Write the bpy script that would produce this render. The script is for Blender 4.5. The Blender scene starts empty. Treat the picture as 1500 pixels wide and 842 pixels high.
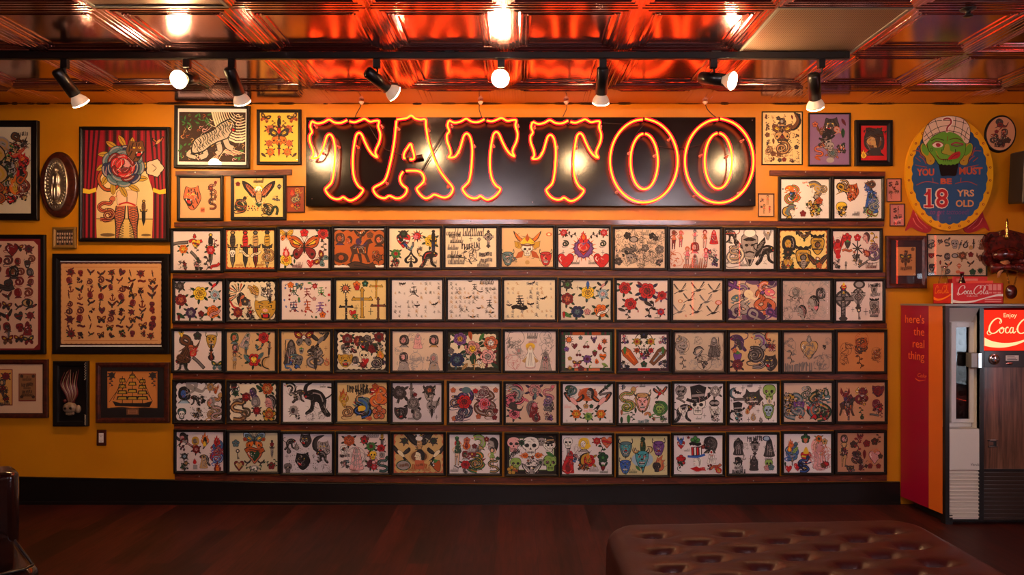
import bpy, math, random
from mathutils import Vector, Matrix
PI = math.pi
sc = bpy.context.scene
COL = sc.collection
F, CX, CY, DC, HC = 1000.0, 756.0, 438.0, 4.878, 1.463   # lens in px, vanishing point, camera to wall, eye height
ROOM_H = 2.858

def W(px, py, y=0.0):
    """point on the plane Y=y (wall is Y=0) that the lens sees at a photo pixel"""
    D = DC + y
    return ((px - CX) / F * D, y, HC + (CY - py) / F * D)

# ---------------------------------------------------------------- colours
def lin(c):
    return tuple((v / 12.92 if v <= .04045 else ((v + .055) / 1.055) ** 2.4) for v in c)
def rgb(r, g, b): return lin((r / 255, g / 255, b / 255))
PAL = {
 'k': rgb(22,18,20), 'K': rgb(60,52,52), 'e': rgb(120,112,112), 'E': rgb(170,160,158), 'w': rgb(250,246,240),
 'r': rgb(205,25,30), 'R': rgb(130,20,25), 'o': rgb(235,120,25), 'O': rgb(190,85,25), 'y': rgb(245,205,50),
 'Y': rgb(205,160,50), 'g': rgb(70,140,65), 'G': rgb(30,75,45), 'b': rgb(50,100,190), 'B': rgb(30,45,95),
 't': rgb(70,170,185), 'T': rgb(90,125,135), 'p': rgb(235,120,140), 'P': rgb(245,185,185), 'v': rgb(120,70,150),
 'V': rgb(70,40,90), 'n': rgb(115,70,40), 'N': rgb(70,42,28), 's': rgb(238,200,165), 'c': rgb(250,235,200),
 'a': rgb(205,160,100), 'm': rgb(110,25,45), 'l': rgb(150,190,90), 'q': rgb(170,200,220), 'd': rgb(215,150,150),
 'u': rgb(210,110,70),
}

# ---------------------------------------------------------------- materials
def nmat(name):
    m = bpy.data.materials.new(name); m.use_nodes = True
    nt = m.node_tree; return m, nt, nt.nodes['Principled BSDF'], nt.nodes['Material Output']
def mat(name, col, rough=.5, metal=0., bump=0., scale=60., coat=0., emit=None, es=0., spec=.5, var=0.):
    m, nt, b, out = nmat(name)
    b.inputs['Base Color'].default_value = (*col, 1); b.inputs['Roughness'].default_value = rough
    b.inputs['Metallic'].default_value = metal; b.inputs['Coat Weight'].default_value = coat
    b.inputs['Specular IOR Level'].default_value = spec
    b.inputs['Coat Roughness'].default_value = .08
    if emit: b.inputs['Emission Color'].default_value = (*emit, 1); b.inputs['Emission Strength'].default_value = es
    if bump or var:
        tc = nt.nodes.new('ShaderNodeTexCoord'); n = nt.nodes.new('ShaderNodeTexNoise')
        n.inputs['Scale'].default_value = scale; n.inputs['Detail'].default_value = 4
        nt.links.new(tc.outputs['Object'], n.inputs['Vector'])
        if bump:
            bm = nt.nodes.new('ShaderNodeBump'); bm.inputs['Strength'].default_value = bump; bm.inputs['Distance'].default_value = .004
            nt.links.new(n.outputs['Fac'], bm.inputs['Height']); nt.links.new(bm.outputs['Normal'], b.inputs['Normal'])
        if var:
            r = nt.nodes.new('ShaderNodeValToRGB')
            r.color_ramp.elements[0].position = .35; r.color_ramp.elements[1].position = .68
            r.color_ramp.elements[0].color = (*[c * (1 - var) for c in col], 1)
            r.color_ramp.elements[1].color = (*[min(1, c * (1 + var * .6)) for c in col], 1)
            nt.links.new(n.outputs['Fac'], r.inputs['Fac']); nt.links.new(r.outputs['Color'], b.inputs['Base Color'])
    return m
def emis(name, col, s):
    m, nt, b, out = nmat(name); nt.nodes.remove(b)
    e = nt.nodes.new('ShaderNodeEmission'); e.inputs['Color'].default_value = (*col, 1); e.inputs['Strength'].default_value = s
    nt.links.new(e.outputs[0], out.inputs['Surface']); return m
def wood(name, c1, c2, rough=.4, stretch=(1, 12, 12), scale=3., coat=0., bump=.15):
    m, nt, b, out = nmat(name)
    tc = nt.nodes.new('ShaderNodeTexCoord'); mp = nt.nodes.new('ShaderNodeMapping'); n = nt.nodes.new('ShaderNodeTexNoise')
    mp.inputs['Scale'].default_value = stretch
    n.inputs['Scale'].default_value = scale; n.inputs['Detail'].default_value = 6; n.inputs['Distortion'].default_value = .6
    r = nt.nodes.new('ShaderNodeValToRGB'); r.color_ramp.elements[0].position = .35; r.color_ramp.elements[1].position = .65
    r.color_ramp.elements[0].color = (*c1, 1); r.color_ramp.elements[1].color = (*c2, 1)
    bm = nt.nodes.new('ShaderNodeBump'); bm.inputs['Strength'].default_value = bump; bm.inputs['Distance'].default_value = .003
    L = nt.links
    L.new(tc.outputs['Object'], mp.inputs['Vector']); L.new(mp.outputs[0], n.inputs['Vector']); L.new(n.outputs['Fac'], r.inputs['Fac'])
    L.new(r.outputs[0], b.inputs['Base Color']); L.new(n.outputs['Fac'], bm.inputs['Height']); L.new(bm.outputs[0], b.inputs['Normal'])
    b.inputs['Roughness'].default_value = rough; b.inputs['Coat Weight'].default_value = coat; b.inputs['Coat Roughness'].default_value = .1
    return m
def glass(name, tint=(1, 1, 1), rough=.0, k=1.6):
    m, nt, b, out = nmat(name); nt.nodes.remove(b)
    t = nt.nodes.new('ShaderNodeBsdfTransparent'); g = nt.nodes.new('ShaderNodeBsdfGlossy'); f = nt.nodes.new('ShaderNodeFresnel')
    mu = nt.nodes.new('ShaderNodeMath'); mu.operation = 'MULTIPLY'; mu.inputs[1].default_value = k; mu.use_clamp = True
    mx = nt.nodes.new('ShaderNodeMixShader'); f.inputs['IOR'].default_value = 1.48
    ge = nt.nodes.new('ShaderNodeNewGeometry'); io = nt.nodes.new('ShaderNodeMapRange'); io.inputs['To Min'].default_value = 1.48; io.inputs['To Max'].default_value = 1 / 1.48
    nt.links.new(ge.outputs['Backfacing'], io.inputs['Value']); nt.links.new(io.outputs[0], f.inputs['IOR'])   # the same reflectance from both sides of a thin pane
    t.inputs['Color'].default_value = (*tint, 1); g.inputs['Roughness'].default_value = rough
    L = nt.links; L.new(f.outputs[0], mu.inputs[0]); L.new(mu.outputs[0], mx.inputs[0])
    L.new(t.outputs[0], mx.inputs[1]); L.new(g.outputs[0], mx.inputs[2]); L.new(mx.outputs[0], out.inputs['Surface'])
    return m
def inkmat(name, rough=.6, coat=0., metal=0.):
    m, nt, b, out = nmat(name)
    a = nt.nodes.new('ShaderNodeAttribute'); a.attribute_name = 'Col'
    nt.links.new(a.outputs['Color'], b.inputs['Base Color']); b.inputs['Roughness'].default_value = rough
    b.inputs['Coat Weight'].default_value = coat; b.inputs['Metallic'].default_value = metal
    return m

M = {}
M['ink'] = inkmat('printed_paper', .65)
M['enamel'] = inkmat('painted_enamel', .35, .3)
M['glass'] = glass('picture_glass', k=1.25)
M['black_frame'] = mat('black_frame', rgb(15,10,9), .42, bump=.05, scale=200, spec=.35)
M['red_frame'] = wood('mahogany_frame', rgb(50,18,12), rgb(84,34,20), .35, (6, 6, 6), 6., .3)
M['brown_frame'] = wood('walnut_frame', rgb(70,38,22), rgb(110,62,34), .35, (5, 5, 5), 6., .3)
M['gold_frame'] = mat('bamboo_gold', rgb(150,110,50), .4, .3, .3, 150)
M['rail'] = wood('stained_rail', rgb(64,24,12), rgb(114,48,25), .42, (3, 20, 20), 4., .25)
M['steel'] = mat('screw_steel', rgb(170,165,155), .3, 1.)
M['black_metal'] = mat('black_metal', rgb(16,15,15), .35, .0, coat=.3)
M['black_plastic'] = mat('black_plastic', rgb(20,20,22), .4)
M['chrome'] = mat('chrome', rgb(220,220,220), .15, 1.)
M['white_metal'] = mat('white_enamel', rgb(225,220,212), .35, coat=.2)
M['grey_metal'] = mat('grey_metal', rgb(150,148,142), .4, .6)
M['cable'] = mat('cable', rgb(20,14,12), .5)
M['ceramic'] = mat('ceramic', rgb(230,220,205), .3)

# ---------------------------------------------------------------- mesh builder
class MB:
    def __init__(s): s.v = []; s.f = []; s.fm = []; s.fc = []; s.sm = []
    def add(s, vs, fs, m=0, c=(1, 1, 1), smooth=False):
        n = len(s.v); s.v += [tuple(v) for v in vs]
        for f in fs: s.f.append([n + i for i in f]); s.fm.append(m); s.fc.append(c); s.sm.append(smooth)
    def box(s, x0, x1, y0, y1, z0, z1, m=0, c=(1, 1, 1), bev=0.):
        if x0 > x1: x0, x1 = x1, x0
        if y0 > y1: y0, y1 = y1, y0
        if z0 > z1: z0, z1 = z1, z0
        b = min(bev, (x1 - x0) / 2.01, (y1 - y0) / 2.01, (z1 - z0) / 2.01)
        if b <= 0:
            vs = [(x, y, z) for z in (z0, z1) for y in (y0, y1) for x in (x0, x1)]
            s.add(vs, [(0, 2, 3, 1), (4, 5, 7, 6), (0, 1, 5, 4), (2, 6, 7, 3), (0, 4, 6, 2), (1, 3, 7, 5)], m, c); return
        # chamfered box: 24 verts
        vs = []; idx = {}
        X = (x0, x1); Y = (y0, y1); Z = (z0, z1); sg = (1, -1)
        for i in (0, 1):
            for j in (0, 1):
                for k in (0, 1):
                    ax, ay, az = X[i] + sg[i] * b, Y[j] + sg[j] * b, Z[k] + sg[k] * b
                    idx[i, j, k, 'x'] = len(vs); vs.append((X[i], ay, az))
                    idx[i, j, k, 'y'] = len(vs); vs.append((ax, Y[j], az))
                    idx[i, j, k, 'z'] = len(vs); vs.append((ax, ay, Z[k]))
        fs = []
        g = lambda *a: idx[a]
        for i in (0, 1):
            q = [g(i, 0, 0, 'x'), g(i, 1, 0, 'x'), g(i, 1, 1, 'x'), g(i, 0, 1, 'x')]; fs.append(q if i else q[::-1])
            q = [g(0, i, 0, 'y'), g(0, i, 1, 'y'), g(1, i, 1, 'y'), g(1, i, 0, 'y')]; fs.append(q if i else q[::-1])
            q = [g(0, 0, i, 'z'), g(1, 0, i, 'z'), g(1, 1, i, 'z'), g(0, 1, i, 'z')]; fs.append(q if i else q[::-1])
        for i in (0, 1):
            for j in (0, 1):
                q = [g(i, j, 0, 'x'), g(i, j, 1, 'x'), g(i, j, 1, 'y'), g(i, j, 0, 'y')]; fs.append(q if (i ^ j) else q[::-1])
                q = [g(i, 0, j, 'x'), g(i, 1, j, 'x'), g(i, 1, j, 'z'), g(i, 0, j, 'z')]; fs.append(q[::-1] if (i ^ j) else q)
                q = [g(0, i, j, 'y'), g(1, i, j, 'y'), g(1, i, j, 'z'), g(0, i, j, 'z')]; fs.append(q if (i ^ j) else q[::-1])
                for k in (0, 1):
                    q = [g(i, j, k, 'x'), g(i, j, k, 'y'), g(i, j, k, 'z')]; fs.append(q if (i ^ j ^ k) else q[::-1])
        s.add(vs, fs, m, c)
    def tube(s, pts, r, n=8, m=0, c=(1, 1, 1), closed=False, cap=True):
        pts = [Vector(p) for p in pts]; N = len(pts)
        rs = r if isinstance(r, (list, tuple)) else [r] * N
        vs = []; up = None
        for i, p in enumerate(pts):
            a = pts[(i - 1) % N] if (closed or i > 0) else p; b = pts[(i + 1) % N] if (closed or i < N - 1) else p
            t = (b - a).normalized() if (b - a).length > 1e-9 else Vector((0, 0, 1))
            if up is None: up = Vector((0, 1, 0)) if abs(t.y) < .9 else Vector((1, 0, 0))
            x = (up - t * up.dot(t))
            x = x.normalized() if x.length > 1e-6 else Vector((1, 0, 0)); up = x; y = t.cross(x)
            for k in range(n):
                an = 2 * PI * k / n; vs.append(p + (x * math.cos(an) + y * math.sin(an)) * rs[i])
        fs = []
        for i in range(N if closed else N - 1):
            j = (i + 1) % N
            for k in range(n):
                l = (k + 1) % n; fs.append((i * n + k, i * n + l, j * n + l, j * n + k))
        if not closed and cap: fs += [tuple(range(n))[::-1], tuple((N - 1) * n + k for k in range(n))]
        s.add(vs, fs, m, c, True)
    def lathe(s, base, axis, prof, n=24, m=0, c=(1, 1, 1), cap=True):
        """prof: (radius, distance along axis)"""
        base = Vector(base); t = Vector(axis).normalized()
        u = Vector((0, 0, 1)) if abs(t.z) < .9 else Vector((1, 0, 0)); x = (u - t * u.dot(t)).normalized(); y = t.cross(x)
        vs = [base + t * h + (x * math.cos(2 * PI * k / n) + y * math.sin(2 * PI * k / n)) * r for r, h in prof for k in range(n)]
        fs = []
        for i in range(len(prof) - 1):
            for k in range(n):
                l = (k + 1) % n; fs.append((i * n + k, i * n + l, (i + 1) * n + l, (i + 1) * n + k))
        if cap:
            if prof[0][0] > 1e-5: fs.append(tuple(range(n))[::-1])
            if prof[-1][0] > 1e-5: fs.append(tuple((len(prof) - 1) * n + k for k in range(n)))
        s.add(vs, fs, m, c, True)
    def rects(s, w, h, prof, m=0, c=(1, 1, 1), fill=False):
        """mitred frame: concentric rectangles w x h centred on the origin in XZ; prof (inset, y)"""
        vs = []
        for ins, y in prof:
            a, b = w / 2 - ins, h / 2 - ins; vs += [(-a, y, -b), (a, y, -b), (a, y, b), (-a, y, b)]
        fs = []
        for i in range(len(prof) - 1):
            for k in range(4):
                l = (k + 1) % 4; fs.append((i * 4 + k, i * 4 + l, (i + 1) * 4 + l, (i + 1) * 4 + k))
        if fill: n = (len(prof) - 1) * 4; fs.append((n, n + 1, n + 2, n + 3))
        s.add(vs, fs, m, c)
    def prism(s, pts, y0, y1, m=0, c=(1, 1, 1), smooth=False):
        """outline pts (x,z) extruded from y0 (front, camera side, smaller) to y1"""
        n = len(pts); vs = [(x, y0, z) for x, z in pts] + [(x, y1, z) for x, z in pts]
        s.add(vs, [tuple(range(n)), tuple(range(n, 2 * n))[::-1]], m, c)
        s.add(vs, [(i, i + n, (i + 1) % n + n, (i + 1) % n) for i in range(n)], m, c)
    def build(s, name, mats, parent=None, loc=None, normals=True):
        me = bpy.data.meshes.new(name); me.from_pydata(s.v, [], s.f)
        mats = mats if isinstance(mats, (list, tuple)) else [mats]
        for m in mats: me.materials.append(M[m] if isinstance(m, str) else m)
        me.polygons.foreach_set('material_index', s.fm)
        me.polygons.foreach_set('use_smooth', s.sm)
        at = me.color_attributes.new('Col', 'FLOAT_COLOR', 'CORNER')
        buf = []
        for f, c in zip(s.f, s.fc): buf += [c[0], c[1], c[2], 1.0] * len(f)
        at.data.foreach_set('color', buf)
        me.update()
        o = bpy.data.objects.new(name, me); COL.objects.link(o)
        if parent: o.parent = parent
        if loc: o.location = loc
        return o

def tag(o, label=None, cat=None, group=None, kind=None):
    if label: o['label'] = label
    if cat: o['category'] = cat
    if group: o['group'] = group
    if kind: o['kind'] = kind
    return o
def thing(name, label, cat, loc=(0, 0, 0), group=None):
    o = bpy.data.objects.new(name, None); COL.objects.link(o); o.location = loc; o.empty_display_size = .05
    return tag(o, label, cat, group)

def crom(P, n=6, closed=True):
    out = []; N = len(P)
    rng = range(N) if closed else range(N - 1)
    for i in rng:
        if closed: p0, p1, p2, p3 = P[i - 1], P[i], P[(i + 1) % N], P[(i + 2) % N]
        else: p0, p1, p2, p3 = P[max(i - 1, 0)], P[i], P[i + 1], P[min(i + 2, N - 1)]
        for k in range(n):
            t = k / n; t2 = t * t; t3 = t2 * t
            out.append(tuple(.5 * (2 * b + (c - a) * t + (2 * a - 5 * b + 4 * c - d) * t2 + (3 * b - a - 3 * c + d) * t3) for a, b, c, d in zip(p0, p1, p2, p3)))
    if not closed: out.append(tuple(P[-1]))
    return out

_font = {}
def text_tris(txt, size=1., bold=0.0, shear=0.):
    """flat triangles of a text in the built-in typeface: (verts 2D, faces), centred on its width"""
    cu = bpy.data.curves.new('t', 'FONT'); cu.body = txt; cu.size = size; cu.align_x = 'LEFT'; cu.offset = bold; cu.shear = shear
    cu.resolution_u = 3
    o = bpy.data.objects.new('t', cu); COL.objects.link(o)
    me = bpy.data.meshes.new_from_object(o.evaluated_get(bpy.context.evaluated_depsgraph_get()))
    vs = [(v.co.x, v.co.y) for v in me.vertices]; fs = [tuple(p.vertices) for p in me.polygons]
    bpy.data.objects.remove(o); bpy.data.curves.remove(cu); bpy.data.meshes.remove(me)
    return vs, fs

# ---------------------------------------------------------------- drawing on paper
class Art:
    """flat inks on a sheet: u 0..100 across, v 0..H down; later strokes lie over earlier ones"""
    def __init__(s, w, h, H=None):
        s.w, s.h = w, h; s.H = H if H else 100 * h / w; s.items = []; s.rnd = random.Random(int(w * 1e5))
    def P(s, u, v): return ((u / 100 - .5) * s.w, (.5 - v / s.H) * s.h)
    def poly(s, pts, c): s.items.append(([s.P(*p) for p in pts], None, PAL[c] if isinstance(c, str) else c))
    def raw(s, vs, fs, c): s.items.append(([s.P(*p) for p in vs], fs, PAL[c] if isinstance(c, str) else c))
    def bake(s, mb, y=0., step=None, m=0):
        n = max(1, len(s.items)); st = step or min(.00003, .0035 / n)
        a, b = s.w / 2, s.h / 2
        for i, (pts, fs, c) in enumerate(s.items):
            yy = y - (i + 1) * st
            pts = [(min(a, max(-a, p[0])), min(b, max(-b, p[1]))) for p in pts]
            mb.add([(p[0], yy, p[1]) for p in pts], fs if fs else [tuple(range(len(pts)))], m, c)
    def rect(s, u0, v0, u1, v1, c): s.poly([(u0, v0), (u1, v0), (u1, v1), (u0, v1)], c)

class Pen:
    """a motif's own frame: unit square around (x,y), y up, size r, turned by a degrees"""
    def __init__(s, art, x, y, r, a=0, flip=False):
        s.a, s.x, s.y, s.r = art, x, y, r; s.c, s.s = math.cos(math.radians(a)), math.sin(math.radians(a)); s.fl = -1 if flip else 1; s.rnd = art.rnd
    def T(s, p):
        x, y = p[0] * s.fl, p[1]
        return (s.x + s.r * (x * s.c - y * s.s), s.y - s.r * (x * s.s + y * s.c))
    def poly(s, pts, c, sm=0): s.a.poly([s.T(p) for p in (crom(pts, sm) if sm else pts)], c)
    def out(s, pts, c, k='k', g=1.12, sm=3):
        q = crom(pts, sm); cx = sum(p[0] for p in q) / len(q); cy = sum(p[1] for p in q) / len(q)
        d = (g - 1) * (.6 if s.r > 8 else .8)
        o = [(p[0] + d * (1 if p[0] > cx else -1) * min(1, abs(p[0] - cx) * 4), p[1] + d * (1 if p[1] > cy else -1) * min(1, abs(p[1] - cy) * 4)) for p in q]
        s.poly(o, k); s.poly(q, c)
    def ell(s, x, y, rx, ry, c, n=12, a=0):
        ca, sa = math.cos(math.radians(a)), math.sin(math.radians(a))
        s.poly([(x + rx * math.cos(t) * ca - ry * math.sin(t) * sa, y + rx * math.cos(t) * sa + ry * math.sin(t) * ca) for t in (2 * PI * k / n for k in range(n))], c)
    def lobe(s, x, y, r, k, amp, c, ph=0, n=4, sy=1):
        N = k * n
        s.poly([(x + r * (1 + amp * math.cos(k * t)) * math.cos(t + ph), y + sy * r * (1 + amp * math.cos(k * t)) * math.sin(t + ph)) for t in (2 * PI * i / N for i in range(N))], c)
    def line(s, pts, w, c, sm=0, closed=False, taper=False):
        p = crom(pts, sm, closed) if sm else list(pts)
        if closed: p = p + [p[0]]
        L, R = [], []
        N = len(p)
        for i in range(N):
            a = p[max(0, i - 1)]; b = p[min(N - 1, i + 1)]
            dx, dy = b[0] - a[0], b[1] - a[1]; l = math.hypot(dx, dy) or 1
            ww = w / 2 * ((math.sin(PI * (i + .3) / (N - .4)) if taper == 2 else 1 - .85 * i / (N - 1)) if taper else 1)
            L.append((p[i][0] - dy / l * ww, p[i][1] + dx / l * ww)); R.append((p[i][0] + dy / l * ww, p[i][1] - dx / l * ww))
        vs = [s.T(q) for q in L + R]
        s.a.raw(vs, [(i, i + 1, N + i + 1, N + i) for i in range(N - 1)], c)
    def text(s, t, size, c, x=0, y=0, bold=0., shear=0., fit=None):
        vs, fs = text_tris(t, size, bold, shear)
        if not vs: return
        x0, x1 = min(v[0] for v in vs), max(v[0] for v in vs); k = fit / (x1 - x0) if fit else 1
        s.a.raw([s.T((x + (v[0] - (x0 + x1) / 2) * k, y + v[1])) for v in vs], fs, c)
# ---------------------------------------------------------------- tattoo motifs (p: pen, c: colour letters)
def m_leaf(p, c):
    p.out([(0, 1), (.35, .3), (.25, -.4), (0, -1), (-.25, -.4), (-.35, .3)], c[0], 'k', 1.08, 2); p.line([(0, .8), (0, -.9)], .07, 'k')
def m_rose(p, c):
    c = (c + c)[:2] + (c[2] if len(c) > 2 else 'G'); r0 = p.rnd.uniform(0, 360)
    for a in (35, 150, 200, 262, 320):
        q = Pen(p.a, *p.T((.98 * math.cos(math.radians(a)), .98 * math.sin(math.radians(a)))), p.r * .42, a - 90)
        q.poly([(0, 1.05), (.3, .6), (.42, .1), (.25, -.7), (-.25, -.7), (-.42, .1), (-.3, .6)], 'k'); q.poly([(0, .85), (.2, .5), (.28, .1), (.1, -.6), (-.1, -.6), (-.28, .1), (-.2, .5)], c[2]); q.line([(0, .7), (0, -.5)], .1, 'k')
    for n, R, z, k0 in ((6, .6, .4, 0), (5, .34, .34, 40), (3, .14, .24, 10)):
        for i in range(n):
            t = math.radians(r0 + k0 + i * 360 / n); x, y = R * math.cos(t), R * math.sin(t); d = math.degrees(t) - 90
            p.ell(x, y, z, z * .8, 'k', 8, d); p.ell(x * 1.02, y * 1.02, z * .86, z * .66, c[0] if n > 3 else c[1], 8, d)
            if n > 3: p.ell(x * .86, y * .86, z * .55, z * .36, c[1] if n == 5 else ('k' if i % 3 == 0 else c[0]), 7, d); p.line([(x * .72 - z * .5 * math.sin(t), y * .72 + z * .5 * math.cos(t)), (x * 1.0, y * 1.0), (x * .72 + z * .5 * math.sin(t), y * .72 - z * .5 * math.cos(t))], .045, 'k', 2)
    p.line([(-.1, .05), (0, .12), (.1, 0), (-.02, -.08)], .07, 'k', 2)
def m_flower(p, c):
    c = (c + c)[:2]
    for i in range(5):
        t = i * 2 * PI / 5 + .3; p.ell(.55 * math.cos(t), .55 * math.sin(t), .46, .46, 'k', 8); p.ell(.55 * math.cos(t), .55 * math.sin(t), .36, .36, c[0], 8)
    p.ell(0, 0, .25, .25, c[1], 8)
HEART = [(0, .55), (.3, .9), (.75, .85), (.95, .4), (.7, -.15), (.3, -.6), (0, -1), (-.3, -.6), (-.7, -.15), (-.95, .4), (-.75, .85), (-.3, .9)]
def m_heart(p, c):
    p.out(HEART, c[0], 'k', 1.1)
    if len(c) > 1: p.poly([(-.9, .1), (.7, -.25), (.9, .1), (-.75, .5)], 'k'); p.poly([(-.85, .15), (.7, -.16), (.84, .08), (-.72, .42)], c[1])
    else: p.line([(-.6, .6), (-.75, .3), (-.5, 0)], .1, 'w', 2)
def m_sacred(p, c):
    for k in range(18):
        t = k * PI / 9; p.poly([(.75 * math.cos(t - .1), .75 * math.sin(t - .1)), (1.2 * math.cos(t), 1.2 * math.sin(t)), (.75 * math.cos(t + .1), .75 * math.sin(t + .1))], c[1])
    p.lobe(0, 0, .85, 12, .06, 'V'); p.lobe(0, -.02, .74, 12, .08, c[2] if len(c) > 2 else 'v')
    q = Pen(p.a, *p.T((0, -.05)), p.r * .55); m_heart(q, c[0]); q.line([(-.6, .1), (0, -.3), (.6, .1)], .2, c[1], 2); q.line([(-.5, -.25), (0, -.55), (.5, -.25)], .14, 'k', 2)
    p.poly([(-.3, .5), (-.42, .95), (-.2, .85), (-.1, 1.3), (.05, .95), (.25, 1.2), (.3, .8), (.42, .9), (.3, .5)], 'r'); p.line([(0, .55), (0, 1.05)], .08, 'k'); p.line([(-.15, .85), (.15, .85)], .07, 'k')
def m_skull(p, c):
    f = c[0] if c else 'w'
    p.out([(0, 1), (.6, .85), (.85, .35), (.75, -.1), (.45, -.35), (.42, -.9), (0, -1), (-.42, -.9), (-.45, -.35), (-.75, -.1), (-.85, .35), (-.6, .85)], f, 'k', 1.1)
    for sx in (-1, 1): p.ell(.37 * sx, .12, .24, .22, 'k', 8)
    if len(c) > 1:
        for sx in (-1, 1): p.ell(.37 * sx, .12, .1, .1, c[1], 6)
    p.poly([(0, -.05), (.13, -.33), (-.13, -.33)], 'k'); p.line([(-.36, -.58), (.36, -.58)], .07, 'k')
    for k in (-.24, -.08, .08, .24): p.line([(k, -.42), (k, -.8)], .05, 'k')
def m_dagger(p, c):
    c = (c + c + c)[:3]
    p.poly([(-.15, .1), (.15, .1), (.13, -.6), (0, -1.02), (-.13, -.6)], 'k'); p.poly([(-.09, .1), (.09, .1), (.07, -.6), (0, -.9), (-.07, -.6)], c[1]); p.line([(0, .1), (0, -.7)], .04, 'k')
    p.poly([(-.3, .32), (-.25, .08), (.25, .08), (.3, .32), (.15, .22), (-.15, .22)], 'k'); p.line([(-.23, .18), (.23, .18)], .07, c[2])
    p.out([(-.09, .2), (-.14, .5), (-.08, .78), (.08, .78), (.14, .5), (.09, .2)], c[0], 'k', 1.05, 2); p.ell(0, .9, .14, .12, 'k', 8); p.ell(0, .9, .08, .07, c[2], 6)
    for z in (.35, .5, .65): p.line([(-.11, z), (.11, z + .05)], .04, 'k')
def m_bfly(p, c):
    c = (c + c)[:2]
    for sx in (-1, 1):
        q = Pen(p.a, p.x, p.y, p.r); q.c, q.s, q.fl = p.c, p.s, sx
        q.out([(.05, .1), (.3, .55), (.75, .85), (1.1, .75), (1, .25), (.6, -.02)], c[0], 'k', 1.09); q.out([(.05, -.05), (.6, -.1), (.85, -.45), (.6, -.85), (.3, -.6)], c[1], 'k', 1.09)
        q.poly([(.3, .3), (.7, .6), (.85, .45), (.6, .2)], 'y' if c[0] != 'y' else 'o', 2); q.line([(.15, .15), (.95, .65)], .07, 'k'); q.line([(.15, .1), (.9, .3)], .07, 'k'); q.ell(.6, -.5, .13, .13, 'k', 7); q.line([(.03, .35), (.15, .7), (.3, .85)], .04, 'k', 2)
    p.ell(0, 0, .1, .48, 'k', 8)
def m_moth(p, c): m_bfly(p, c); p.ell(0, .1, .2, .22, 'w', 8); p.ell(-.08, .12, .06, .07, 'k', 5); p.ell(.08, .12, .06, .07, 'k', 5)
def m_cross(p, c):
    c = (c + c)[:2]
    for w, k in ((.22, 'k'), (.15, c[0])):
        p.line([(0, 1), (0, -1)], w, k); p.line([(-.62, .3), (.62, .3)], w, k)
        for q in ((0, 1), (0, -1), (-.62, .3), (.62, .3)): p.lobe(q[0], q[1], w * .75, 3, .3, k, 1.57)
    p.ell(0, .3, .14, .14, c[1], 8)
def m_celtic(p, c):
    p.ell(0, .25, .55, .55, 'K', 16); p.ell(0, .25, .4, .4, 'E', 14)
    for w, k in ((.32, 'k'), (.2, c[0])): p.line([(0, .95), (0, -1)], w, k); p.line([(-.7, .25), (.7, .25)], w, k)
    for z in (-.9, -.7, -.5, -.3, 0, .5, .75): p.line([(-.1, z), (.1, z + .08)], .05, 'k')
    p.ell(0, .25, .15, .15, 'k', 8); p.lobe(0, -1, .25, 4, .2, 'K'); p.lobe(0, .95, .2, 4, .2, 'K')
def m_swal(p, c):
    c = (c + c)[:2]
    p.poly([(-.1, 0), (-.9, .75), (-1.1, .35), (-.55, -.1)], 'k', 2); p.poly([(.1, .05), (.7, .95), (1.05, .8), (.5, -.05)], 'k', 2)
    p.poly([(-.2, .05), (-.82, .6), (-.85, .35), (-.5, .02)], c[0]); p.poly([(.2, .1), (.72, .8), (.85, .7), (.45, .05)], c[0])
    p.out([(-.45, -.5), (-.15, .15), (.2, .4), (.42, .3), (.25, -.05), (-.1, -.35)], c[1], 'k', 1.06); p.poly([(-.35, -.35), (-.95, -.95), (-.55, -.75), (-.5, -1.05), (-.15, -.45)], 'k')
def m_eagle(p, c):
    c = (c + c + c)[:3]
    for sx in (-1, 1):
        q = Pen(p.a, p.x, p.y, p.r); q.c, q.s, q.fl = p.c, p.s, sx
        q.poly([(.1, -.2), (.3, .35), (.75, .8), (1.25, 1), (1.15, .5), (.85, .1), (.5, -.3)], 'k', 2); q.poly([(.2, -.1), (.4, .35), (.8, .7), (1.1, .85), (1, .5), (.75, .15), (.45, -.15)], c[0], 2)
        for k in range(4): q.line([(.3 + k * .2, -.15 + k * .22), (.6 + k * .15, .55 + k * .1)], .06, 'k')
    p.ell(0, .35, .3, .3, c[2], 12); p.out([(0, .45), (.2, .1), (.22, -.4), (0, -.8), (-.22, -.4), (-.2, .1)], c[1], 'k', 1.08); p.ell(0, .4, .15, .15, 'w', 8); p.poly([(.1, .45), (.3, .35), (.08, .3)], 'y'); p.poly([(-.3, -.75), (.3, -.75), (0, -1.05)], 'G')
def m_snake(p, c):
    c = (c + c)[:2]
    S = [(-.5, -.9), (.2, -.95), (.6, -.65), (.3, -.3), (-.4, -.15), (-.6, .2), (-.2, .5), (.35, .45), (.5, .8)]
    p.line(S, .36, 'k', 4, taper=False); p.line(S, .24, c[0], 4); p.line(S, .09, c[1], 4)
    p.out([(.3, .8), (.5, 1.1), (.75, .95), (.7, .7)], c[0], 'k', 1.07); p.line([(.7, .98), (.95, 1.15)], .05, 'r')
def m_coil(p, c):
    c = (c + c)[:2]
    S = [(-.2, .9), (.5, .8), (.85, .2), (.5, -.4), (-.2, -.5), (-.6, -.1), (-.4, .35), (.1, .4), (.3, .05), (0, -.12)]
    p.line(S, .42, 'k', 4); p.line(S, .3, c[0], 4); p.line(S, .1, c[1], 4); p.line([(-.2, -.5), (-.9, -.7), (-.6, -1.05), (.3, -.95), (.8, -.8)], .18, c[0], 4, taper=True); p.ell(-.32, .92, .25, .18, 'k', 8); p.ell(-.32, .92, .16, .1, c[1], 6)
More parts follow.
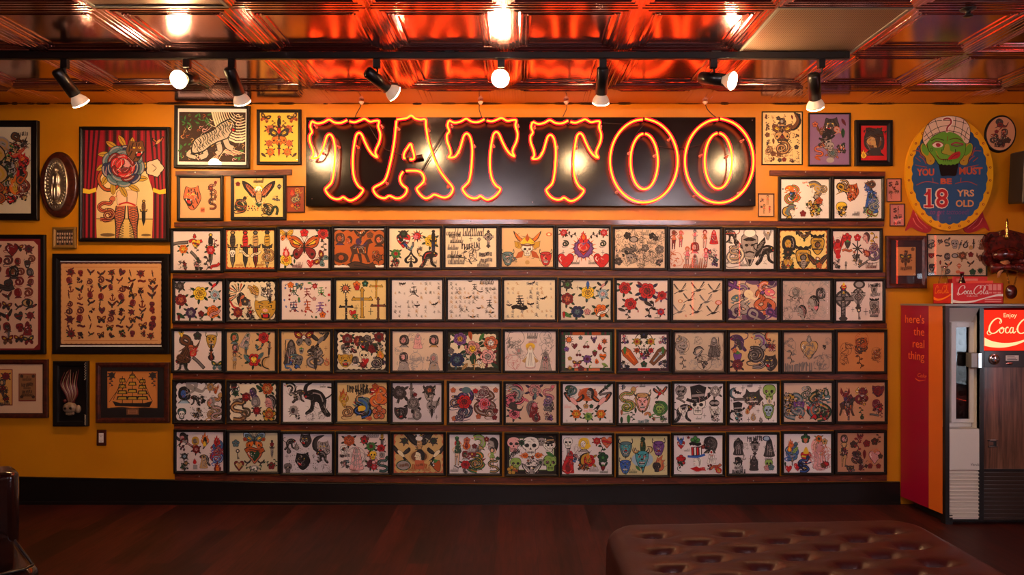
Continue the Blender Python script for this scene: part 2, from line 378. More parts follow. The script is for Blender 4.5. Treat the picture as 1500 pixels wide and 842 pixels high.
def m_cat(p, c):
    k = c[0] if c else 'k'
    p.poly([(-.5, .9), (-.15, .95), (.35, .75), (.65, .2), (.6, -.3), (.95, -.75), (.7, -.95), (.3, -.55), (.1, 0), (-.15, .05), (-.25, -.5), (-.75, -.8), (-.8, -.6), (-.5, -.35), (-.45, .2), (-.8, .3), (-.95, .6), (-.75, .8)], k, 2)
    p.line([(.55, .3), (1, .6), (1.05, 1), (.7, 1.1)], .1, k, 3); p.line([(-.3, .7), (.2, .6), (.4, .1)], .08, c[1] if len(c) > 1 else 'E', 2); p.line([(-.85, .45), (-.7, .45)], .12, 'r'); p.ell(-.6, .66, .06, .06, 'y', 5)
    p.line([(.45, -.1), (.7, -.65)], .05, c[1] if len(c) > 1 else 'E')
def m_tiger(p, c):
    c = (c + c)[:2]
    p.out([(-.6, .9), (-.2, .8), (.3, .85), (.55, 1), (.65, .6), (.85, 0), (.55, -.6), (.1, -1), (-.3, -.85), (-.6, -.3), (-.85, 0), (-.75, .4)], c[0], 'k', 1.08)
    for q in (((.2, .75), (.4, .2)), ((.5, .5), (.6, -.1)), ((-.1, .75), (-.1, .4)), ((.3, 0), (.55, -.5)), ((0, -.6), (.2, -.9)), ((-.35, .7), (-.3, .45))): p.line(q, .1, 'k')
    p.ell(-.4, .28, .14, .09, 'y', 7); p.ell(-.38, .28, .06, .07, 'k', 5); p.ell(.12, .28, .12, .08, 'y', 7)
    p.poly([(-.75, -.05), (-.2, -.1), (.05, -.4), (-.2, -.75), (-.5, -.6), (-.75, -.25)], 'k', 2); p.poly([(-.6, -.2), (-.2, -.22), (-.1, -.5), (-.4, -.5)], 'r'); p.poly([(-.65, -.08), (-.58, -.3), (-.5, -.08)], 'w'); p.poly([(-.2, -.12), (-.13, -.32), (-.06, -.14)], 'w'); p.poly([(-.7, .05), (-.45, .1), (-.5, -.05)], c[1])
def m_face(p, c):
    c = (c + c)[:2]     # growling animal face seen from the front
    p.out([(-.9, .85), (-.5, .75), (0, .85), (.5, .75), (.9, .85), (.95, .2), (.6, -.5), (0, -.9), (-.6, -.5), (-.95, .2)], c[0], 'k', 1.07)
    for sx in (-1, 1):
        q = Pen(p.a, p.x, p.y, p.r); q.c, q.s, q.fl = p.c, p.s, sx
        q.poly([(.15, .3), (.6, .5), (.55, .2)], 'k'); q.ell(.42, .32, .09, .07, 'y', 6); q.line([(.25, .6), (.7, .7)], .07, 'k'); q.line([(.6, .05), (.85, .1)], .06, 'k')
    p.ell(0, 0, .25, .15, c[1], 8); p.poly([(-.45, -.25), (.45, -.25), (.35, -.7), (-.35, -.7)], 'k'); p.poly([(-.25, -.35), (.25, -.35), (.2, -.62), (-.2, -.62)], 'r')
    for k in (-.38, .32): p.poly([(k, -.25), (k + .06, -.42), (k + .12, -.25)], 'w')
def m_oni(p, c):
    c = (c + c)[:2]
    for sx in (-1, 1):
        q = Pen(p.a, p.x, p.y, p.r); q.c, q.s, q.fl = p.c, p.s, sx
        q.poly([(.25, .6), (.55, .75), (.75, 1.25), (.85, .75), (.6, .4)], 'k', 2); q.poly([(.4, .62), (.58, .75), (.74, 1.08), (.75, .72)], 'c')
    p.out([(0, .8), (.5, .7), (.7, .25), (.55, -.3), (.3, -.85), (0, -1), (-.3, -.85), (-.55, -.3), (-.7, .25), (-.5, .7)], c[0], 'k', 1.09)
    for sx in (-1, 1): p.ell(.28 * sx, .2, .15, .1, c[1], 7); p.ell(.28 * sx, .2, .06, .07, 'k', 5); p.line([(.1 * sx, .3), (.55 * sx, .52)], .09, 'k')
    p.ell(0, -.1, .15, .12, 'k', 6); p.poly([(-.4, -.35), (.4, -.35), (.25, -.68), (-.25, -.68)], 'k'); p.line([(-.3, -.42), (.3, -.42)], .09, 'w'); p.line([(-.22, -.62), (.22, -.62)], .07, 'w'); p.poly([(-.12, -.9), (0, -1.25), (.12, -.9)], 'k')
def m_lady(p, c):
    c = (c + c + c)[:3]  # hair, garment, skin
    s = c[2] if c[2] != c[1] else 's'
    p.poly([(-.2, .1), (.22, .1), (.16, -.4), (.12, -.98), (.02, -.98), (.0, -.35), (-.06, -.4), (-.1, -.98), (-.2, -.98), (-.2, -.4)], 'k'); p.poly([(-.15, .1), (.17, .1), (.11, -.4), (.09, -.92), (.04, -.92), (.0, -.2), (-.1, -.4), (-.13, -.92), (-.17, -.92), (-.15, -.4)], s)
    p.out([(-.15, .5), (.15, .5), (.14, .3), (.24, .02), (-.22, .02), (-.12, .3)], c[1], 'k', 1.05, 2); p.line([(-.15, .48), (-.38, .25), (-.2, .1)], .09, s, 2); p.line([(.15, .48), (.36, .6), (.2, .85)], .09, s, 2)
    p.ell(0, .75, .24, .27, c[0], 9); p.ell(0, .7, .13, .17, s, 8)
def m_bust(p, c):
    c = (c + c + c)[:3]
    p.poly([(0, 1), (.55, .8), (.75, .2), (.7, -.4), (.45, -.6), (-.5, -.55), (-.75, 0), (-.6, .75)], c[0], 2); p.poly([(-.8, -1), (-.4, -.6), (.35, -.6), (.75, -1)], 'k'); p.poly([(-.65, -1), (-.35, -.68), (.3, -.68), (.6, -1)], c[1])
    p.ell(-.1, .1, .38, .5, 'k', 10); p.ell(-.1, .1, .34, .46, c[2], 10)
    for sx in (-.25, .05): p.line([(sx - .08, .18), (sx + .08, .18)], .06, 'k')
    p.line([(-.2, -.15), (-.02, -.15)], .07, 'r'); p.line([(-.1, .1), (-.14, -.02)], .04, 'k'); p.line([(.3, .7), (.5, .2), (.4, -.3)], .06, 'E', 2)
def m_prof(p, c):
    c = (c + c + c)[:3]
    p.poly([(.1, 1), (.6, .8), (.85, .2), (.7, -.5), (.4, -.95), (-.1, -.6), (-.05, .1), (-.35, .6)], c[0], 2)
    p.out([(-.3, .6), (-.42, .2), (-.55, .0), (-.38, -.1), (-.42, -.35), (-.25, -.5), (.05, -.5), (.1, -.95), (.5, -.95), (.35, -.2), (.2, .4)], c[1], 'k', 1.04); p.line([(-.35, .2), (-.2, .2)], .06, 'k'); p.line([(-.4, -.2), (-.25, -.2)], .07, 'r')
    p.line([(.2, .7), (.6, .3), (.5, -.4)], .06, c[2], 2); p.line([(0, .8), (.4, .2), (.35, -.5)], .06, c[2], 2)
def m_robe(p, c):
    c = (c + c + c)[:3]
    p.out([(0, 1), (.25, .7), (.35, .2), (.5, -.5), (.55, -1), (-.55, -1), (-.5, -.5), (-.35, .2), (-.25, .7)], c[0], 'k', 1.05)
    p.out([(0, .88), (.15, .68), (.1, .5), (-.1, .5), (-.15, .68)], c[1], 'k', 1.03, 2)
    for k in (-.25, 0, .25): p.line([(k * .5, .3), (k, -.9)], .06, c[2])
    p.line([(-.25, .3), (.05, .1), (.25, .3)], .08, c[1], 2)
def m_reaper(p, c): p.line([(-.55, -1), (-.45, 1)], .07, 'k'); p.line([(-.5, 1), (.1, .98), (.5, .7)], .09, 'E', 3, taper=True); m_robe(p, (c or 'ew') + 'k')
def m_madonna(p, c):
    c = (c + c)[:2]
    for k in range(16):
        t = k * PI / 8; p.line([(.2 * math.cos(t), .7 + .2 * math.sin(t)), (.36 * math.cos(t), .7 + .36 * math.sin(t))], .05, c[1])
    p.out([(0, .9), (.2, .6), (.25, .2), (.65, -.4), (.4, -.5), (.35, -1), (-.35, -1), (-.4, -.5), (-.65, -.4), (-.25, .2), (-.2, .6)], c[0], 'E', 1.04); p.poly([(.3, 0), (.7, -.45), (.45, -.6)], c[1]); p.poly([(-.3, 0), (-.7, -.45), (-.45, -.6)], c[1]); p.ell(0, .68, .12, .15, 's', 8)
    for k in (-.15, 0, .15): p.line([(k * .5, .3), (k, -.9)], .04, 'E')
def m_dragon(p, c):
    c = (c + c + c)[:3]
    S = [(.1, -1), (-.6, -.8), (-.8, -.3), (-.3, .05), (.4, 0), (.7, -.35), (.3, -.6), (-.1, -.35), (.1, .25), (.6, .55), (.2, .95), (-.35, .75)]
    for k in range(10):
        t = k * .63 + .2; p.poly([(.7 * math.cos(t - .16), .8 * math.sin(t - .16)), (1.1 * math.cos(t + .15), 1.15 * math.sin(t + .15)), (.7 * math.cos(t + .16), .8 * math.sin(t + .16))], c[1])
    p.line(S, .44, 'k', 4); p.line(S, .32, c[0], 4); p.line(S, .12, c[2], 4)
    p.out([(-.1, 1), (-.5, 1.05), (-.9, .75), (-.75, .5), (-.3, .45), (0, .7)], c[1], 'k', 1.06, 2); p.ell(-.4, .8, .09, .09, 'y', 6); p.line([(-.8, .6), (-.5, .58)], .08, 'w'); p.line([(-.2, 1), (.1, 1.3)], .09, c[2], taper=True)
def m_pencil(p, c):
    k = c[0] if c else 'e'; r = p.rnd
    for i in range(11):
        a, b = r.uniform(-.8, .8), r.uniform(-.9, .9); q = [(a + r.uniform(-.45, .45), b + r.uniform(-.45, .45)) for _ in range(4)]
        p.line(q, r.uniform(.05, .11), k, 3, taper=2)
    p.line([(.9 * math.cos(t) * r.uniform(.8, 1), math.sin(t) * r.uniform(.8, 1)) for t in (i * .7 for i in range(9))], .05, k, 3, True)
def m_ink(p, c):
    """a dense little flash drawing: dark outline shapes filled from the palette"""
    r = p.rnd
    for i in range(9):
        x, y, q = r.uniform(-.65, .65), r.uniform(-.75, .75), r.uniform(.2, .42)
        p.lobe(x, y, q, r.choice((3, 4, 5)), .28, 'k', r.uniform(0, 6)); p.lobe(x, y, q * .7, r.choice((3, 4, 5)), .25, c[i % len(c)], r.uniform(0, 6))
        if i % 2: p.line([(x - q * .5, y), (x + q * .4, y + q * .3)], .06, 'k')
    for i in range(4):
        t = r.uniform(0, 6.28); p.line([(.5 * math.cos(t), .5 * math.sin(t)), (.9 * math.cos(t + .3), .9 * math.sin(t + .3)), (1.1 * math.cos(t), 1.1 * math.sin(t))], .12, 'k', 2, taper=True)
def m_flame(p, c):
    c = (c + c)[:2]
    p.out([(0, -1), (.55, -.6), (.6, -.1), (.35, .2), (.45, .6), (.1, .4), (0, 1.05), (-.3, .45), (-.5, .65), (-.45, .1), (-.65, -.2), (-.5, -.7)], c[0], 'k', 1.06); p.poly([(0, -.85), (.3, -.5), (.2, 0), (0, .4), (-.25, 0), (-.3, -.5)], c[1], 2)
def m_anchor(p, c):
    for w, k in ((.3, 'k'), (.17, c[0])): p.line([(0, .7), (0, -.85)], w, k); p.line([(-.75, -.25), (-.5, -.8), (0, -.95), (.5, -.8), (.75, -.25)], w, k, 3); p.line([(-.4, .4), (.4, .4)], w, k)
    p.ell(0, .82, .2, .2, 'k', 8); p.ell(0, .82, .09, .09, 'c', 6)
def m_banner(p, c):
    p.line([(-1, -.1), (-.5, .12), (0, 0), (.5, -.12), (1, .1)], .52, 'k', 3); p.line([(-.95, -.1), (-.5, .12), (0, 0), (.5, -.12), (.95, .1)], .38, c[0], 3); p.line([(-.6, .08), (0, 0), (.6, -.08)], .08, 'k', 3)
def m_kanji(p, c):
    r = p.rnd; k = c[0] if c else 'k'
    n = r.choice((2, 3, 3))
    for i in range(n): z = .75 - i * 1.4 / max(1, n); p.line([(-.75 + r.uniform(0, .4), z), (.75 - r.uniform(0, .4), z + .07)], .15, k)
    p.line([(r.uniform(-.15, .15), .95), (r.uniform(-.1, .1), -.5)], .15, k)
    p.line([(-.05, .1), (-.4, -.6), (-.85, -.85)], .15, k, 2, taper=True); p.line([(.05, .1), (.4, -.55), (.9, -.9)], .17, k, 2)
    if r.random() < .6: p.line([(-.55, .5), (-.55, -.2), (.5, -.2), (.55, .5)], .12, k)
    if r.random() < .5: p.line([(-.3, -.45), (.4, -.5)], .13, k)
def m_script(p, c):
    r = p.rnd; k = c[0] if c else 'e'; pts = []; x = -1.
    while x < 1: h = r.choice((.3, .3, .8)); pts += [(x, -.25), (x + .1, h), (x + .03, .0)]; x += .17
    p.line(pts, .075, k, 2)
def m_bold(p, c):
    r = p.rnd; k = c[0] if c else 'k'; x = -1.
    while x < .95:
        w = .22; z = .12 * math.sin(x * 3)
        p.line([(x, z + .35), (x, z - .35)], .11, k); p.line([(x, z + r.choice((.3, 0, -.3))), (x + w * .7, z + r.choice((.3, 0, -.3)))], .1, k)
        if r.random() < .6: p.line([(x + w * .7, z + .35), (x + w * .7, z - .3)], .08, k)
        x += w * 1.25
def m_bat(p, c):
    p.poly([(0, .2), (.3, .45), (.6, .35), (1, .6), (.95, 0), (.7, .1), (.5, -.2), (.25, -.05), (0, -.4), (-.25, -.05), (-.5, -.2), (-.7, .1), (-.95, 0), (-1, .6), (-.6, .35), (-.3, .45)], c[0] if c else 'k')
def m_crane(p, c):
    k = c[0] if c else 'K'
    p.line([(-1, .9), (-.5, .3), (-.1, -.1)], .2, k, 3, taper=True); p.line([(.75, 1), (.35, .4), (0, -.1)], .2, k, 3, taper=True)
    for d in (0, .15, .3): p.line([(-.9 + d, .6 - d), (-.4, 0), (0, -.2)], .05, k, 2); p.line([(.8 - d, .7 - d), (.3, .1)], .05, k, 2)
    p.ell(0, -.15, .42, .17, k, 9, 15); p.line([(.3, -.1), (.7, .05), (.95, -.1)], .1, k, 2, taper=True); p.line([(-.3, -.2), (-1, -.55)], .1, k)
def m_star(p, c): p.poly([((1 if i % 2 == 0 else .42) * math.sin(i * PI / 5), (1 if i % 2 == 0 else .42) * math.cos(i * PI / 5)) for i in range(10)], c[0])
def m_spark(p, c): k = c[0] if c else 'k'; p.line([(0, 1), (0, -1)], .3, k, taper=2); p.line([(-.7, 0), (.7, 0)], .3, k, taper=2)
def m_dot(p, c): p.ell(0, 0, 1, 1, c[0], 7)
def m_sun(p, c):
    c = (c + c)[:2]
    for k in range(12):
        t = k * PI / 6; p.poly([(.55 * math.cos(t - .25), .55 * math.sin(t - .25)), (1.1 * math.cos(t + .1), 1.1 * math.sin(t + .1)), (.55 * math.cos(t + .25), .55 * math.sin(t + .25))], 'k' if k % 2 else c[0])
    p.ell(0, 0, .62, .62, 'k', 12); p.ell(0, 0, .52, .52, c[1], 12)
    for sx in (-.2, .2): p.ell(sx, .1, .08, .08, 'k', 5)
    p.line([(-.2, -.2), (0, -.3), (.2, -.2)], .07, 'k', 2)
def m_spade(p, c):
    p.poly([(0, 1), (.3, .5), (.8, .05), (.75, -.4), (.35, -.55), (.1, -.35), (.25, -.95), (-.25, -.95), (-.1, -.35), (-.35, -.55), (-.75, -.4), (-.8, .05), (-.3, .5)], 'k', 2)
    p.poly([(0, .6), (.2, .3), (.5, -.05), (.4, -.3), (0, -.2), (-.4, -.3), (-.5, -.05), (-.2, .3)], 'c', 2); p.line([(0, .4), (0, -.3)], .14, 'k'); p.line([(-.3, -.1), (0, .1), (.3, -.1)], .1, 'k', 2)
def m_koi(p, c):
    c = (c + c + c)[:3]
    S = [(-.75, .7), (-.1, .85), (.45, .45), (.45, -.15), (.1, -.5)]
    p.line(S, .78, 'k', 4, taper=False); p.line(S, .62, c[0], 4); p.line(S, .2, c[1], 4)
    p.poly([(-.1, -.3), (.3, -.4), (.75, -1), (.3, -.85), (0, -1.1), (-.3, -.8)], 'k'); p.poly([(0, -.4), (.25, -.45), (.55, -.85), (.2, -.75), (0, -.95), (-.15, -.7)], c[2]); p.poly([(.6, .5), (1.1, .6), (.85, .1)], c[2]); p.ell(-.65, .78, .12, .12, 'y', 7); p.ell(-.65, .78, .05, .05, 'k', 5); p.line([(-1.05, .7), (-.8, .55)], .1, 'r')
def m_urn(p, c):
    p.poly([(-.35, -1), (.35, -1), (.12, -.8), (.1, -.4), (-.1, -.4), (-.12, -.8)], 'k'); p.poly([(-.3, -.95), (.3, -.95), (.07, -.78), (.06, -.4), (-.06, -.4), (-.07, -.78)], 'y'); p.line([(-.5, -.35), (0, -.5), (.5, -.35)], .12, 'B', 3)
    q = Pen(p.a, *p.T((0, .05)), p.r * .5); m_heart(q, 'ry'); p.poly([(-.25, .4), (-.15, .8), (0, 1), (.15, .8), (.25, .4)], 'y', 2)
def m_cherry(p, c):
    for sx in (-1, 1): p.ell(.4 * sx, -.4, .42, .42, 'k', 9); p.ell(.4 * sx, -.4, .33, .33, c[0], 9); p.line([(.4 * sx, 0), (0, .9)], .09, 'G')
    p.poly([(0, .9), (.5, 1.05), (.4, .7)], 'g')
def m_berry(p, c): p.out([(0, .6), (.6, .5), (.55, -.1), (0, -1), (-.55, -.1), (-.6, .5)], c[0], 'k', 1.1); p.poly([(-.5, .6), (0, .35), (.5, .6), (0, 1)], 'g')
def m_gem(p, c): p.out([(0, 1), (.8, .2), (0, -1), (-.8, .2)], c[0], 'k', 1.1, 1); p.line([(-.6, .2), (.6, .2)], .1, 'w')
def m_moon(p, c): p.line([(.2, .9), (-.6, .5), (-.7, -.4), (.2, -.95)], .5, 'k', 4, taper=2); p.line([(.1, .8), (-.55, .45), (-.6, -.35), (.1, -.8)], .3, c[0], 4, taper=2)
def m_hat(p, c):
    c = (c + c)[:2]   # skull wearing a top hat
    q = Pen(p.a, *p.T((-.05, -.4)), p.r * .62); m_skull(q, c[0])
    p.line([(-.85, .05), (-.2, -.12), (.5, .12), (.8, .4)], .22, 'k', 3); p.poly([(-.5, .05), (-.6, .95), (.05, 1.1), (.55, .9), (.4, .15), (0, 0)], 'k'); p.poly([(-.48, .2), (-.46, .38), (.42, .45), (.4, .28)], c[1])
def m_stripehat(p, c):
    q = Pen(p.a, *p.T((0, -.35)), p.r * .6); m_prof(q, 'wwk')
    p.poly([(-.45, .1), (-.5, 1), (.45, 1.1), (.5, .2)], 'k')
    for i in range(4): x = -.42 + i * .23; p.poly([(x, .3), (x - .03, .95), (x + .12, 1), (x + .13, .33)], 'r' if i % 2 == 0 else 'w')
    p.line([(-.8, .2), (0, .15), (.75, .35)], .2, 'b', 3); p.poly([(-.6, -.9), (0, -.7), (.5, -1), (0, -1.15)], 'r')
def m_coffin(p, c): p.out([(-.25, 1), (.25, 1), (.45, .45), (.25, -1), (-.25, -1), (-.45, .45)], c[0], 'k', 1.08, 1); p.line([(0, .7), (0, -.7)], .12, c[-1]); p.line([(-.2, .35), (.2, .35)], .1, c[-1])
def m_wolf(p, c):
    c = (c + c)[:2]
    p.poly([(-.6, 1.05), (-.3, .75), (.3, .75), (.65, 1.05), (.7, .5), (1.05, .1), (.8, -.1), (.7, -.5), (.3, -.45), (0, -.7), (-.4, -1.1), (-.55, -.8), (-.35, -.45), (-.8, -.2), (-.7, .1), (-1, .3), (-.7, .6)], c[0])
    for k in range(4): p.line([(-.4 + k * .3, .6), (-.3 + k * .3, .1)], .07, c[1])
    p.ell(-.25, .2, .1, .06, 'y', 6); p.ell(.25, .25, .1, .06, 'y', 6); p.poly([(-.4, -.5), (-.05, -.5), (-.25, -1)], 'O'); p.line([(-.5, -.15), (.5, -.1)], .08, 'w')
def m_crest(p, c):
    c = (c + c)[:2]
    m_bat(Pen(p.a, *p.T((0, .75)), p.r * .75), 'k'); p.out([(-.6, .6), (0, .7), (.6, .6), (.65, 0), (.4, -.6), (0, -1), (-.4, -.6), (-.65, 0)], c[0], 'k', 1.12); p.ell(0, .0, .34, .34, 'k', 9); p.ell(0, 0, .22, .22, c[1], 8); p.line([(-.6, -.45), (.6, -.45)], .16, 'k'); p.line([(-.45, .4), (.45, .4)], .1, 'k')
def m_key(p, c): p.line([(0, .3), (0, -1)], .16, 'K'); p.ell(0, .6, .4, .4, 'K', 9); p.ell(0, .6, .2, .2, 'c', 7); p.line([(0, -.9), (.35, -.9)], .14, 'K'); p.line([(0, -.6), (.3, -.6)], .14, 'K')
def m_chief(p, c):
    for i in range(11):
        t = 1.1 + i * .27; p.poly([(.25 * math.cos(t - .1), .2 + .25 * math.sin(t - .1)), (1.1 * math.cos(t - .08), .1 + 1. * math.sin(t - .08)), (1.2 * math.cos(t + .06), .1 + 1.1 * math.sin(t + .06)), (.25 * math.cos(t + .1), .2 + .25 * math.sin(t + .1))], ('k', 'O', 'G', 'a')[i % 4])
    m_prof(Pen(p.a, *p.T((.3, -.25)), p.r * .62, 0, True), 'kuk'); p.line([(-.8, -.4), (-.5, -.9), (-.1, -1)], .16, 'r', 3)
def m_samurai(p, c):
    for sx in (-1, 1):
        q = Pen(p.a, p.x, p.y, p.r); q.c, q.s, q.fl = p.c, p.s, sx
        q.poly([(.1, .35), (.45, .6), (.95, 1.1), (.75, .55), (.4, .25)], 'k', 2); q.poly([(.15, .35), (.45, .55), (.85, .98), (.68, .55), (.38, .3)], 'o', 2)
        q.out([(.3, .2), (.85, .35), (.8, -.05), (.5, -.2)], 'Y', 'k', 1.04, 1); q.out([(.25, -.3), (.6, -.45), (.8, -.85), (.35, -.75)], 'O', 'k', 1.04, 1)
    p.out([(-.45, .15), (-.3, .5), (0, .65), (.3, .5), (.45, .15)], 'y', 'k', 1.04); p.poly([(0, .9), (.15, .5), (0, .3), (-.15, .5)], 'O'); m_skull(Pen(p.a, *p.T((0, -.25)), p.r * .42), 'w'); p.line([(-.45, .12), (0, .05), (.45, .12)], .12, 'n', 3)
def m_wing(p, c):
    for sx in (-1, 1):
        q = Pen(p.a, p.x, p.y, p.r); q.c, q.s, q.fl = p.c, p.s, sx
        q.poly([(.2, -.3), (.5, .2), (1, .75), (1.05, .35), (.8, 0), (.75, -.25), (.45, -.6)], 'k')
        for k in range(4): q.line([(.35 + k * .1, -.3 + k * .2), (.75 + k * .07, .1 + k * .12)], .07, 'e')
    p.out([(-.5, .7), (0, .95), (.5, .7), (.4, -.2), (.15, -.9), (0, -1.1), (-.15, -.9), (-.4, -.2)], c[0], 'k', 1.07); p.poly([(-.45, .55), (0, .75), (.45, .55), (.2, .45), (-.2, .45)], 'k')
    for sx in (-1, 1): p.ell(.2 * sx, .2, .13, .1, 'k', 7)
    p.line([(-.3, -.3), (0, -.2), (.3, -.3)], .1, 'k', 2); p.poly([(-.12, -.7), (.12, -.7), (0, -1.15)], 'k')
def m_vine(p, c):
    p.line([(-.2, 1), (.1, .5), (-.15, 0), (.15, -.5), (-.1, -1)], .12, 'k', 3)
    for i, z in enumerate((.75, .25, -.25, -.75)): s = 1 if i % 2 else -1; p.poly([(0, z), (.35 * s, z + .3), (.6 * s, z + .05), (.3 * s, z - .1)], c[0])
def m_shoe(p, c): p.line([(-.9, .4), (-.2, .1), (.8, -.5)], .4, 'K', 2); p.line([(-.8, .4), (-.2, .12), (.7, -.45)], .22, 'e', 2)
def m_bird(p, c):
    c = (c + c)[:2]    # parrot, wings raised
    p.poly([(-.1, -.2), (-.75, 1), (-.9, .2), (-.5, -.4)], c[0]); p.poly([(.05, -.2), (.5, 1), (.65, .3), (.35, -.3)], c[0]); p.out([(-.2, .2), (.2, .2), (.3, -.4), (0, -1), (-.35, -.5)], c[0], 'k', 1.06); p.line([(-.65, .75), (-.4, -.2)], .06, 'k'); p.line([(.45, .7), (.25, -.2)], .06, 'k'); p.ell(0, .3, .22, .2, c[1], 8)
def m_horse(p, c):
    p.poly([(-.9, .3), (-.5, .55), (.1, .45), (.45, .9), (.75, 1), (.95, .65), (.65, .55), (.55, .2), (.5, -.3), (.75, -.95), (.5, -.95), (.25, -.35), (0, -.2), (.1, -.95), (-.1, -.95), (-.3, -.25), (-.55, -.3), (-.75, -.95), (-.95, -.9), (-.75, -.2)], 'N'); p.line([(-.6, .4), (0, .3), (.5, .7)], .12, 'V', 2); p.ell(-.2, .75, .25, .3, 'V', 8); p.line([(-.3, .2), (-.2, -.2)], .08, 'o'); p.line([(.3, .3), (.35, -.2)], .08, 'o')
def m_ship(p, c):
    p.poly([(-1, -.55), (-.85, -.8), (.85, -.85), (1, -.55), (.6, -.65), (-.6, -.65)], 'k')
    for x, h in ((-.5, .65), (0, .9), (.5, .6)):
        p.line([(x, -.65), (x, h)], .035, 'k')
        for i in range(4): z = -.5 + i * (h + .5) / 4; w = .3 - i * .045; p.poly([(x - w, z), (x + w, z), (x + w * .8, z + .19), (x - w * .8, z + .19)], 'k'); p.poly([(x - w * .8, z + .03), (x + w * .7, z + .03), (x + w * .6, z + .14), (x - w * .6, z + .14)], 'Y')
    for x0, z0, x1, z1 in ((-.95, -.5, -.5, .55), (-1.15, -.6, -.5, .3), (0, .85, -.5, 0), (.5, .55, .95, -.5), (.5, .2, 1, -.55), (0, .85, .5, .2)): p.line([(x0, z0), (x1, z1)], .025, 'k')
    p.line([(-1.1, -.9), (-.5, -.86), (0, -.92), (.6, -.88), (1.1, -.92)], .05, 'N', 2)
def m_tigerfull(p, c):
    p.out([(-1.5, -.9), (-1.3, -.3), (-.7, .1), (-.1, .45), (.4, .75), (.9, .9), (1.2, .6), (1, .25), (.7, .1), (.8, -.2), (1.1, -.5), (.8, -.6), (.4, -.15), (0, -.25), (-.35, -.6), (-.1, -.95), (-.6, -1), (-.9, -.7)], 'w', 'k', 1.05)
    for i in range(12): x = -1.2 + i * .17; z = -.5 + i * .09; p.line([(x, z + .22), (x + .08, z), (x, z - .22)], .05, 'k', 2)
    p.poly([(1, .5), (1.25, .3), (.95, .2)], 'R'); p.ell(.85, .62, .07, .05, 'k', 6); p.line([(.7, .85), (.9, .7)], .06, 'k'); p.line([(.9, -.3), (1.1, -.45)], .05, 'k')
def m_wave(p, c):
    for i in range(5): p.line([(-1 + i * .1, -.8 + i * .25), (-.3, -.2 + i * .22), (.3, -.5 + i * .25), (1, -.1 + i * .2)], .1, c[i % len(c)], 3)
def m_box(p, c): p.poly([(-1, -1), (1, -1), (1, 1), (-1, 1)], c[0])
def m_ell(p, c): p.ell(0, 0, 1, .7, c[0], 16)
def m_smoke(p, c):
    S = [(-1, -.6), (-.3, -.2), (0, .4), (-.5, .7), (-.7, .3), (-.1, .0), (.6, -.2), (1, .5)]
    p.line(S, .5, c[0], 4, taper=2); p.line(S, .22, c[-1], 4, taper=2)

DETAIL = dict(dragon=1, coil=1, snake=.8, robe=.9, lady=.35, bust=.8, prof=.8, face=1, tiger=1, skull=.6, ink=1.2, koi=1, bfly=.9, crest=1, wing=1, samurai=1, eagle=1, hat=.8, wolf=1.3, flame=.8, reaper=.7, sacred=.6, oni=1, chief=1, bird=.9, horse=1, cat=.7, moth=.8, dagger=.25, heart=.5, celtic=1, cross=.3)
def engrave(p, n, c):
    """the fine pen hatching and highlights inside a motif"""
    R = p.rnd; k = DETAIL[n]; N = int(min(26, 7 + p.r) * k); w = min(.07, .5 / p.r); sx = .28 if n in ('dagger', 'lady', 'cross', 'celtic') else .62
    for i in range(N):
        x, y = R.gauss(0, .42) * sx * 1.4, R.gauss(0, .45)
        if abs(x) > .8 or abs(y) > .85: continue
        t = math.atan2(y, x) + R.uniform(.9, 2.2); l = R.uniform(.12, .3) * (.6 if sx < .5 else 1); q = R.uniform(-.12, .12)
        lo = n in ('cat', 'wolf') or i % 3 == 0
        p.line([(x - l * math.cos(t), y - l * math.sin(t)), (x - q * math.sin(t), y + q * math.cos(t)), (x + l * math.cos(t), y + l * math.sin(t))], w * R.uniform(.8, 1.6), R.choice('EecP') if lo and n != 'cat' else ('e' if n == 'cat' else R.choice('kkK' + (c[-1] if c and c[-1] in PAL else 'k'))), 2, taper=2)
def draw(art, spec, grow=1.):
    for it in spec.split(';'):
        it = it.split()
        if not it: continue
        n = it[0]; v = it[1].split(','); c = it[2] if len(it) > 2 else ''
        if not c and n not in ('spade', 'samurai', 'cat', 'swal', 'shoe', 'key', 'urn', 'bat', 'spark', 'chief', 'stripehat', 'skull', 'tigerfull', 'ship'): c = 'ke'
        fl = n.endswith('~'); n = n.rstrip('~')
        x, y, r = float(v[0]), float(v[1]), float(v[2]); r *= grow if 3 < r < 21 else 1; a = float(v[3]) if len(v) > 3 else 0
        globals()['m_' + n](Pen(art, x, y, r, a, fl), c)
        if r >= 7 and n in DETAIL: engrave(Pen(art, x, y, r, a, fl), n, c)
def scatter(seed, names, cols, nx, ny, u0, v0, u1, v1, r, jit=.25, skip=0., big=()):
    R = random.Random(seed); out = []
    for j in range(ny):
        for i in range(nx):
            if R.random() < skip: continue
            x = u0 + (u1 - u0) * (i + .5 + R.uniform(-jit, jit)) / nx; y = v0 + (v1 - v0) * (j + .5 + R.uniform(-jit, jit)) / ny
            if any(abs(x - b[0]) < b[2] and abs(y - b[1]) < b[2] for b in big): continue
            out.append('%s %.1f,%.1f,%.1f,%d %s' % (R.choice(names), x, y, r * R.uniform(.8, 1.15), R.uniform(-25, 25), R.choice(cols)))
    return ';'.join(out)
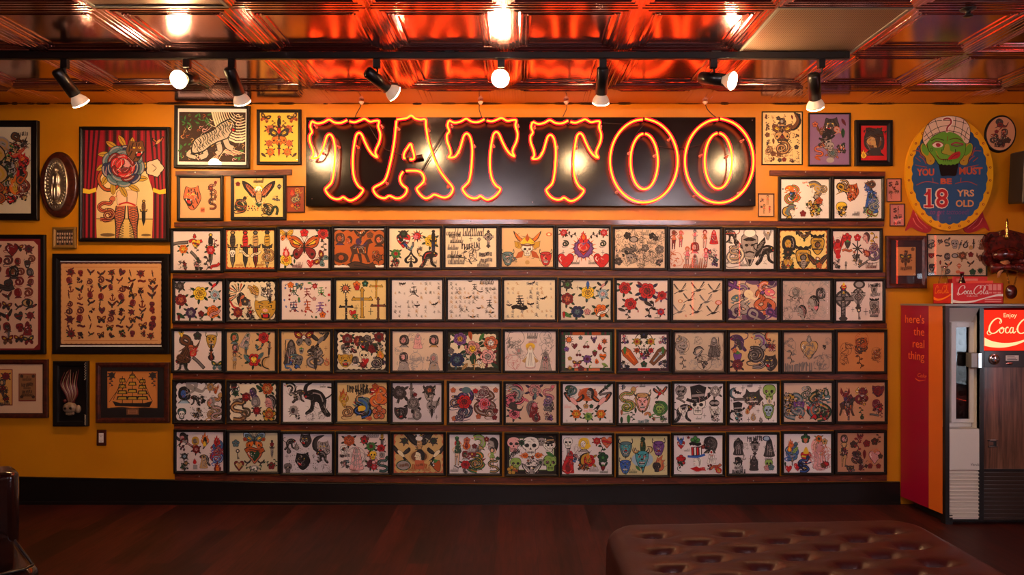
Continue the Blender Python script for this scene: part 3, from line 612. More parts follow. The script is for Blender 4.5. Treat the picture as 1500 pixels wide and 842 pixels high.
# ---------------------------------------------------------------- the sheets: (paper, style, drawing, label)
WHT, CRM, PNK, YEL, TAN, GRY, BEI, ORG = rgb(246,238,238), rgb(246,232,204), rgb(242,224,220), rgb(242,216,136), rgb(222,184,136), rgb(226,216,222), rgb(238,214,192), rgb(190,100,40)
SH = [[
 (PNK,'','rose 21,37,9 oyG;shoe 15,24,15,35;flame 45,10,5 Rr;banner 47,21,12 r;heart 48,27,8 yr;vine 49,33,8 K;vine 89,24,9,20 R;dagger 79,38,33 key;rose 79,39,9 rpG;shoe 48,53,14,-20;ink 20,70,9 KeR;ink 52,70,9 Ked;banner 88,71,10,25 r;ink 50,60,6 eKG;vine 72,65,12 KR',
  'framed flash sheet of roses, dagger and red banner, first frame of the top row'),
 (YEL,'edge','dagger 14,40,38 Kea;dagger 40,40,38 rKr;dagger 61,40,38 aRe;dagger 85,40,39 YEK;coil 86,55,13 an;skull 14,48,6 w;banner 38,48,10,-30 c;banner 62,49,10,30 c;script 28,72,7 O;script 70,72,7 O;spark 49,70,3 O',
  'yellow framed flash sheet showing four upright daggers side by side'),
 (PNK,'','bfly 50,38,27 OR;rose 88,10,11 rRG;flower 50,8,8 rR;bfly 13,13,11 Yo;rose 13,63,12 yoG;flame 13,47,9 rP;heart 63,71,7 r;bfly 85,62,12,60 RT;vine 90,35,10 KG;script 36,76,9 R;leaf 30,66,4 G;dot 66,57,2 R',
  'framed flash sheet with one large brown butterfly among red and yellow roses'),
 (ORG,'bars','horse 54,46,25 N;bust 12,22,11 NVO;bust 90,25,11 NNu;ell 14,60,13 N;sun 14,60,9 NO;sun 88,60,11 On;eagle 53,14,9 NNO;prof 29,25,8 NON;flower 72,14,6 n;banner 55,77,26 N;dragon 84,55,7 NnO',
  'dark orange framed painting of a horse and busts between black bands'),
 (CRM,'','heart 28,26,12 rw;rose 28,12,8 kGG;dagger 30,32,18,40 kbK;sun 55,16,11 ur;rose 82,26,12 yyG;dagger 87,30,26 kBk;flower 52,18,5 p;spade 43,63,14;cat~ 77,64,17 kr;moon 62,54,4 y;rose 13,52,9 grG;flame 13,66,8,30 Gr;ink 10,72,7 rkR;swal 44,40,8,30 ET;ink 60,41,5 aeE;script 87,70,6 k',
  'framed flash sheet with red heart dagger, black spade and black cat'),
 (CRM,'','script 55,12,18 K;script 16,12,12 k;bold 18,16,9 K;celtic 84,22,13 E;bold 50,37,15 K;banner 50,39,3 K;script 22,28,11 K;script 15,42,9 e;bold 78,54,10 K;pencil 48,56,14 K;script 18,58,12 K;script 22,70,14 e;bat 28,58,4 k;bold 80,66,9 e;script 74,76,10 e;spark 50,22,5 k;gem 66,24,4 e;key 58,47,4 k',
  'framed sheet of grey script lettering beside an ornate diamond cross'),
 (rgb(230,195,150),'','samurai 50,38,29;oni 12,62,13 TE;oni 86,62,13 rr;ell 92,14,5 u;ell 92,14,3 c;ink 24,66,6 eET;dot 50,71,4 a',
  'framed sheet of a skull in a golden horned helmet with red demon mask'),
 (PNK,'','sacred 50,42,20 ruv;flame 50,16,8 ro;heart 15,68,14 r;heart 86,68,14 r;spark 10,50,4 k;spark 88,50,4 k;rose 11,10,7 rpG;rose 90,10,7 rpG;vine 25,14,10,80 k;vine 74,14,10,100 k;coil 14,33,6 kG;coil 88,33,6 kG;script 34,72,7 k;script 68,72,7 k',
  'framed flash sheet with purple ringed sacred heart between two red hearts'),
 (BEI,'',scatter(9,['pencil','ink','script','flower','pencil'],['K','Ke','eE','k'],7,5,3,6,97,76,8,.2)+';ell 38,22,8 k;ell 38,22,6 E;skull 30,60,7 E;sun 82,20,7 EK;banner 29,42,9 e',
  'framed pale sheet crowded with small grey ink doodles and black ring'),
 (PNK,'','lady 8,22,17 nuR;lady 22,20,15 uup;lady 35,55,17 upd;lady 50,15,12 VpE;bust 50,38,10 Rpd;robe 50,65,12 ERp;lady 70,20,16 RuP;lady 72,58,17 rpP;robe 88,16,12 rpV;ink 86,50,9 vpE;ink 88,66,8 vVT;pencil 12,62,14 u;dot 9,74,3 u;script 50,78,20 u',
  'framed pink sheet of small red and purple standing pin-up figures'),
 (WHT,'','wing 50,38,32 E;cat 13,15,13 kE;bird 88,10,10 Ea;coil 18,55,18 Ec;cat~ 82,52,22 kE;script 38,72,8 e;snake 18,45,13 Ea;leaf 9,26,5,70 e;ell 50,6,12 E;ell 50,7,10 w',
  'framed flash sheet of a winged horned skull between cobra and black panther'),
 (YEL,'burn','bust 20,30,17 kGY;flower 18,45,9 kn;bat 50,10,14 k;eagle 52,12,10 nkY;crest 80,30,17 Yn;crest 50,56,19 Ye;ink 18,67,14 KGn;eagle 80,66,15 nGR;flower 83,72,6 O;face 18,68,8 Ya;wing 50,70,8 E',
  'yellow framed flash sheet of black crests and eagles with scalloped edge'),
 (PNK,'','bird 11,28,20 rR;dot 12,52,5 r;flower 31,14,9 rR;flower 53,14,7 rp;berry 32,27,8 KE;spark 53,36,13,45 k;spark 53,36,13 K;banner 31,40,9 u;prof 70,14,10 KdR;vine 88,18,13 Ya;coil 87,50,14 ev;coil 86,36,9 vY;ink 53,60,10 aKe;ink 10,66,9 kKe;flame 71,44,9,40 Ru;shoe 64,68,10,60;script 82,74,10 R;lady 28,72,8 KKE;rose 46,44,3 u',
  'framed flash sheet with red winged bird and black star burst, top row end'),
],[
 (PNK,'','rose 52,25,14 yYG;rose 12,38,12 RuG;rose 84,28,10 qdG;rose 33,64,11 VEG;rose 80,62,13 ouG;banner 84,65,11,30 d;rose 10,10,9 KeG;flower 55,66,6 R;leaf 12,70,9,60 G;spark 32,17,4 k;leaf 8,74,6 R;swal 82,9,9 kr;vine 55,75,6 G',
  'framed flash sheet of dull coloured roses around one yellow, first in second row'),
 (CRM,'cut','chief 22,32,20;face 78,60,20 YP;tiger 55,20,9,40 Ya;banner 52,20,12,-40 a;ink 80,18,12 KwE;ink 84,28,9 kwE;rose 20,64,10 ROG;dagger 44,58,17 EeO;ink 46,66,10 rKa;flower 35,42,8 Ka;spark 58,33,5 K;leaf 88,38,6 k',
  'cut-out flash sheet of feathered chief and tan tiger face on black mat'),
 (PNK,'','kanji 24,22,10 G;kanji 52,27,10 R;kanji 80,24,9 g;kanji 24,54,10 B;kanji 52,54,11 O;kanji 78,56,11 v;flower 18,10,6 o;bfly 36,12,6 T;rose 67,12,5 rpg;flower 83,70,6 oR;flower 66,38,4 d;leaf 35,40,5 g;leaf 57,6,4,90 g;'+scatter(12,['dot','ink','leaf','gem'],['R','G','rK','b','Ru'],9,7,2,3,98,78,2.6,.3,.45),
  'framed sheet of coloured asian characters with tiny red flowers'),
 (rgb(240,214,150),'','cross 52,47,27 Ye;cross 80,18,15 YO;cross 20,60,16 ke;cross 84,58,17 nR;sun 19,18,10 ku;key 19,29,8 k;flower 41,10,7 oR;flower 58,8,6 Gt;spark 40,57,5 k;spark 69,64,6 k;heart 33,68,6 r;rose 38,74,5 gog;flower 42,16,5 r',
  'yellow framed flash sheet of ornate golden crosses'),
 (WHT,'','kanji 43,24,10 k;bat 21,9,6 k;bat 50,53,5 k;bat 86,50,6,20 k;bat 15,55,3 k;'+scatter(14,['kanji'],['e','E','K','a'],11,8,3,4,97,78,3.2,.12,.4,big=((43,24,13),)),
  'framed sheet of tiny characters with one large black character near top'),
 (WHT,'','kanji 53,16,7 k;kanji 82,50,9 k;kanji 53,38,5 K;kanji 18,25,5 K;kanji 27,60,5 K;kanji 37,60,5 K;kanji 78,22,5 K;script 77,6,12 K;bat 44,4,4 k;bat 42,36,5,20 k;bat 65,25,4 k;bat 90,20,4 k;bat 61,58,4 k;bat 86,67,5 k;bat 49,76,5 k;'+scatter(15,['kanji'],['e','E','K','a'],11,8,3,4,97,78,3.3,.12,.3,big=((82,50,11),(53,16,8))),
  'framed sheet of scattered black characters and many small bats'),
 (CRM,'','kanji 30,42,10 k;kanji 33,47,9 k;banner 30,56,13 k;bat 55,8,6,20 k;bat 78,38,6,20 k;bat 52,50,6 k;bat 10,52,5 k;kanji 66,28,4 K;kanji 66,38,4 K;kanji 65,47,4 K;kanji 66,56,4 K;kanji 52,25,4 K;kanji 52,35,4 K;kanji 63,71,4 K;'+scatter(16,['kanji'],['e','E','a'],10,8,3,4,97,78,3.1,.12,.35,big=((30,46,15),(66,42,8),(53,28,7))),
  'framed sheet of characters with a bold black boat-shaped emblem at left'),
 (rgb(232,222,205),'','rose 54,25,13 yYG;rose 13,38,12 RuG;rose 84,28,10 qPT;rose 33,64,12 BTG;rose 80,62,13 ouG;banner 84,65,11,30 w;rose 13,9,9 KgG;flower 53,64,6 d;leaf 12,70,9,60 g;spark 33,16,4 k;leaf 6,70,6 r;swal 84,11,9 kd;leaf 54,10,7 b;spark 54,40,4 T',
  'framed flash sheet of bright yellow and blue roses on white paper'),
 (PNK,'','rose 16,16,12 rRG;rose 60,22,16 rRB;rose 27,48,12 rRK;rose 89,31,9 rRv;rose 87,64,7 rvB;vine 66,60,15,-30 k;leaf 62,48,8,60 K;leaf 50,38,7,60 B;leaf 46,8,6,50 R;leaf 10,60,7,70 K;leaf 42,63,3 r;vine 22,68,9 K;leaf 80,40,6,-40 u;script 80,76,5 e',
  'framed sheet of crimson peonies on dark leafy branches'),
 (BEI,'','crane 16,20,12 K;crane 52,18,13 K;crane 85,20,12 K;crane 34,38,11 K;crane 68,42,12 e;crane 14,62,12 e;crane 48,62,12 K;crane 82,64,12 K;ell 92,45,6 u;ell 92,45,4 P;ell 15,42,4 u;ell 15,42,3 c;kanji 26,72,3 u',
  'framed sheet of eight black flying cranes on beige paper'),
 (rgb(225,195,170),'purple','smoke 15,12,20 Vv;smoke 80,8,16 VE;dragon 26,52,21 ETE;koi 32,22,11 EvV;dragon~ 74,42,24 upu;koi~ 72,16,11 uPv;smoke 60,76,20 VE;smoke 92,70,14 vVV;smoke 6,72,14 VV;smoke 48,34,14 cc;ink 20,62,8 VvE',
  'framed painting of two pale dragons swirling through purple clouds'),
 (rgb(205,180,175),'','pencil 28,28,14 K;bust 28,25,9 eEE;bust 80,28,12 KEE;prof 62,48,16 kEE;prof 38,64,13 kEd;pencil 12,66,11 e;pencil 30,48,15 e;pencil 52,14,14 E;pencil 12,15,13 E;pencil 88,12,12 E;heart 70,56,4 p;pencil 80,62,10 E;pencil 60,70,9 e;ink 82,20,5 Ke',
  'framed grey pencil sheet of overlapping women faces'),
 (PNK,'','celtic 16,44,32 e;urn 17,14,10;celtic 48,32,22 E;gem 48,35,14 E;celtic 48,36,12 e;ell 50,7,11 K;ell 50,7,7 E;bold 82,9,10 K;crest 82,18,8 EK;bold 84,28,8 e;crest 82,50,12 Ee;script 82,70,8 K;spark 36,58,4 k;spark 64,62,6 k;key 49,66,10;bold 82,62,9 e',
  'framed grey flash sheet of knotwork crosses and round celtic emblem'),
],[
 (PNK,'','robe 28,40,19,-25 NKn;smoke 32,28,20 Kn;flame 42,42,10,-40 ru;shoe 52,64,15,-15;skull 35,34,5 u;oni 78,20,13 Yk;flame 78,50,9 kR;flower 49,10,8 KG;bird 16,5,7 yk;cat 18,70,14 kG;bfly 90,70,9 GT;smoke 18,60,12 nN;leaf 78,40,6 k;dagger 78,42,13 kOk',
  'framed flash sheet of hooded figure with orange flame and bull skull'),
 (TAN,'','rose 76,13,11 rRG;rose 56,58,13 ryG;bust 16,14,10 GTu;robe 40,18,14,-20 EGP;bust 18,34,8 KRd;lady 16,60,15 KEa;lady 40,32,12 KET;leaf 66,34,6,80 T;swal 68,32,7 Ta;dagger 88,36,13,-5 eKO;moon 86,64,12 a;spark 32,70,3 K;leaf 42,55,9,40 T;leaf 70,50,8,-40 T;heart 56,58,5 y;vine 28,50,6 G',
  'tan framed flash sheet of mermaid ladies with two red and yellow roses'),
 (rgb(222,184,130),'','reaper 20,42,25 KeE;moth 46,14,15 Re;swal 80,18,15 Ke;dragon 70,54,16 eKE;dagger 70,58,24 eKe;ink 70,40,10 KeE;koi 30,62,12 TKb;skull 36,58,8 e;berry 41,39,6 E;dot 41,40,3 K;flame 93,62,7 ua;snake 14,72,9 bT;spark 4,5,3 k;bat 84,5,6 K;spark 91,35,4 n;spark 52,70,4 k',
  'framed flash sheet of a scythe-bearing reaper, winged skull and owl'),
 (CRM,'cut','rose 22,16,11 ReG;rose 45,20,11 RuG;rose 85,12,10 RKe;tiger 58,26,14 Ke;smoke 66,18,10 Ke;skull 55,50,9 c;rose 72,36,9 RRG;skull 17,36,8 e;face 18,60,13 YG;ink 84,34,10 kEG;ink 86,60,14 kwV;flame 88,46,10 Yo;coil 80,66,11 kE;hat 22,34,9 wR;rose 54,68,7 RrG;ink 35,38,8 kKR;heart 58,62,6 r;bust 38,60,8 Kwe',
  'cut-out flash sheet crammed with roses and skulls, fourth in the third row'),
 (BEI,'','bust 23,20,11 KEd;bust 82,20,11 Kad;robe 50,20,13 PEd;robe 22,62,16 EaE;bust 22,54,10 KEP;robe 82,62,15 EEa;bust 82,56,9 EEd;pencil 45,56,12 E;bold 50,57,10 E;pencil 50,70,12 E;pencil 12,40,8 E;anchor 70,56,4 E;pencil 38,12,7 E',
  'framed beige sheet of faint pencil women and robed figures'),
 (CRM,'green','rose 48,36,16 dyG;rose 24,16,13 vYG;rose 84,24,14 uwG;rose 78,52,15 PER;rose 18,58,14 BTT;leaf 50,58,12 G;leaf 44,8,9,10 O;leaf 66,12,8,-30 g;leaf 92,70,8,50 G;spark 52,68,9 a;vine 36,50,9 G;leaf 63,66,8,30 w;leaf 33,72,8,-40 a;flower 6,40,6 e;flower 68,70,6 c',
  'framed painting of big pink and blue roses on a dark green mat'),
 (PNK,'','madonna 50,50,24 Pa;pencil 22,14,16 e;pencil 18,34,15 E;pencil 18,62,14 d;robe 80,62,17 Eed;pencil 82,34,11 e;pencil 80,12,12 E;script 54,12,9 K;ink 80,58,6 Evd;script 55,22,7 d;pencil 34,48,8 E;ell 50,30,8 y;madonna 50,50,22 wa;bust 28,40,6 EEd',
  'framed pale sheet of a robed standing figure with yellow halo'),
 (WHT,'pattern','sun 15,17,8 Ro;flower 38,13,4 TK;cherry 49,28,7 R;bird 65,16,7 Vv;sun 85,20,6 oO;flower 10,36,5 vb;heart 26,30,5 m;flame 76,31,6 rR;moon 88,38,6 n;cherry 34,45,6 m;rose 51,56,8 vmG;berry 66,44,6 m;heart 82,52,6 on;flower 17,55,4 Ya;bfly 31,66,7 mp;flame 70,60,5 oR;sun 17,74,5 OY;flower 39,76,6 mG;leaf 86,68,6,60 l;moon 59,72,4 l;ink 85,72,3 lG',
  'framed sheet of small bright charms inside a patterned orange and green border'),
 (WHT,'plum','skull 50,24,17 w;coffin 22,50,17,40 Oo;coffin 78,50,17,-40 nq;ink 50,46,12 mrG;rose 36,20,7 Yrg;rose 64,20,7 Yrg;spark 50,53,8 v;ink 12,16,8 vpB;ink 88,16,8 vpB;leaf 12,38,7 g;leaf 88,38,7 g;ink 12,68,9 BkB;ink 88,68,9 BkB;flower 50,6,8 kB;flower 50,66,6 Gm;rose 36,38,5 ORG;rose 64,38,5 rRG',
  'framed sheet of flowered skull between two slanting coffins on plum mat'),
 (rgb(215,195,175),'vig','pencil 16,26,15 K;skull 15,36,8 E;dragon 15,24,11 EeE;vine 17,62,11 e;pencil 48,18,8 e;moon 50,40,10,-60 e;reaper~ 80,30,17 eE;pencil 80,42,13 K;ink 60,66,7 KeE;pencil 60,62,15 K;pencil 38,66,9 E;pencil 84,62,10 E;swal 47,46,8 E',
  'framed beige pencil sheet of a skull, crescent and hooded reaper'),
 (TAN,'','cat 18,22,16 VK;prof 18,22,12 VKV;koi 62,22,15 Evu;snake 58,50,19 EKv;skull 50,45,10 e;coil 52,48,16 Ke;tiger 84,62,14 KVE;ink 84,24,10 ruV;berry 16,50,11 vT;rose 16,66,11 muK;face 16,66,6 mu;ink 88,32,8 PRd;moon 82,8,9 u;flower 10,37,5 u;flower 62,66,3 K',
  'tan framed flash sheet of purple panther heads, padlock and snakes'),
 (rgb(196,160,140),'','heart 53,36,16 a;pencil 53,34,12 e;pencil 53,38,13 e;flame 53,13,7 eE;pencil 14,28,13 e;vine 15,50,12 e;pencil 82,62,14 e;pencil 70,66,9 e;bold 30,72,26 e;ink 84,30,4 KK;pencil 92,18,6 e',
  'framed dull sheet with a faint pencil sacred heart at its centre'),
 (rgb(205,130,70),'','dragon 52,28,12 nnO;pencil 52,26,14 K;pencil 18,34,13 n;vine 48,60,12,10 n;pencil 84,48,10 n;pencil 82,40,9 n;snake 84,44,8 nO;pencil 52,15,15 O;pencil 13,56,9 n',
  'orange-brown framed sheet with one faint pencil dragon'),
],[
 (WHT,'cut','bust 19,26,15 kqb;smoke 44,14,20 EE;snake 84,46,22 aud;coil 78,66,12 ae;prof 76,40,9 EdT;cat 43,38,10 kE;ink 56,36,8 kkK;ink 45,64,11 EaK;skull 14,64,9 G;gem 14,64,9 T;skull 14,66,6 w;bird 86,14,9 Oa;rose 75,10,8 aEE;snake~ 88,60,14 Ed;'+scatter(40,['dot'],['K'],9,6,30,26,68,74,.9,.3,.4),
  'cut-out flash sheet of a blue-faced woman and snake dancer'),
 (CRM,'cut','snake 20,54,20 na;coil 34,64,10 nG;rose 36,30,9 RrG;prof 48,22,10 KEe;robe 50,24,10,30 VvV;bust 56,42,11 ewE;rose 58,58,8 RrG;prof 84,42,15 kdE;rose 80,13,12 OaG;skull 13,16,9 w;hat 11,14,10 wR;rose 14,22,6 GkG;flower 84,66,13 YG;rose 84,66,9 OaG;bold 18,36,8 K;leaf 64,12,8,50 G;moon 34,48,6 K',
  'cut-out flash sheet of a brown snake and roses on dark mat'),
 (WHT,'','cat 70,42,30 kE;moon 58,14,14 k;koi 16,14,11 kwE;cat~ 32,28,13 Ke;ink 30,28,8 Kew;sun 22,58,10 Ke;bust 22,58,10 EwK;ink 30,70,5 kw;script 82,8,5 e;pencil 55,68,8 e;pencil 80,66,8 e',
  'white framed flash sheet of one crouching black panther'),
 (rgb(232,200,140),'','dragon~ 50,52,17 kTb;koi 50,52,15 TbK;ell 49,53,7 y;bold 40,12,17 k;bold 55,19,14 k;flame 13,28,13 OY;bird 14,38,11 YO;dragon 84,30,17 uro;flame 84,28,13 ou;coil 20,62,11 na;flower 84,62,13 ur;oni 84,64,7 OG;flower 76,8,6 O;flame 63,73,6,80 uO;leaf 66,48,4 k;moon 46,34,8 a',
  'yellow framed flash sheet of a blue beast head amid orange dragons'),
 (GRY,'','rose 14,20,14 KeK;dagger 38,15,15 eEK;oni 75,22,13 Ea;rose 75,15,10 Kuk;dagger 42,42,24 KKE;rose 42,42,13 eEk;flame 50,62,12 eE;face 17,62,12 KE;skull 80,50,10 E;dagger 80,54,16 eKE;cat 18,62,10 ke;ell 88,42,7 E;spark 90,70,4 k;flower 46,24,4 R;script 38,73,6 K;spark 8,40,3 k;dagger 92,40,10,-20 kee',
  'grey framed flash sheet of black roses and winged dagger'),
 (PNK,'band','coil 30,30,16 Bv;coil 30,60,14 VT;coil 12,40,12 Ba;rose 30,38,14 rRV;dragon 72,40,20 nEE;rose 70,42,12 prm;coil 82,60,11 nE;flower 8,14,5 u;flower 92,14,5 u;flower 52,16,5 r;flower 92,56,5 R;flower 58,68,5 u;flower 10,72,5 u;coil 20,70,9 VE;flower 90,70,5 R;ell 34,14,8 T;coil 68,18,10 mE',
  'framed flash sheet of two coiled snakes round red and pink peonies'),
 (rgb(226,196,172),'','dragon 17,26,19 pEm;koi 20,24,13 ETE;rose 10,34,8 pmK;rose 17,62,11 pmK;smoke 20,52,13 KK;rose 57,14,13 dEV;leaf 40,34,6,60 p;prof~ 55,52,15 eRm;rose 57,44,5 pPm;flame 60,66,11 RK;snake 84,20,13 pEm;ink 84,50,10 meE;skull 84,46,9 e;ink 84,66,9 vEm;leaf 58,26,6 T;coil 82,36,8 vE',
  'framed flash sheet of pink peony dragons beside a dark haired woman'),
 (WHT,'','rose 50,22,12 kaG;ell 50,22,17 u;ell 50,22,13 O;prof 53,20,10 kEK;swal~ 22,36,17 OP;swal 78,36,17 OP;rose 27,62,9 oyG;rose 76,62,9 oyG;rose 51,67,8 lgG;flower 46,46,5 ae;flower 57,46,4 G;skull 14,14,9 G;coil 18,16,9 TG;dagger 84,10,16,-50 Gkk;spark 8,76,3 k;spark 94,76,3 k;bold 50,55,7 P;shoe 84,20,10,40;script 10,48,6 P',
  'framed flash sheet of orange swallows mirrored above two orange roses'),
 (WHT,'','oni 48,36,21 ar;oni 48,40,13 PO;snake 18,30,19 ag;coil 16,48,11 gY;skull 82,52,11 l;coil 82,52,14 gG;skull 82,52,7 l;swal 84,18,12 Or;dagger 84,14,11,40 Gan;leaf 20,72,8 g;vine 28,66,8 G;leaf 6,74,6 G;koi 60,64,6,40 uag;ink 90,72,7 Tge;ink 7,6,6 BbE;bold 50,77,9 TG;leaf 6,58,5 u;ink 70,72,4 uuK;leaf 34,54,5 G;script 48,5,5 k',
  'framed flash sheet of a horned mask between green serpents'),
 (WHT,'','hat 50,34,29 wE;skull 14,18,11 E;pencil 14,16,10 k;shoe 14,34,9;cat~ 18,62,18 kE;bird 20,56,11 wk;rose 84,16,11 EwK;face 84,60,9 wk;skull 82,56,9 w;oni 82,60,8 wk;ell 82,40,9 k;ell 78,40,4 E;ell 87,40,4 E;spark 62,66,4 k;ink 84,68,8 kwE;script 50,72,5 e;spark 72,48,3 k',
  'black and white framed flash sheet of a skull in a top hat'),
 (WHT,'','wolf 49,34,19 KG;flame 38,56,6 aO;skull 84,18,13 l;flame 84,34,7 cE;bat 14,18,9,-30 k;moon 12,20,11 Te;oni 82,56,14 lk;skull 82,56,9 q;hat 18,56,15 wE;ink 20,70,8 tTk;shoe 22,32,12,30;spark 28,9,5 k;spark 64,9,5 k;spark 4,35,3 k;spark 60,56,4 k;spark 40,74,4 k;spark 92,76,3 k;flame 50,68,7 aE;flame 66,74,5 eE;moon 7,66,9 k;script 43,5,5 e',
  'white framed flash sheet with shaggy black wolf head at centre'),
 (rgb(222,192,170),'','dragon 22,48,24 TYE;ink 14,36,14 YaE;ink 14,56,12 Yea;face 32,48,10 vP;koi 34,62,10 TEu;dragon~ 72,48,27 GTa;koi~ 66,58,15 Tur;ink 86,64,12 RrG;ink 76,24,12 GEa;dragon 48,20,10 GEE;vine 46,38,6 G;flame 88,18,8 GE;ink 66,40,9 Rue',
  'framed flash sheet of two tangled multicoloured dragons'),
 (rgb(206,150,110),'','bird 18,24,12 RN;horse 22,50,17 N;ink 22,40,12 NKm;shoe 24,68,9,-60;lady 24,62,10 NNR;dragon 52,28,13 RYm;oni 52,22,9 mO;ink 54,40,8 mRY;vine 50,60,8 G;flower 52,72,4 Gn;face 86,18,11 mR;rose 85,18,8 RmV;bust 82,46,10 mRm;ink 85,56,10 mRr;shoe 78,66,9,20;vine 92,66,6 m',
  'brown framed flash sheet of dark red costumed figures, fourth row end'),
],[
 (PNK,'','dragon 87,44,14 rrb;coil 86,30,11 bT;coil 86,56,11 bq;coil 86,42,9 rT;flame 86,18,9 rR;flame 87,72,10 Ro;prof 14,14,11,30 kdK;swal 12,18,11 KR;dagger 24,24,14,60 Edm;bust 40,20,9 Yue;rose 42,36,8 RdK;flame 61,14,11 ok;shoe 61,28,7,80;rose 17,50,7 KqE;ink 17,68,9 KaG;flame 39,60,5 r;box 40,72,4 E;cat 61,58,11 KE;robe 58,60,12 aKE;ink 12,32,6 RmK;flame 60,24,5 y',
  'framed flash sheet with tall red and blue snake column, bottom row start'),
 (rgb(218,206,170),'','moth 51,17,17 qo;bfly 51,18,14 To;flower 32,14,4 OR;flower 70,14,4 OR;heart 52,46,15 u;banner 52,36,17 O;heart 52,48,9 G;key 52,46,5 k;swal 38,62,6 K;swal 66,62,6 K;key 17,44,9;flower 13,22,7 Te;dagger 88,34,16 KEK;heart 20,68,9 Rl;heart 20,68,6 a;ell 52,73,8 E;ell 52,73,5 w;vine 44,74,8,60 G;vine 60,74,8,-60 G;flower 87,68,7 R;vine 80,64,8,50 G;vine 95,62,7 G;flower 88,24,4 R',
  'cream framed flash sheet of a blue moth above an orange heart locket'),
 (GRY,'','moon 80,22,18 KE;tiger 82,30,13 EK;cat 80,48,12 kE;tiger 46,14,12 KE;tiger 40,56,15 kK;ink 34,52,8 kkK;cat~ 14,22,11 kE;flame 12,34,6 Ke;skull 10,70,8 e;flame 28,26,7 eE;pencil 88,72,8 e;ink 74,52,7 kkK;spark 8,46,4 k;spark 63,46,4 k;spark 66,72,4 k;'+scatter(50,['dot'],['k'],14,10,12,28,72,76,.9,.3,.55),
  'grey framed flash sheet of black panthers and tiger under a round moon'),
 (PNK,'','rose 22,14,11 OuK;flower 53,12,8 RG;rose 52,15,6 rGg;skull 12,34,8 w;bold 13,45,8 k;ink 13,33,6 wOK;ink 13,62,8 TdK;robe 37,50,23 PEE;pencil 36,46,19 E;dagger 88,15,17 Yek;rose 86,30,8 rRK;rose 66,26,9 gRG;ink 68,46,9 oYu;rose 66,62,9 mRG;flower 76,60,8 PR;skull 70,44,7 y;snake 90,62,13 GT;bust 88,44,7 EPe;rose 72,68,6 rpG;script 70,5,10 e;script 34,77,8 d',
  'framed flash sheet of a faint sketched lady ringed by small roses'),
 (rgb(222,186,120),'orange','eagle 50,12,26 KaK;eagle 52,17,18 Kak;ell 51,46,17 a;ell 51,46,14 n;prof 50,46,13 kcK;swal~ 15,40,15 Kc;swal 86,40,15 Kc;ell 20,64,13 G;ell 20,64,11 E;bold 20,64,8 n;berry 86,64,12,20 O;ink 76,60,6 kKw;bold 52,66,12 O;ell 51,9,6 w;rose 22,14,7 KGK;rose 80,14,7 KGK;script 38,73,7 O;script 66,73,7 O;spark 52,73,3 K;box 52,63,8 u;bold 52,63,6 n',
  'orange and black framed flash sheet of eagles over an oval lady portrait'),
 (WHT,'','lady 16,38,26 rGs;robe 17,24,10 GgK;berry 15,9,5 G;flame 34,20,10 oR;flower 35,12,6 uR;koi 60,18,13 lEa;flower 50,24,5 R;flower 74,10,5 Ra;prof 84,22,14 kEK;lady 85,48,22 Kls;snake 88,62,13 Ga;dragon 53,56,17 gRo;coil 53,60,12 GY;bust 32,42,8 REG;rose 32,62,9 rRG;script 10,74,7 e;script 50,33,12 E;ink 32,74,5 eKE;shoe 14,66,5',
  'white framed flash sheet of a woman in green and a coiled green serpent'),
 (WHT,'black','skull 48,24,17 w;skull 14,20,13 P;skull 86,24,12 w;hat 88,16,14 wa;skull 18,60,11 l;skull 88,58,14 l;skull 50,68,12 w;flame 34,42,8,90 oO;flame 66,42,8,-90 oO;ink 48,52,8 Owk;bold 12,40,12,30 k;skull 70,14,7 E;rose 30,16,6 GkG;rose 68,56,7 EGK;flower 10,72,9 YG;leaf 88,40,8,60 g;eagle 50,74,14 wEk;dagger 24,74,12,80 OkO',
  'framed painting of many grinning skulls on a black mat, bottom row'),
 (WHT,'','robe 14,54,19,-10 rRR;lady 13,28,14 KKE;skull 12,16,9 w;flame 12,62,15 rR;bust 44,20,13 yEw;ell 52,22,5 y;ink 30,46,8 Tdb;rose 70,12,7 ruR;heart 90,15,10 ur;vine 80,34,12 G;flower 82,46,10 Gg;rose 53,52,13 rYY;moon 53,52,16 Yb;shoe 42,66,10,-130;ink 40,66,7 Rno;berry 82,66,6 R;leaf 77,60,5,30 k;leaf 88,60,5,-30 G;script 64,72,8 E;pencil 34,28,10 E;script 84,76,7 G;flame 52,42,6 Yo',
  'white framed flash sheet with a red-skirted skeleton and red rose heart'),
 (rgb(224,214,160),'','oni 15,26,15 TO;face 15,26,8 tO;oni 14,62,13 bT;oni 82,24,14 vE;face 82,26,8 vE;skull 48,46,13 t;dagger 50,40,37 GtG;oni 48,46,14 qR;skull 48,44,8 q;flame 84,56,15,-20 ua;skull 78,64,8 K;leaf 40,66,6,40 g;ell 49,48,19 q;oni 48,46,16 tr;dagger 48,13,10 GYG;moon 36,28,7,60 a;moon 62,28,7,200 a;script 30,74,7 G;vine 15,75,4 t',
  'pale yellow framed flash sheet of blue horned demon heads'),
 (WHT,'','stripehat 47,48,23;bust 74,20,15 kKK;prof 76,20,14 KKe;robe 77,44,12 wrK;flower 44,12,9 gG;banner 44,18,10 k;heart 15,20,7 rw;anchor 15,12,6 O;bird 15,11,8 bG;flower 15,50,9 rG;ink 16,58,9 rGk;ell 16,50,4 r;ink 74,66,6 wKr;banner 86,64,10,20 ur;flame 90,70,8,40 rY;moon 14,68,6 w;script 27,32,5 E;flower 30,5,3 R;flower 60,24,4 Ru;bold 54,70,9 r',
  'white framed flash sheet with striped red and white top hat'),
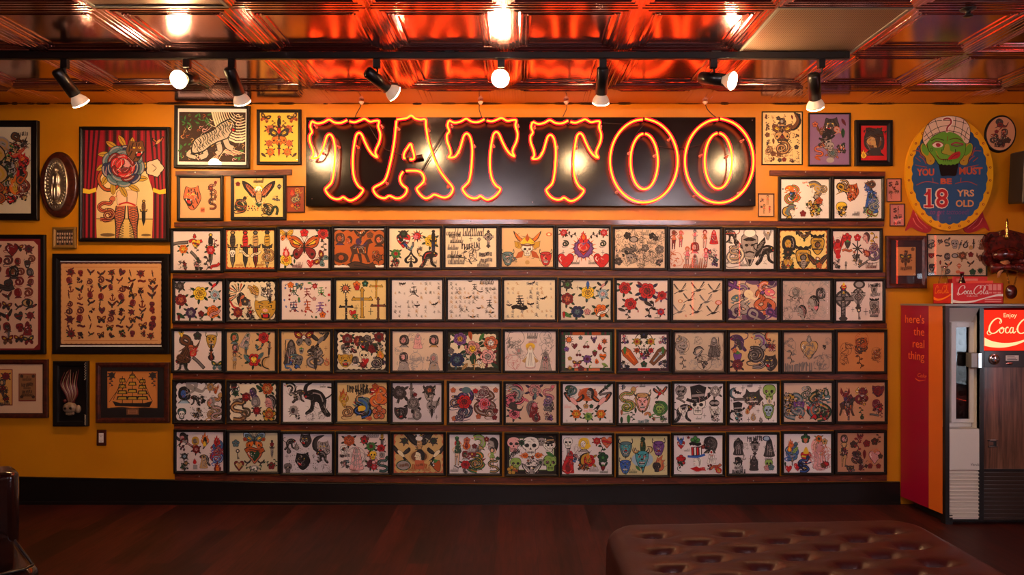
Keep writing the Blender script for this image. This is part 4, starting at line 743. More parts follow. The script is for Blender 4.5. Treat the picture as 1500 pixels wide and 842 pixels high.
 (WHT,'','bust 20,24,12 kKe;robe 20,24,15 KkE;robe~ 84,26,16 KkE;celtic 54,24,13 E;bold 54,9,13 k;crest 54,26,9 EK;pencil 33,24,6 E;anchor 31,46,5 E;bust 20,58,9 kwk;hat 19,58,10 wk;bust 52,60,10 kKe;reaper 52,58,13 KeK;skull 83,60,8 l;flower 79,68,6 d;flower 88,67,6 T;script 83,50,7 K;bold 20,76,11 k;bold 20,68,7 e;ell 78,8,7 B;ell 78,8,5 q',
  'framed flash sheet of hooded black warriors with black lettering'),
 (WHT,'','urn 47,50,20;flower 46,10,9 Go;berry 46,13,6 u;robe 77,46,25 PaE;prof~ 74,28,17 Pda;pencil 76,54,20 d;rose 74,10,7 oGl;flower 86,16,6 aG;coil 16,40,13 bT;snake 16,36,15 Tb;flame 15,20,8 uo;leaf 24,34,8,-40 l;dagger 18,58,8 aEO;heart 10,72,6 r;heart 29,68,7 r;snake 42,62,14 Bb;pencil 90,40,12 u;flame 12,30,6 oy;flower 84,64,6 n;leaf 3,62,4 G;smoke 38,70,10,-20 Bk;flame 88,60,7,50 Rr',
  'white framed flash sheet of a golden urn beside a long haired woman'),
 (rgb(196,140,105),'','lady 15,44,26 KRa;bust 15,14,9 Nad;ink 14,40,8 RmN;flower 35,24,7 N;vine 44,24,12 RN;flower 63,22,7,10 R;flower 80,18,7 NR;dragon 42,50,10 Nmn;ink 40,50,9 NKm;shoe 28,72,10;face 28,74,7 N;pencil 80,50,15 u;heart 80,50,11 d;ink 56,62,9 mRN;flower 92,48,5 N;flower 70,68,5 R;flower 88,68,5 R;leaf 58,44,8 R;bird 50,8,8 RN;vine 88,12,8 N;ink 52,72,6 mR',
  'dim brown framed flash sheet with red inked pin-up and sketches, bottom row end'),
]]
NX0 = [[253,330,409.4,489,570,652.5,735,818,901,982,1064,1143,1221],[255.7,334,412,492,573.7,656,738.7,822,904,986.4,1067.4,1147.5,1225.7],[254.2,331.5,411.6,492.4,574.8,656,739.8,822.6,907,988.8,1069.8,1149,1228],[255.7,334.6,414,493.7,575,658,741,824.8,906.7,988.3,1069.4,1149,1228],[257.6,335.4,414,494.9,576.3,658.3,742.5,823.6,906.4,987.6,1068.6,1149.2,1227.6]]
NX1 = [[321.8,401,480.6,562,644,727,810,892,974,1055,1134,1212.5,1289.6],[324.7,403,484,565,647.3,730,813,894.7,978,1058.7,1138.8,1217,1293.8],[323.8,402,483,565.4,648.4,730.7,814,896.6,980.3,1061,1140.7,1219.4,1296.4],[324.5,404.6,485,566.4,646.4,731.6,815.2,897.9,979.4,1059.7,1138.8,1219.4,1297],[326.4,406,485.7,567.8,649.2,731.6,815,896.5,978,1059,1138.8,1218.5,1296]]
NY0 = [[338,336.5,335,334,334,333.5,333,333.5,334.7,335.3,336.2,337,338],[411.7,411.1,410.2,409.8,409.6,409.6,409.7,410.2,410.2,410.5,410.6,410.8,411.6],[485,485.5,485.5,485.2,485.2,485.2,485.4,485.6,486,486.6,486.8,486.8,486.4],[560,560.3,561,560.4,561.2,561.7,562,562.3,562.8,562,562,561,560.3],[633,634,635.7,635.7,636.2,636.8,637.5,637.8,639,637.8,636.9,635.7,634.3]]
NH = [57.4, 57.8, 57.4, 57.0, 57.0]

# ---------------------------------------------------------------- framed pictures
def wavy(a, u0, v0, u1, v1, c, r, n=9, amp=2.2):
    pts = []
    for (ax, ay, bx, by, k) in ((u0, v0, u1, v0, n), (u1, v0, u1, v1, int(n * .75)), (u1, v1, u0, v1, n), (u0, v1, u0, v0, int(n * .75))):
        nx, ny = (by - ay), -(bx - ax); l = math.hypot(nx, ny); nx, ny = nx / l, ny / l
        for i in range(k * 5):
            t = i / (k * 5); d = amp * abs(math.sin(PI * k * t)) * (1 if 1 else 0)
            pts.append((ax + (bx - ax) * t + nx * d, ay + (by - ay) * t + ny * d))
    a.poly(pts, c)
def paper(a, col, style):
    H = a.H; r = a.rnd
    a.rect(0, 0, 100, H, col)
    if style == 'cut': a.rect(0, 0, 100, H, rgb(34,18,16)); wavy(a, 4, 4, 96, H - 4, col, r)
    elif style == 'edge': a.rect(0, 0, 100, H, 'O'); wavy(a, 4, 3, 99, H - 5, col, r, 12, 1.5)
    elif style == 'burn': a.rect(0, 0, 100, H, 'O'); wavy(a, 3, 3, 97, H - 3, col, r, 10, 2)
    elif style == 'orange': a.rect(0, 0, 100, H, 'u'); wavy(a, 5, 4, 96, H - 4, col, r, 8, 3)
    elif style == 'bars': a.rect(0, 0, 100, H, 'w'); a.rect(0, 3, 100, H - 5, rgb(40,20,16)); wavy(a, 2, 8, 98, H - 8, rgb(190,96,30), r, 6, 4)
    elif style == 'green': a.rect(0, 0, 100, H, rgb(45,42,20)); wavy(a, 6, 7, 93, H - 8, col, r, 10, 1.5)
    elif style == 'black': a.rect(0, 0, 100, H, rgb(30,22,18)); a.rect(5, 7, 95, H - 8, 'l'); a.rect(6, 8, 94, H - 9, col)
    elif style == 'plum': a.rect(0, 0, 100, H, rgb(64,28,46)); a.rect(5, 6, 95, H - 6, col); a.rect(38, H - 6, 62, H - 1, 'r')
    elif style == 'pattern':
        a.rect(0, 0, 100, H, 'G')
        for i in range(12): a.rect(i * 8.5, 0, i * 8.5 + 4, 7, 'K' if i % 2 else 'm'); a.rect(i * 8.5, H - 6, i * 8.5 + 5, H, 'K')
        a.rect(22, 1, 46, 7, 'O'); a.rect(60, 1, 78, 7, 'O'); a.rect(26, H - 5, 50, H, 'u'); a.rect(54, H - 5, 76, H, 'u')
        for i in range(8): a.rect(1, 8 + i * 9, 7, 12 + i * 9, 'K')
        a.rect(8, 8, 96, H - 6, col)
    elif style == 'purple':
        for i in range(10): Pen(a, r.uniform(0, 100), r.choice((r.uniform(0, 20), r.uniform(60, 80))), r.uniform(8, 16)).ell(0, 0, 1.3, .6, PAL['V'] if i % 2 else rgb(120,85,120), 12, r.uniform(-40, 40))
    elif style == 'vig':
        a.rect(0, 0, 100, H, rgb(150,128,112)); wavy(a, 3, 3, 97, H - 4, col, r, 5, 1.5)
    elif style == 'band': a.rect(0, 0, 100, 7, 'w'); a.rect(0, 7, 100, 7.6, 'E')

def art_part(t, w, h, fn, y, name='artwork', H=None, m='ink'):
    a = Art(w, h, H); fn(a); mb = MB()
    mb.box(-w / 2, w / 2, y, y + .002, -h / 2, h / 2, 0, rgb(200,190,175))
    a.bake(mb, y)
    return mb.build(name, m, t)
def picture(px0, py0, px1, py1, ip, label, fn, cat='picture', name='framed_picture', group=None, frame='black_frame', depth=.022, mat_=None, gl=True, prof=None, y0=-.003, tilt=0, artname='artwork', Hn=None, glabel=None):
    """frame outline px0..py1 in photo pixels; ip: inner opening (left, top, right, bottom) border widths in px"""
    yb = y0 - depth
    p, q = W(px0, py0, yb), W(px1, py1, yb)
    w, h = q[0] - p[0], p[2] - q[2]
    t = thing(name, label, cat, ((p[0] + q[0]) / 2, 0, (p[2] + q[2]) / 2), group)
    if tilt: t.rotation_euler = (0, math.radians(tilt), 0)
    k = (DC + yb) / F
    b = ip * k if not isinstance(ip, tuple) else sum(ip) / 4 * k
    mb = MB()
    pr = prof or [(0, y0), (0, yb + .003), (.003, yb), (b * .55, yb), (b * .8, yb + .004), (b, yb + .006), (b, y0)]
    mb.rects(w, h, pr); mb.build('frame', frame, t)
    ya = yb + .0125
    aw, ah = w - 2 * b + .002, h - 2 * b + .002
    if mat_:
        c, mx, mt, mr, mbm = mat_   # colour and margins in px
        mm = MB(); W2, H2 = aw / 2, ah / 2; l, r_, u, d = mx * k, mr * k, mt * k, mbm * k
        mm.box(-W2, -W2 + l, ya - .001, ya + .002, -H2, H2); mm.box(W2 - r_, W2, ya - .001, ya + .002, -H2, H2)
        mm.box(-W2 + l, W2 - r_, ya - .001, ya + .002, H2 - u, H2); mm.box(-W2 + l, W2 - r_, ya - .001, ya + .002, -H2, -H2 + d)
        mm.fc = [c] * len(mm.f); mm.build('picture_mat', 'ink', t)
        o = art_part(t, aw - l - r_ + .002, ah - u - d + .002, fn, ya + .0005, artname, Hn)
        o.location = ((l - r_) / 2, 0, (d - u) / 2)
        ya -= .001
    else: art_part(t, aw, ah, fn, ya, artname, Hn)
    if gl:
        g = MB(); g.add([(-aw / 2 + .0, ya - .0045, -ah / 2), (aw / 2, ya - .0045, -ah / 2), (aw / 2, ya - .0045, ah / 2), (-aw / 2, ya - .0045, ah / 2)], [(0, 1, 2, 3)])
        o = g.build('glass_pane', 'glass', t)
    return t

GG = 'framed flash sheets between the wooden rails'
for r in range(5):
    for c in range(13):
        col, st, sp, lab = SH[r][c]
        x0, x1, y0 = NX0[r][c], NX1[r][c], NY0[r][c]; y1 = y0 + NH[r] - (.5 if r == 0 and c > 10 else 0)
        # the frames' outer edges nearly touch
        bx = 4.0 if c in (0, 12) else 3.7
        def fn(a, col=col, st=st, sp=sp): a.rnd = random.Random(r * 100 + c); paper(a, col, st); draw(a, sp, 1.16)
        picture(x0 - bx, y0 - bx, x1 + bx, y1 + bx, bx, lab, fn, group=GG, name='framed_flash_sheet', Hn=80)

# ---------------------------------------------------------------- rails with screws
def rail(name, pts, hgt, label, screws, end=(0, 0)):
    """pts: (px, py_top) breakpoints; boards follow them"""
    y0, y1 = -.016, -.001
    mb = MB(); P = [W(x, y, y0) for x, y in pts]; Q = [W(x, y + hgt, y0) for x, y in pts]
    n = len(P); vs = []
    cx = (P[0][0] + P[-1][0]) / 2; cz = (P[0][2] + Q[0][2]) / 2; o = Vector((cx, 0, cz))
    for a, b in zip(P, Q): vs += [Vector((a[0], y0, a[2])) - o, Vector((b[0], y0, b[2])) - o, Vector((b[0], y1, b[2])) - o, Vector((a[0], y1, a[2])) - o]
    fs = [(0, 3, 2, 1), tuple((n - 1) * 4 + k for k in range(4))]
    for i in range(n - 1):
        for k in range(4): l = (k + 1) % 4; fs.append((i * 4 + k, i * 4 + l, i * 4 + 4 + l, i * 4 + 4 + k))
    mb.add(vs, fs); t = mb.build(name, 'rail', None, o); tag(t, label, 'rail', 'wooden rails holding the flash sheets')
    first = None
    for x in screws:
        for i in range(n - 1):
            if pts[i][0] <= x <= pts[i + 1][0]:
                f = (x - pts[i][0]) / (pts[i + 1][0] - pts[i][0]); yy = pts[i][1] + f * (pts[i + 1][1] - pts[i][1]) + hgt * (.3 + .4 * ((x * 7) % 1)); break
        else: continue
        q = Vector(W(x, yy, y0)) - o
        if first is None:
            s = MB(); s.lathe((0, 0, 0), (0, -1, 0), [(.0045, 0), (.0045, .0015), (.003, .003), (.0, .0034)], 10); s.box(-.0035, .0035, -.0038, -.003, -.0006, .0006)
            first = s.build('screw', 'steel', t); first.location = q
        else:
            d = first.copy(); COL.objects.link(d); d.parent = t; d.location = q
    return t
mid = lambda r: [(a + b) / 2 for a, b in zip(NX0[r], NX1[r])]
rail('wooden_rail', [(255, 325.5), (480, 322), (750, 321.3), (1000, 322.5), (1295, 324.8)], 6.6, 'reddish wooden rail under the neon sign, above the top row', mid(0))
rail('wooden_rail', [(253, 401), (480, 397.4), (750, 396), (1000, 396.8), (1297, 398.6)], 7.1, 'reddish wooden rail between the first and second rows of sheets', mid(0))
rail('wooden_rail', [(253, 473.3), (480, 472), (750, 471.6), (1000, 472.6), (1299, 473.4)], 7.4, 'reddish wooden rail between the second and third rows of sheets', mid(1))
rail('wooden_rail', [(253, 546.8), (480, 547), (750, 548), (1000, 548.3), (1300, 547.2)], 8., 'reddish wooden rail between the third and fourth rows of sheets', mid(2))
rail('wooden_rail', [(255, 621.3), (480, 622.5), (750, 624.2), (1000, 624.3), (1300, 621.5)], 7.4, 'reddish wooden rail between the fourth and bottom rows of sheets', mid(3))
rail('wooden_rail', [(256, 694.5), (480, 697), (750, 699.6), (1000, 699.6), (1299, 695.5)], 8.6, 'reddish wooden rail under the bottom row, just above the black baseboard', mid(4))
rail('wooden_rail', [(257, 250.5), (340, 249.5), (427, 248)], 7.6, 'short wooden rail above the tiger and eagle sheets, upper left', [286, 374])
rail('wooden_rail', [(1128, 249.3), (1210, 249.8), (1297, 251.2)], 7.2, 'short wooden rail above two sheets at upper right', [1180, 1260])

# ---------------------------------------------------------------- the other pictures on the wall
def F_(paper_c, spec, style=''):
    def fn(a): a.rnd = random.Random(len(spec)); paper(a, paper_c, style); draw(a, spec)
    return fn
picture(258.5, 256, 326, 323, 4.2, 'framed tan flash sheet of a roaring tiger head and curling snake', F_(rgb(228,180,128), 'tiger 30,42,25 ua;snake 80,22,14 RaK;snake 80,52,14 nRa;dagger 78,36,12 KnR;rose 76,22,6 RuK;box 56,68,5 u;bold 56,68,4 R;ink 78,50,6 KRe'), Hn=85, name='framed_flash_sheet')
picture(337.5, 256, 418.5, 322, 4.6, 'framed yellow flash sheet of a spread-winged eagle, lizards below', F_(rgb(244,205,120), 'eagle 50,32,27 Oow;ell 50,22,12 y;eagle 50,32,24 uaw;coil 12,58,14 kG;snake 14,54,15 kO;coil 68,66,13 kY;snake 74,66,15,80 kG;script 50,7,10 K;gem 92,18,6 K;flower 8,12,5 R;ink 84,42,6 OKn;shoe 86,44,8,20;'+scatter(3,['dot'],['O','K'],6,3,20,56,60,68,1.6)), Hn=80, name='framed_flash_sheet')
picture(1141, 258.2, 1219, 323.5, 4., 'framed sheet of coloured spiky creatures and a grey fish', F_(WHT, 'dragon 25,32,18 uog;flame 26,30,14 oR;ink 25,34,10 Ggb;koi 72,24,17 eYE;smoke 82,24,14 YE;coil 88,22,9 eY;ink 72,56,16 yYo;ink 60,52,10 yGY;flower 80,44,8 OR;koi~ 20,68,14 eTY;moon 14,66,12 Y;flower 46,70,7 R;ink 72,64,12 ylY;bold 50,7,5 u;dot 4,20,2 T'), Hn=80, name='framed_flash_sheet')
picture(1219.2, 258, 1296, 323.3, 3.8, 'framed sheet with golden skull and blue bearded figure', F_(WHT, 'tiger 38,26,17 Oo;coil 20,14,12 Ka;smoke 20,22,16 kY;ink 36,36,10 Oou;skull 16,60,13 yY;ink 20,64,12 ykY;robe 78,44,24 bTE;prof 70,18,13 KbT;flame 76,10,12,80 nK;ink 84,34,12 bTb;ink 70,66,12 ubT;smoke 80,72,14 lR;script 46,72,8 E;dragon 84,52,12 TbE'), Hn=80, name='framed_flash_sheet')
def tigerfn(a):
    r = random.Random(5); H = a.H
    a.rect(0, 0, 100, H, 'w'); a.rect(2, 5, 98, H - 5, rgb(62,36,24)); a.rnd = r
    for i in range(80):
        x, y = r.uniform(4, 96), r.uniform(8, H - 8)
        Pen(a, x, y, r.uniform(3, 6), r.uniform(0, 360)).line([(-1, -.4), (-.3, .2), (.4, -.1), (.6, .6), (0, .8)], .2, r.choice('nnaacPEYNO'), 3, taper=2)
    for i in range(10): Pen(a, 88, 2 + i * 1.0, 10 + i * 3.2).line([(-1, .2), (-.75, -.5), (-.1, -.95), (.6, -.8)], .07, 'c', 3)
    for i in range(26): m_leaf(Pen(a, r.uniform(4, 46), r.uniform(8, 30), r.uniform(2.2, 4), r.uniform(0, 180)), r.choice('gGg'))
    for i in range(16): m_leaf(Pen(a, r.choice((r.uniform(72, 95), r.uniform(3, 18), r.uniform(30, 44))), r.uniform(50, 73), 3, r.uniform(0, 180)), 'g')
    for k_ in range(9): Pen(a, 62 + k_ * 2, 76 - k_ * .4, 14).line([(-1.6, -.5), (-.6, .5 + k_ * .06), (.4, .9), (1.4, .6)], .06, 'caPn'[k_ % 4], 3)
    p = Pen(a, 54, 42, 25); G_ = rgb(206,192,172)
    def limb(pts, w, dk=True):
        p.line(pts, w + .1, 'k', 4); p.line(pts, w, G_, 4)
    limb([(-1.35, -.75), (-1.55, -1.), (-1.1, -1.15)], .2); limb([(-.75, -.5), (-.5, -.95), (-.85, -1.15)], .28); limb([(.55, .1), (.75, -.45), (1.05, -.62)], .3); limb([(.15, -.1), (.3, -.7), (.1, -.95)], .28)
    p.poly([(-1.35, -.95), (-1.25, -.2), (-.7, .2), (-.15, .45), (.3, .85), (.85, 1.1), (1.15, .85), (1.2, .55), (.95, .3), (.8, .0), (.5, -.15), (.1, -.3), (-.3, -.55), (-.7, -.85)], 'k', 3)
    p.poly([(-1.28, -.85), (-1.18, -.2), (-.68, .14), (-.12, .39), (.33, .78), (.84, 1.02), (1.08, .82), (1.12, .56), (.9, .33), (.74, .03), (.45, -.1), (.08, -.24), (-.32, -.48), (-.7, -.76)], G_, 3)
    for i in range(17):
        t = i / 16; x, y = -1.15 + 2.0 * t, -.55 + 1.35 * t ** .9; d = r.uniform(-.05, .05)
        p.line([(x - .16, y + .3), (x + .03 + d, y + .05), (x - .02, y - .1)], .055, 'k', 3, taper=2); p.line([(x + .28, y - .32), (x + .14 + d, y - .15), (x + .17, y)], .05, 'k', 3, taper=2)
    for x, y in ((.8, .75), (-.2, -.1), (-.9, -.5)): p.line([(x, y + .1), (x + .12, y), (x, y - .1), (x - .08, y)], .04, 'K', 3)
    p.poly([(.95, .62), (1.25, .5), (1.15, .3), (.92, .42)], 'k'); p.poly([(1.0, .55), (1.18, .46), (1.08, .36), (.98, .44)], 'r'); p.ell(.86, .84, .08, .05, 'y', 6); p.ell(.87, .84, .03, .04, 'k', 5); p.line([(.75, .95), (.98, .88)], .06, 'k'); p.line([(1.05, .72), (1.2, .6)], .06, 'k')
    engrave(p, 'samurai', 'kE')
    a.poly([(2, 0), (98, 0), (98, 4.8), (2, 4.8)], 'w'); a.poly([(2, H - 4.8), (98, H - 4.8), (98, H), (2, H)], 'w')
picture(254.5, 154, 365, 245.8, 4.6, 'large black framed print of a white tiger climbing among green leaves', tigerfn, tilt=.4, depth=.028)
picture(375.5, 160, 440.5, 240.6, 4.4, 'yellow print of mirrored roses round a central dagger, black frame', F_(rgb(248,205,80), 'dagger 50,42,34 krO;rose 26,42,12 uON;rose 74,42,12 uON;rose 24,78,10 uoN;rose 76,78,10 uoN;heart 50,72,15 oY;bfly 50,60,22 Ko;bfly 14,14,12,-20 NO;bfly 86,14,12,20 NO;rose 28,100,11 oYN;rose 72,100,11 oYN;dagger 50,94,18 krR;leaf 10,108,8,50 N;leaf 90,108,8,-50 N;spark 50,56,10 k;heart 50,50,5 r;vine 36,30,10 N;vine 64,30,10 N'), Hn=125)
picture(418.7, 272, 446, 311, 1.6, 'tiny red and gold print hanging between the eagle sheet and the neon sign', F_(rgb(150,60,25), 'ink 50,60,30 ROY;dragon 50,64,26 TRY;flame 30,30,22 rO;ink 60,110,24 RYr;smoke 70,30,24 YR;flower 30,110,12 oY'), Hn=145, frame='red_frame', depth=.012)
picture(1111, 283, 1134.8, 317, 1.2, 'tiny framed drawing of figures right of the neon sign', F_(rgb(225,170,130), 'lady 62,40,34 Nua;lady 38,100,32 Nua;ink 24,40,14 KuR;box 20,86,7 N;lady 74,104,24 Nru'), Hn=148, frame='red_frame', depth=.01)
picture(1116.6, 162.8, 1176.6, 241, 1.3, 'cream print of a dark sword emblem, leftmost above the right rail', F_(rgb(245,210,150), scatter(77,['ink','vine','pencil','flower','leaf'],['KnR','Rn','Ka','n'],6,8,4,4,96,128,7,.2)+';moon 70,20,28,150 n;dagger 50,66,44 Kan;urn 50,30,14;rose 50,60,14 nRK;bfly 50,50,22 na;coil 50,92,20 na;bust 50,24,10 NaE;coil 16,96,10 na'), Hn=131, depth=.015)
picture(1185, 164.8, 1246.8, 242.8, 2.0, 'purple print of dark bird heads and skull, thin black frame', F_(rgb(140,105,150), 'tiger 56,30,22 KEr;hat 44,62,24 EkT;snake 24,90,16 Ouv;bird 30,40,14 nR;rose 58,98,15 eTu;ink 80,84,14 GuK;leaf 86,20,10,30 m;flower 14,26,8 uR;skull 52,82,11 E;ink 30,74,10 RuK;smoke 74,44,14 uE;ell 52,116,10 E;leaf 84,48,12 G;leaf 20,112,9,60 O'), Hn=128, depth=.018)
picture(1253.8, 175.4, 1308.2, 242.3, 8., 'dark framed painting of a thorn-crowned bearded face on red', F_(rgb(205,30,35), 'bust 52,62,52 KNn;ell 50,66,30 n;ell 46,60,22 a;prof 48,60,30 NaK;banner 54,26,34,-20 N;bold 52,24,30 K;ell 56,98,22 K;flame 12,108,16 yY;vine 80,20,20,50 GK;vine 30,20,18,80 NK;shoe 30,80,16,-30'), Hn=132, depth=.025)
picture(1299.4, 261, 1321.4, 295.2, 1.1, 'tiny red-toned drawing, upper of two right of the rail', F_(rgb(220,130,120), 'ink 30,34,18 RmK;ink 72,26,16 uRm;ink 30,90,18 mRu;ink 70,84,18 RuK;bird 52,60,16 RN;vine 30,120,14 m'), Hn=150, frame='red_frame', depth=.01)
picture(1304, 298, 1326.2, 331, 1.1, 'tiny reddish drawing hung lower beside the genie sign', F_(rgb(222,130,125), 'ink 40,40,18 KRm;lady 60,40,26 mRd;ink 40,90,18 mKR;ink 70,80,16 uRe;box 50,128,30 d;bold 50,128,24 m'), Hn=145, frame='red_frame', depth=.01)
picture(1298.8, 345, 1358.4, 422, 6.8, 'mahogany framed small print on a dark mat, beside the vending machine', F_(rgb(196,130,80), 'dagger 48,62,44 Kna;bfly 48,60,26 Kn;rose 50,66,14 nKn;vine 24,60,14 n;vine 74,60,14 n;flower 84,12,10 n;bold 50,110,26 n;ink 50,30,12 nKO'), Hn=148, frame='red_frame', mat_=(rgb(48,20,30), 9, 10, 9, 12))
picture(1358.6, 342.6, 1447, 404.2, 1.3, 'wide pale sheet of many small black tattoo designs above the cartons', F_(rgb(220,190,160), 'dragon 8,16,7 KEe;wolf 22,12,5 Ke;snake 34,12,7 Ke;skull 47,16,7 E;dagger 56,18,9,-20 KEK;flame 66,16,7,-20 KE;dagger 79,16,9 Ken;robe 93,16,9 nuK;face 7,36,5 Ru;banner 20,36,5 K;bust 34,38,7 KEe;ell 47,36,6 K;ell 47,36,4 E;rose 60,36,8 nua;flower 74,34,5 R;bird 90,38,8 nK;oni 8,56,7 KR;leaf 22,48,4 R;swal 36,52,6 Ku;gem 54,54,5 u;swal 74,50,6 Kn;coil 34,64,5 Ke;bold 8,66,6 K;flower 74,22,4 a;flower 77,64,6 G;sun 90,62,6 KG;ell 52,64,4 u'), Hn=70, depth=.012)

# left part of the wall
def curtain(a):
    H = a.H; a.rnd = random.Random(4)
    a.rect(0, 0, 100, H, 'm'); a.rect(0, 0, 100, 100, 'R')
    for i in range(11):
        x = i * 9.5 - 2; a.rect(x, 0, x + 3.4, 72, rgb(46,6,16)); a.rect(x + 3.4, 0, x + 5, 72, rgb(110,10,28)); a.rect(x + 5, 0, x + 7.4, 72, rgb(176,16,44)); a.rect(x + 7.4, 0, x + 8.6, 72, rgb(120,10,30))
    a.poly([(16, 75), (24, 50), (76, 50), (84, 75), (84, H), (16, H)], rgb(240,208,150))
    a.rect(16, 108, 84, 109, rgb(70,45,20)); a.poly([(16, 109), (84, 109), (84, H), (16, H)], rgb(232,195,110))
    a.poly([(0, 0), (24, 0), (24, 40), (15, 73), (0, 76)], rgb(160,14,38)); a.poly([(100, 0), (76, 0), (76, 40), (85, 73), (100, 76)], rgb(160,14,38))
    for i in range(4): a.poly([(i * 6, 0), (i * 6 + 2.8, 0), (i * 4 + 1.7, 72), (i * 4, 72)], rgb(52,6,16)); a.poly([(100 - i * 6, 0), (97.2 - i * 6, 0), (98.3 - i * 4, 72), (100 - i * 4, 72)], rgb(52,6,16))
    a.poly([(0, 76), (15, 76), (17, H), (0, H)], 'R'); a.poly([(100, 76), (85, 76), (83, H), (100, H)], 'R')
    for i in range(3): a.rect(i * 5.5 + 1, 76, i * 5.5 + 3.4, H, rgb(48,6,16)); a.rect(96.6 - i * 5.5, 76, 99 - i * 5.5, H, rgb(48,6,16)); a.rect(i * 5.5 + 4, 76, i * 5.5 + 5.4, H, rgb(176,16,44)); a.rect(95 - i * 5.5, 76, 96.2 - i * 5.5, H, rgb(176,16,44))
    a.poly([(0, 71), (8, 73), (16, 70), (16, 75), (8, 78), (0, 77)], 'y'); a.poly([(100, 71), (92, 73), (84, 70), (84, 75), (92, 78), (100, 77)], 'y')
    Pen(a, 30, 128, 9).ell(0, 0, 1, .25, rgb(120,90,55)); Pen(a, 76, 128, 6).ell(0, 0, 1, .25, rgb(120,90,55)); Pen(a, 52, 143, 18).ell(0, 0, 1, .16, rgb(120,90,55))
    for s, x in ((0, 45), (1, 60)):
        p = Pen(a, x, 112.5, 27, flip=bool(s))
        p.poly([(-.2, .75), (.25, .75), (.22, .2), (.02, -.25), (-.05, -.85), (-.22, -.85), (-.22, -.2), (-.28, .3)], 'k'); p.poly([(-.16, .75), (.2, .75), (.16, .2), (-.02, -.25), (-.08, -.8), (-.18, -.8), (-.17, -.2), (-.22, .3)], 'u')
        for i in range(14): z = .7 - i * .11; p.line([(-.2, z), (.14, z - .1)], .025, 'K'); p.line([(.16, z), (-.2, z - .1)], .025, 'K')
        p.poly([(-.28, -.75), (0, -.75), (.02, -1.0), (-.3, -1.05)], 'R')
    p = Pen(a, 53, 84, 14); p.out([(-.75, .7), (.75, .7), (.85, 0), (.7, -.55), (0, -.3), (-.75, -.5), (-.85, 0)], 's', 'k', 1.05); p.line([(0, .2), (0, -.4)], .06, 'k'); p.line([(-.7, -.5), (0, -.3), (.7, -.55)], .14, 'r', 2)
    m_snake(Pen(a, 28, 96, 14), 'uR'); m_coil(Pen(a, 31, 104, 8), 'Ra'); m_dagger(Pen(a, 73, 101, 16), 'nkY')
    p = Pen(a, 30, 66, 16); p.line([(-.3, 1.2), (-.7, .4), (-.2, -.4), (.6, -.3), (.8, .2)], .3, 'k', 4); p.line([(-.3, 1.2), (-.7, .4), (-.2, -.4), (.6, -.3), (.8, .2)], .18, 'O', 4)
    for t in range(12):
        q = Pen(a, 48 + 24 * math.cos(t * .52), 44 + 30 * math.sin(t * .52), 9, -t * 30 - 60); m_leaf(q, 'Y')
    p = Pen(a, 48, 43, 27)
    for n_, R_, z, cs in ((9, .72, .36, 'TBT'), (7, .5, .36, 'BTR'), (6, .34, .32, 'rRr'), (4, .17, .26, 'rRd')):
        for i in range(n_):
            t = i * 6.283 / n_ + n_; x, y = R_ * math.cos(t), R_ * math.sin(t) - .03; d = math.degrees(t) - 90
            p.ell(x, y, z, z * .72, 'k', 12, d); p.ell(x * 1.02, y * 1.02, z * .92, z * .62, cs[i % 3], 12, d); p.ell(x * 1.16, y * 1.16, z * .66, z * .26, 'E' if n_ > 6 else 'd', 10, d); p.ell(x * 1.08, y * 1.08, z * .6, z * .24, cs[i % 3], 10, d)
    engrave(p, 'ink', 'RB')
    m_tiger(Pen(a, 63, 25, 13, 0, True), 'nO'); p = Pen(a, 86, 46, 11); p.lobe(0, 0, 1, 5, .12, 'k'); p.lobe(0, 0, .9, 5, .12, 's'); p.line([(-.3, .4), (.2, 0), (-.2, -.4)], .07, 'k', 2); m_swal(Pen(a, 90, 14, 7), 'Oa')
picture(114.8, 185.2, 247.5, 353.6, 5.2, 'black framed poster of a rose in stockings on a red-curtained stage', curtain, Hn=132, depth=.03, tilt=.3)
picture(-70, 176, 54, 321.8, 9.5, 'black framed white poster of swirling dragon tattoo, cropped at the left edge', F_(rgb(232,215,180), 'dragon 64,46,22 aEg;dragon 66,72,20 EaG;prof 72,56,14 aEn;smoke 66,30,18 Ea;ink 62,60,16 aEG;dragon 40,56,30 aEY;ink 74,40,12 EaK;smoke 82,18,12 Kn;bold 86,10,8 K;flame 88,44,12,20 ro;flame 86,62,12,10 rk;smoke 84,34,13,60 ru;ink 90,24,8 Kun;ink 88,52,8 rRk;ink 70,92,14 RrO;ink 86,90,12 mRa;flame 78,80,14 oY;coil 88,84,10 Rn;smoke 90,70,12,80 KO;dragon 50,94,16 OYn;ink 76,30,10 arG'), Hn=120, depth=.03)
def tallsheet(a):
    H = a.H; a.rnd = random.Random(6); a.rect(0, 0, 100, H, 'R'); a.poly([(0, 3), (91, 3), (96, 8), (96, H - 7), (91, H - 2), (0, H - 2)], rgb(222,178,150))
    draw(a, scatter(61, ['ink', 'rose', 'bust', 'skull', 'coil', 'swal', 'bfly', 'heart', 'eagle'], ['RKm', 'RnK', 'mKn', 'KRe', 'Rm'], 7, 9, 3, 6, 93, H - 6, 5.8, .15))
    draw(a, 'heart 66,14,7 R;oni 84,30,5 KR;bust 68,40,8 kKn;banner 56,58,12 K;ell 84,76,7 K;ell 84,76,5 a;prof 84,76,4 kkK;robe 84,106,8 RmK;dagger 62,110,9 Ken')
picture(-72, 343.4, 64.6, 518.6, 6., 'tall framed flash sheet of scattered red and black designs at far left', tallsheet, Hn=132, depth=.026)
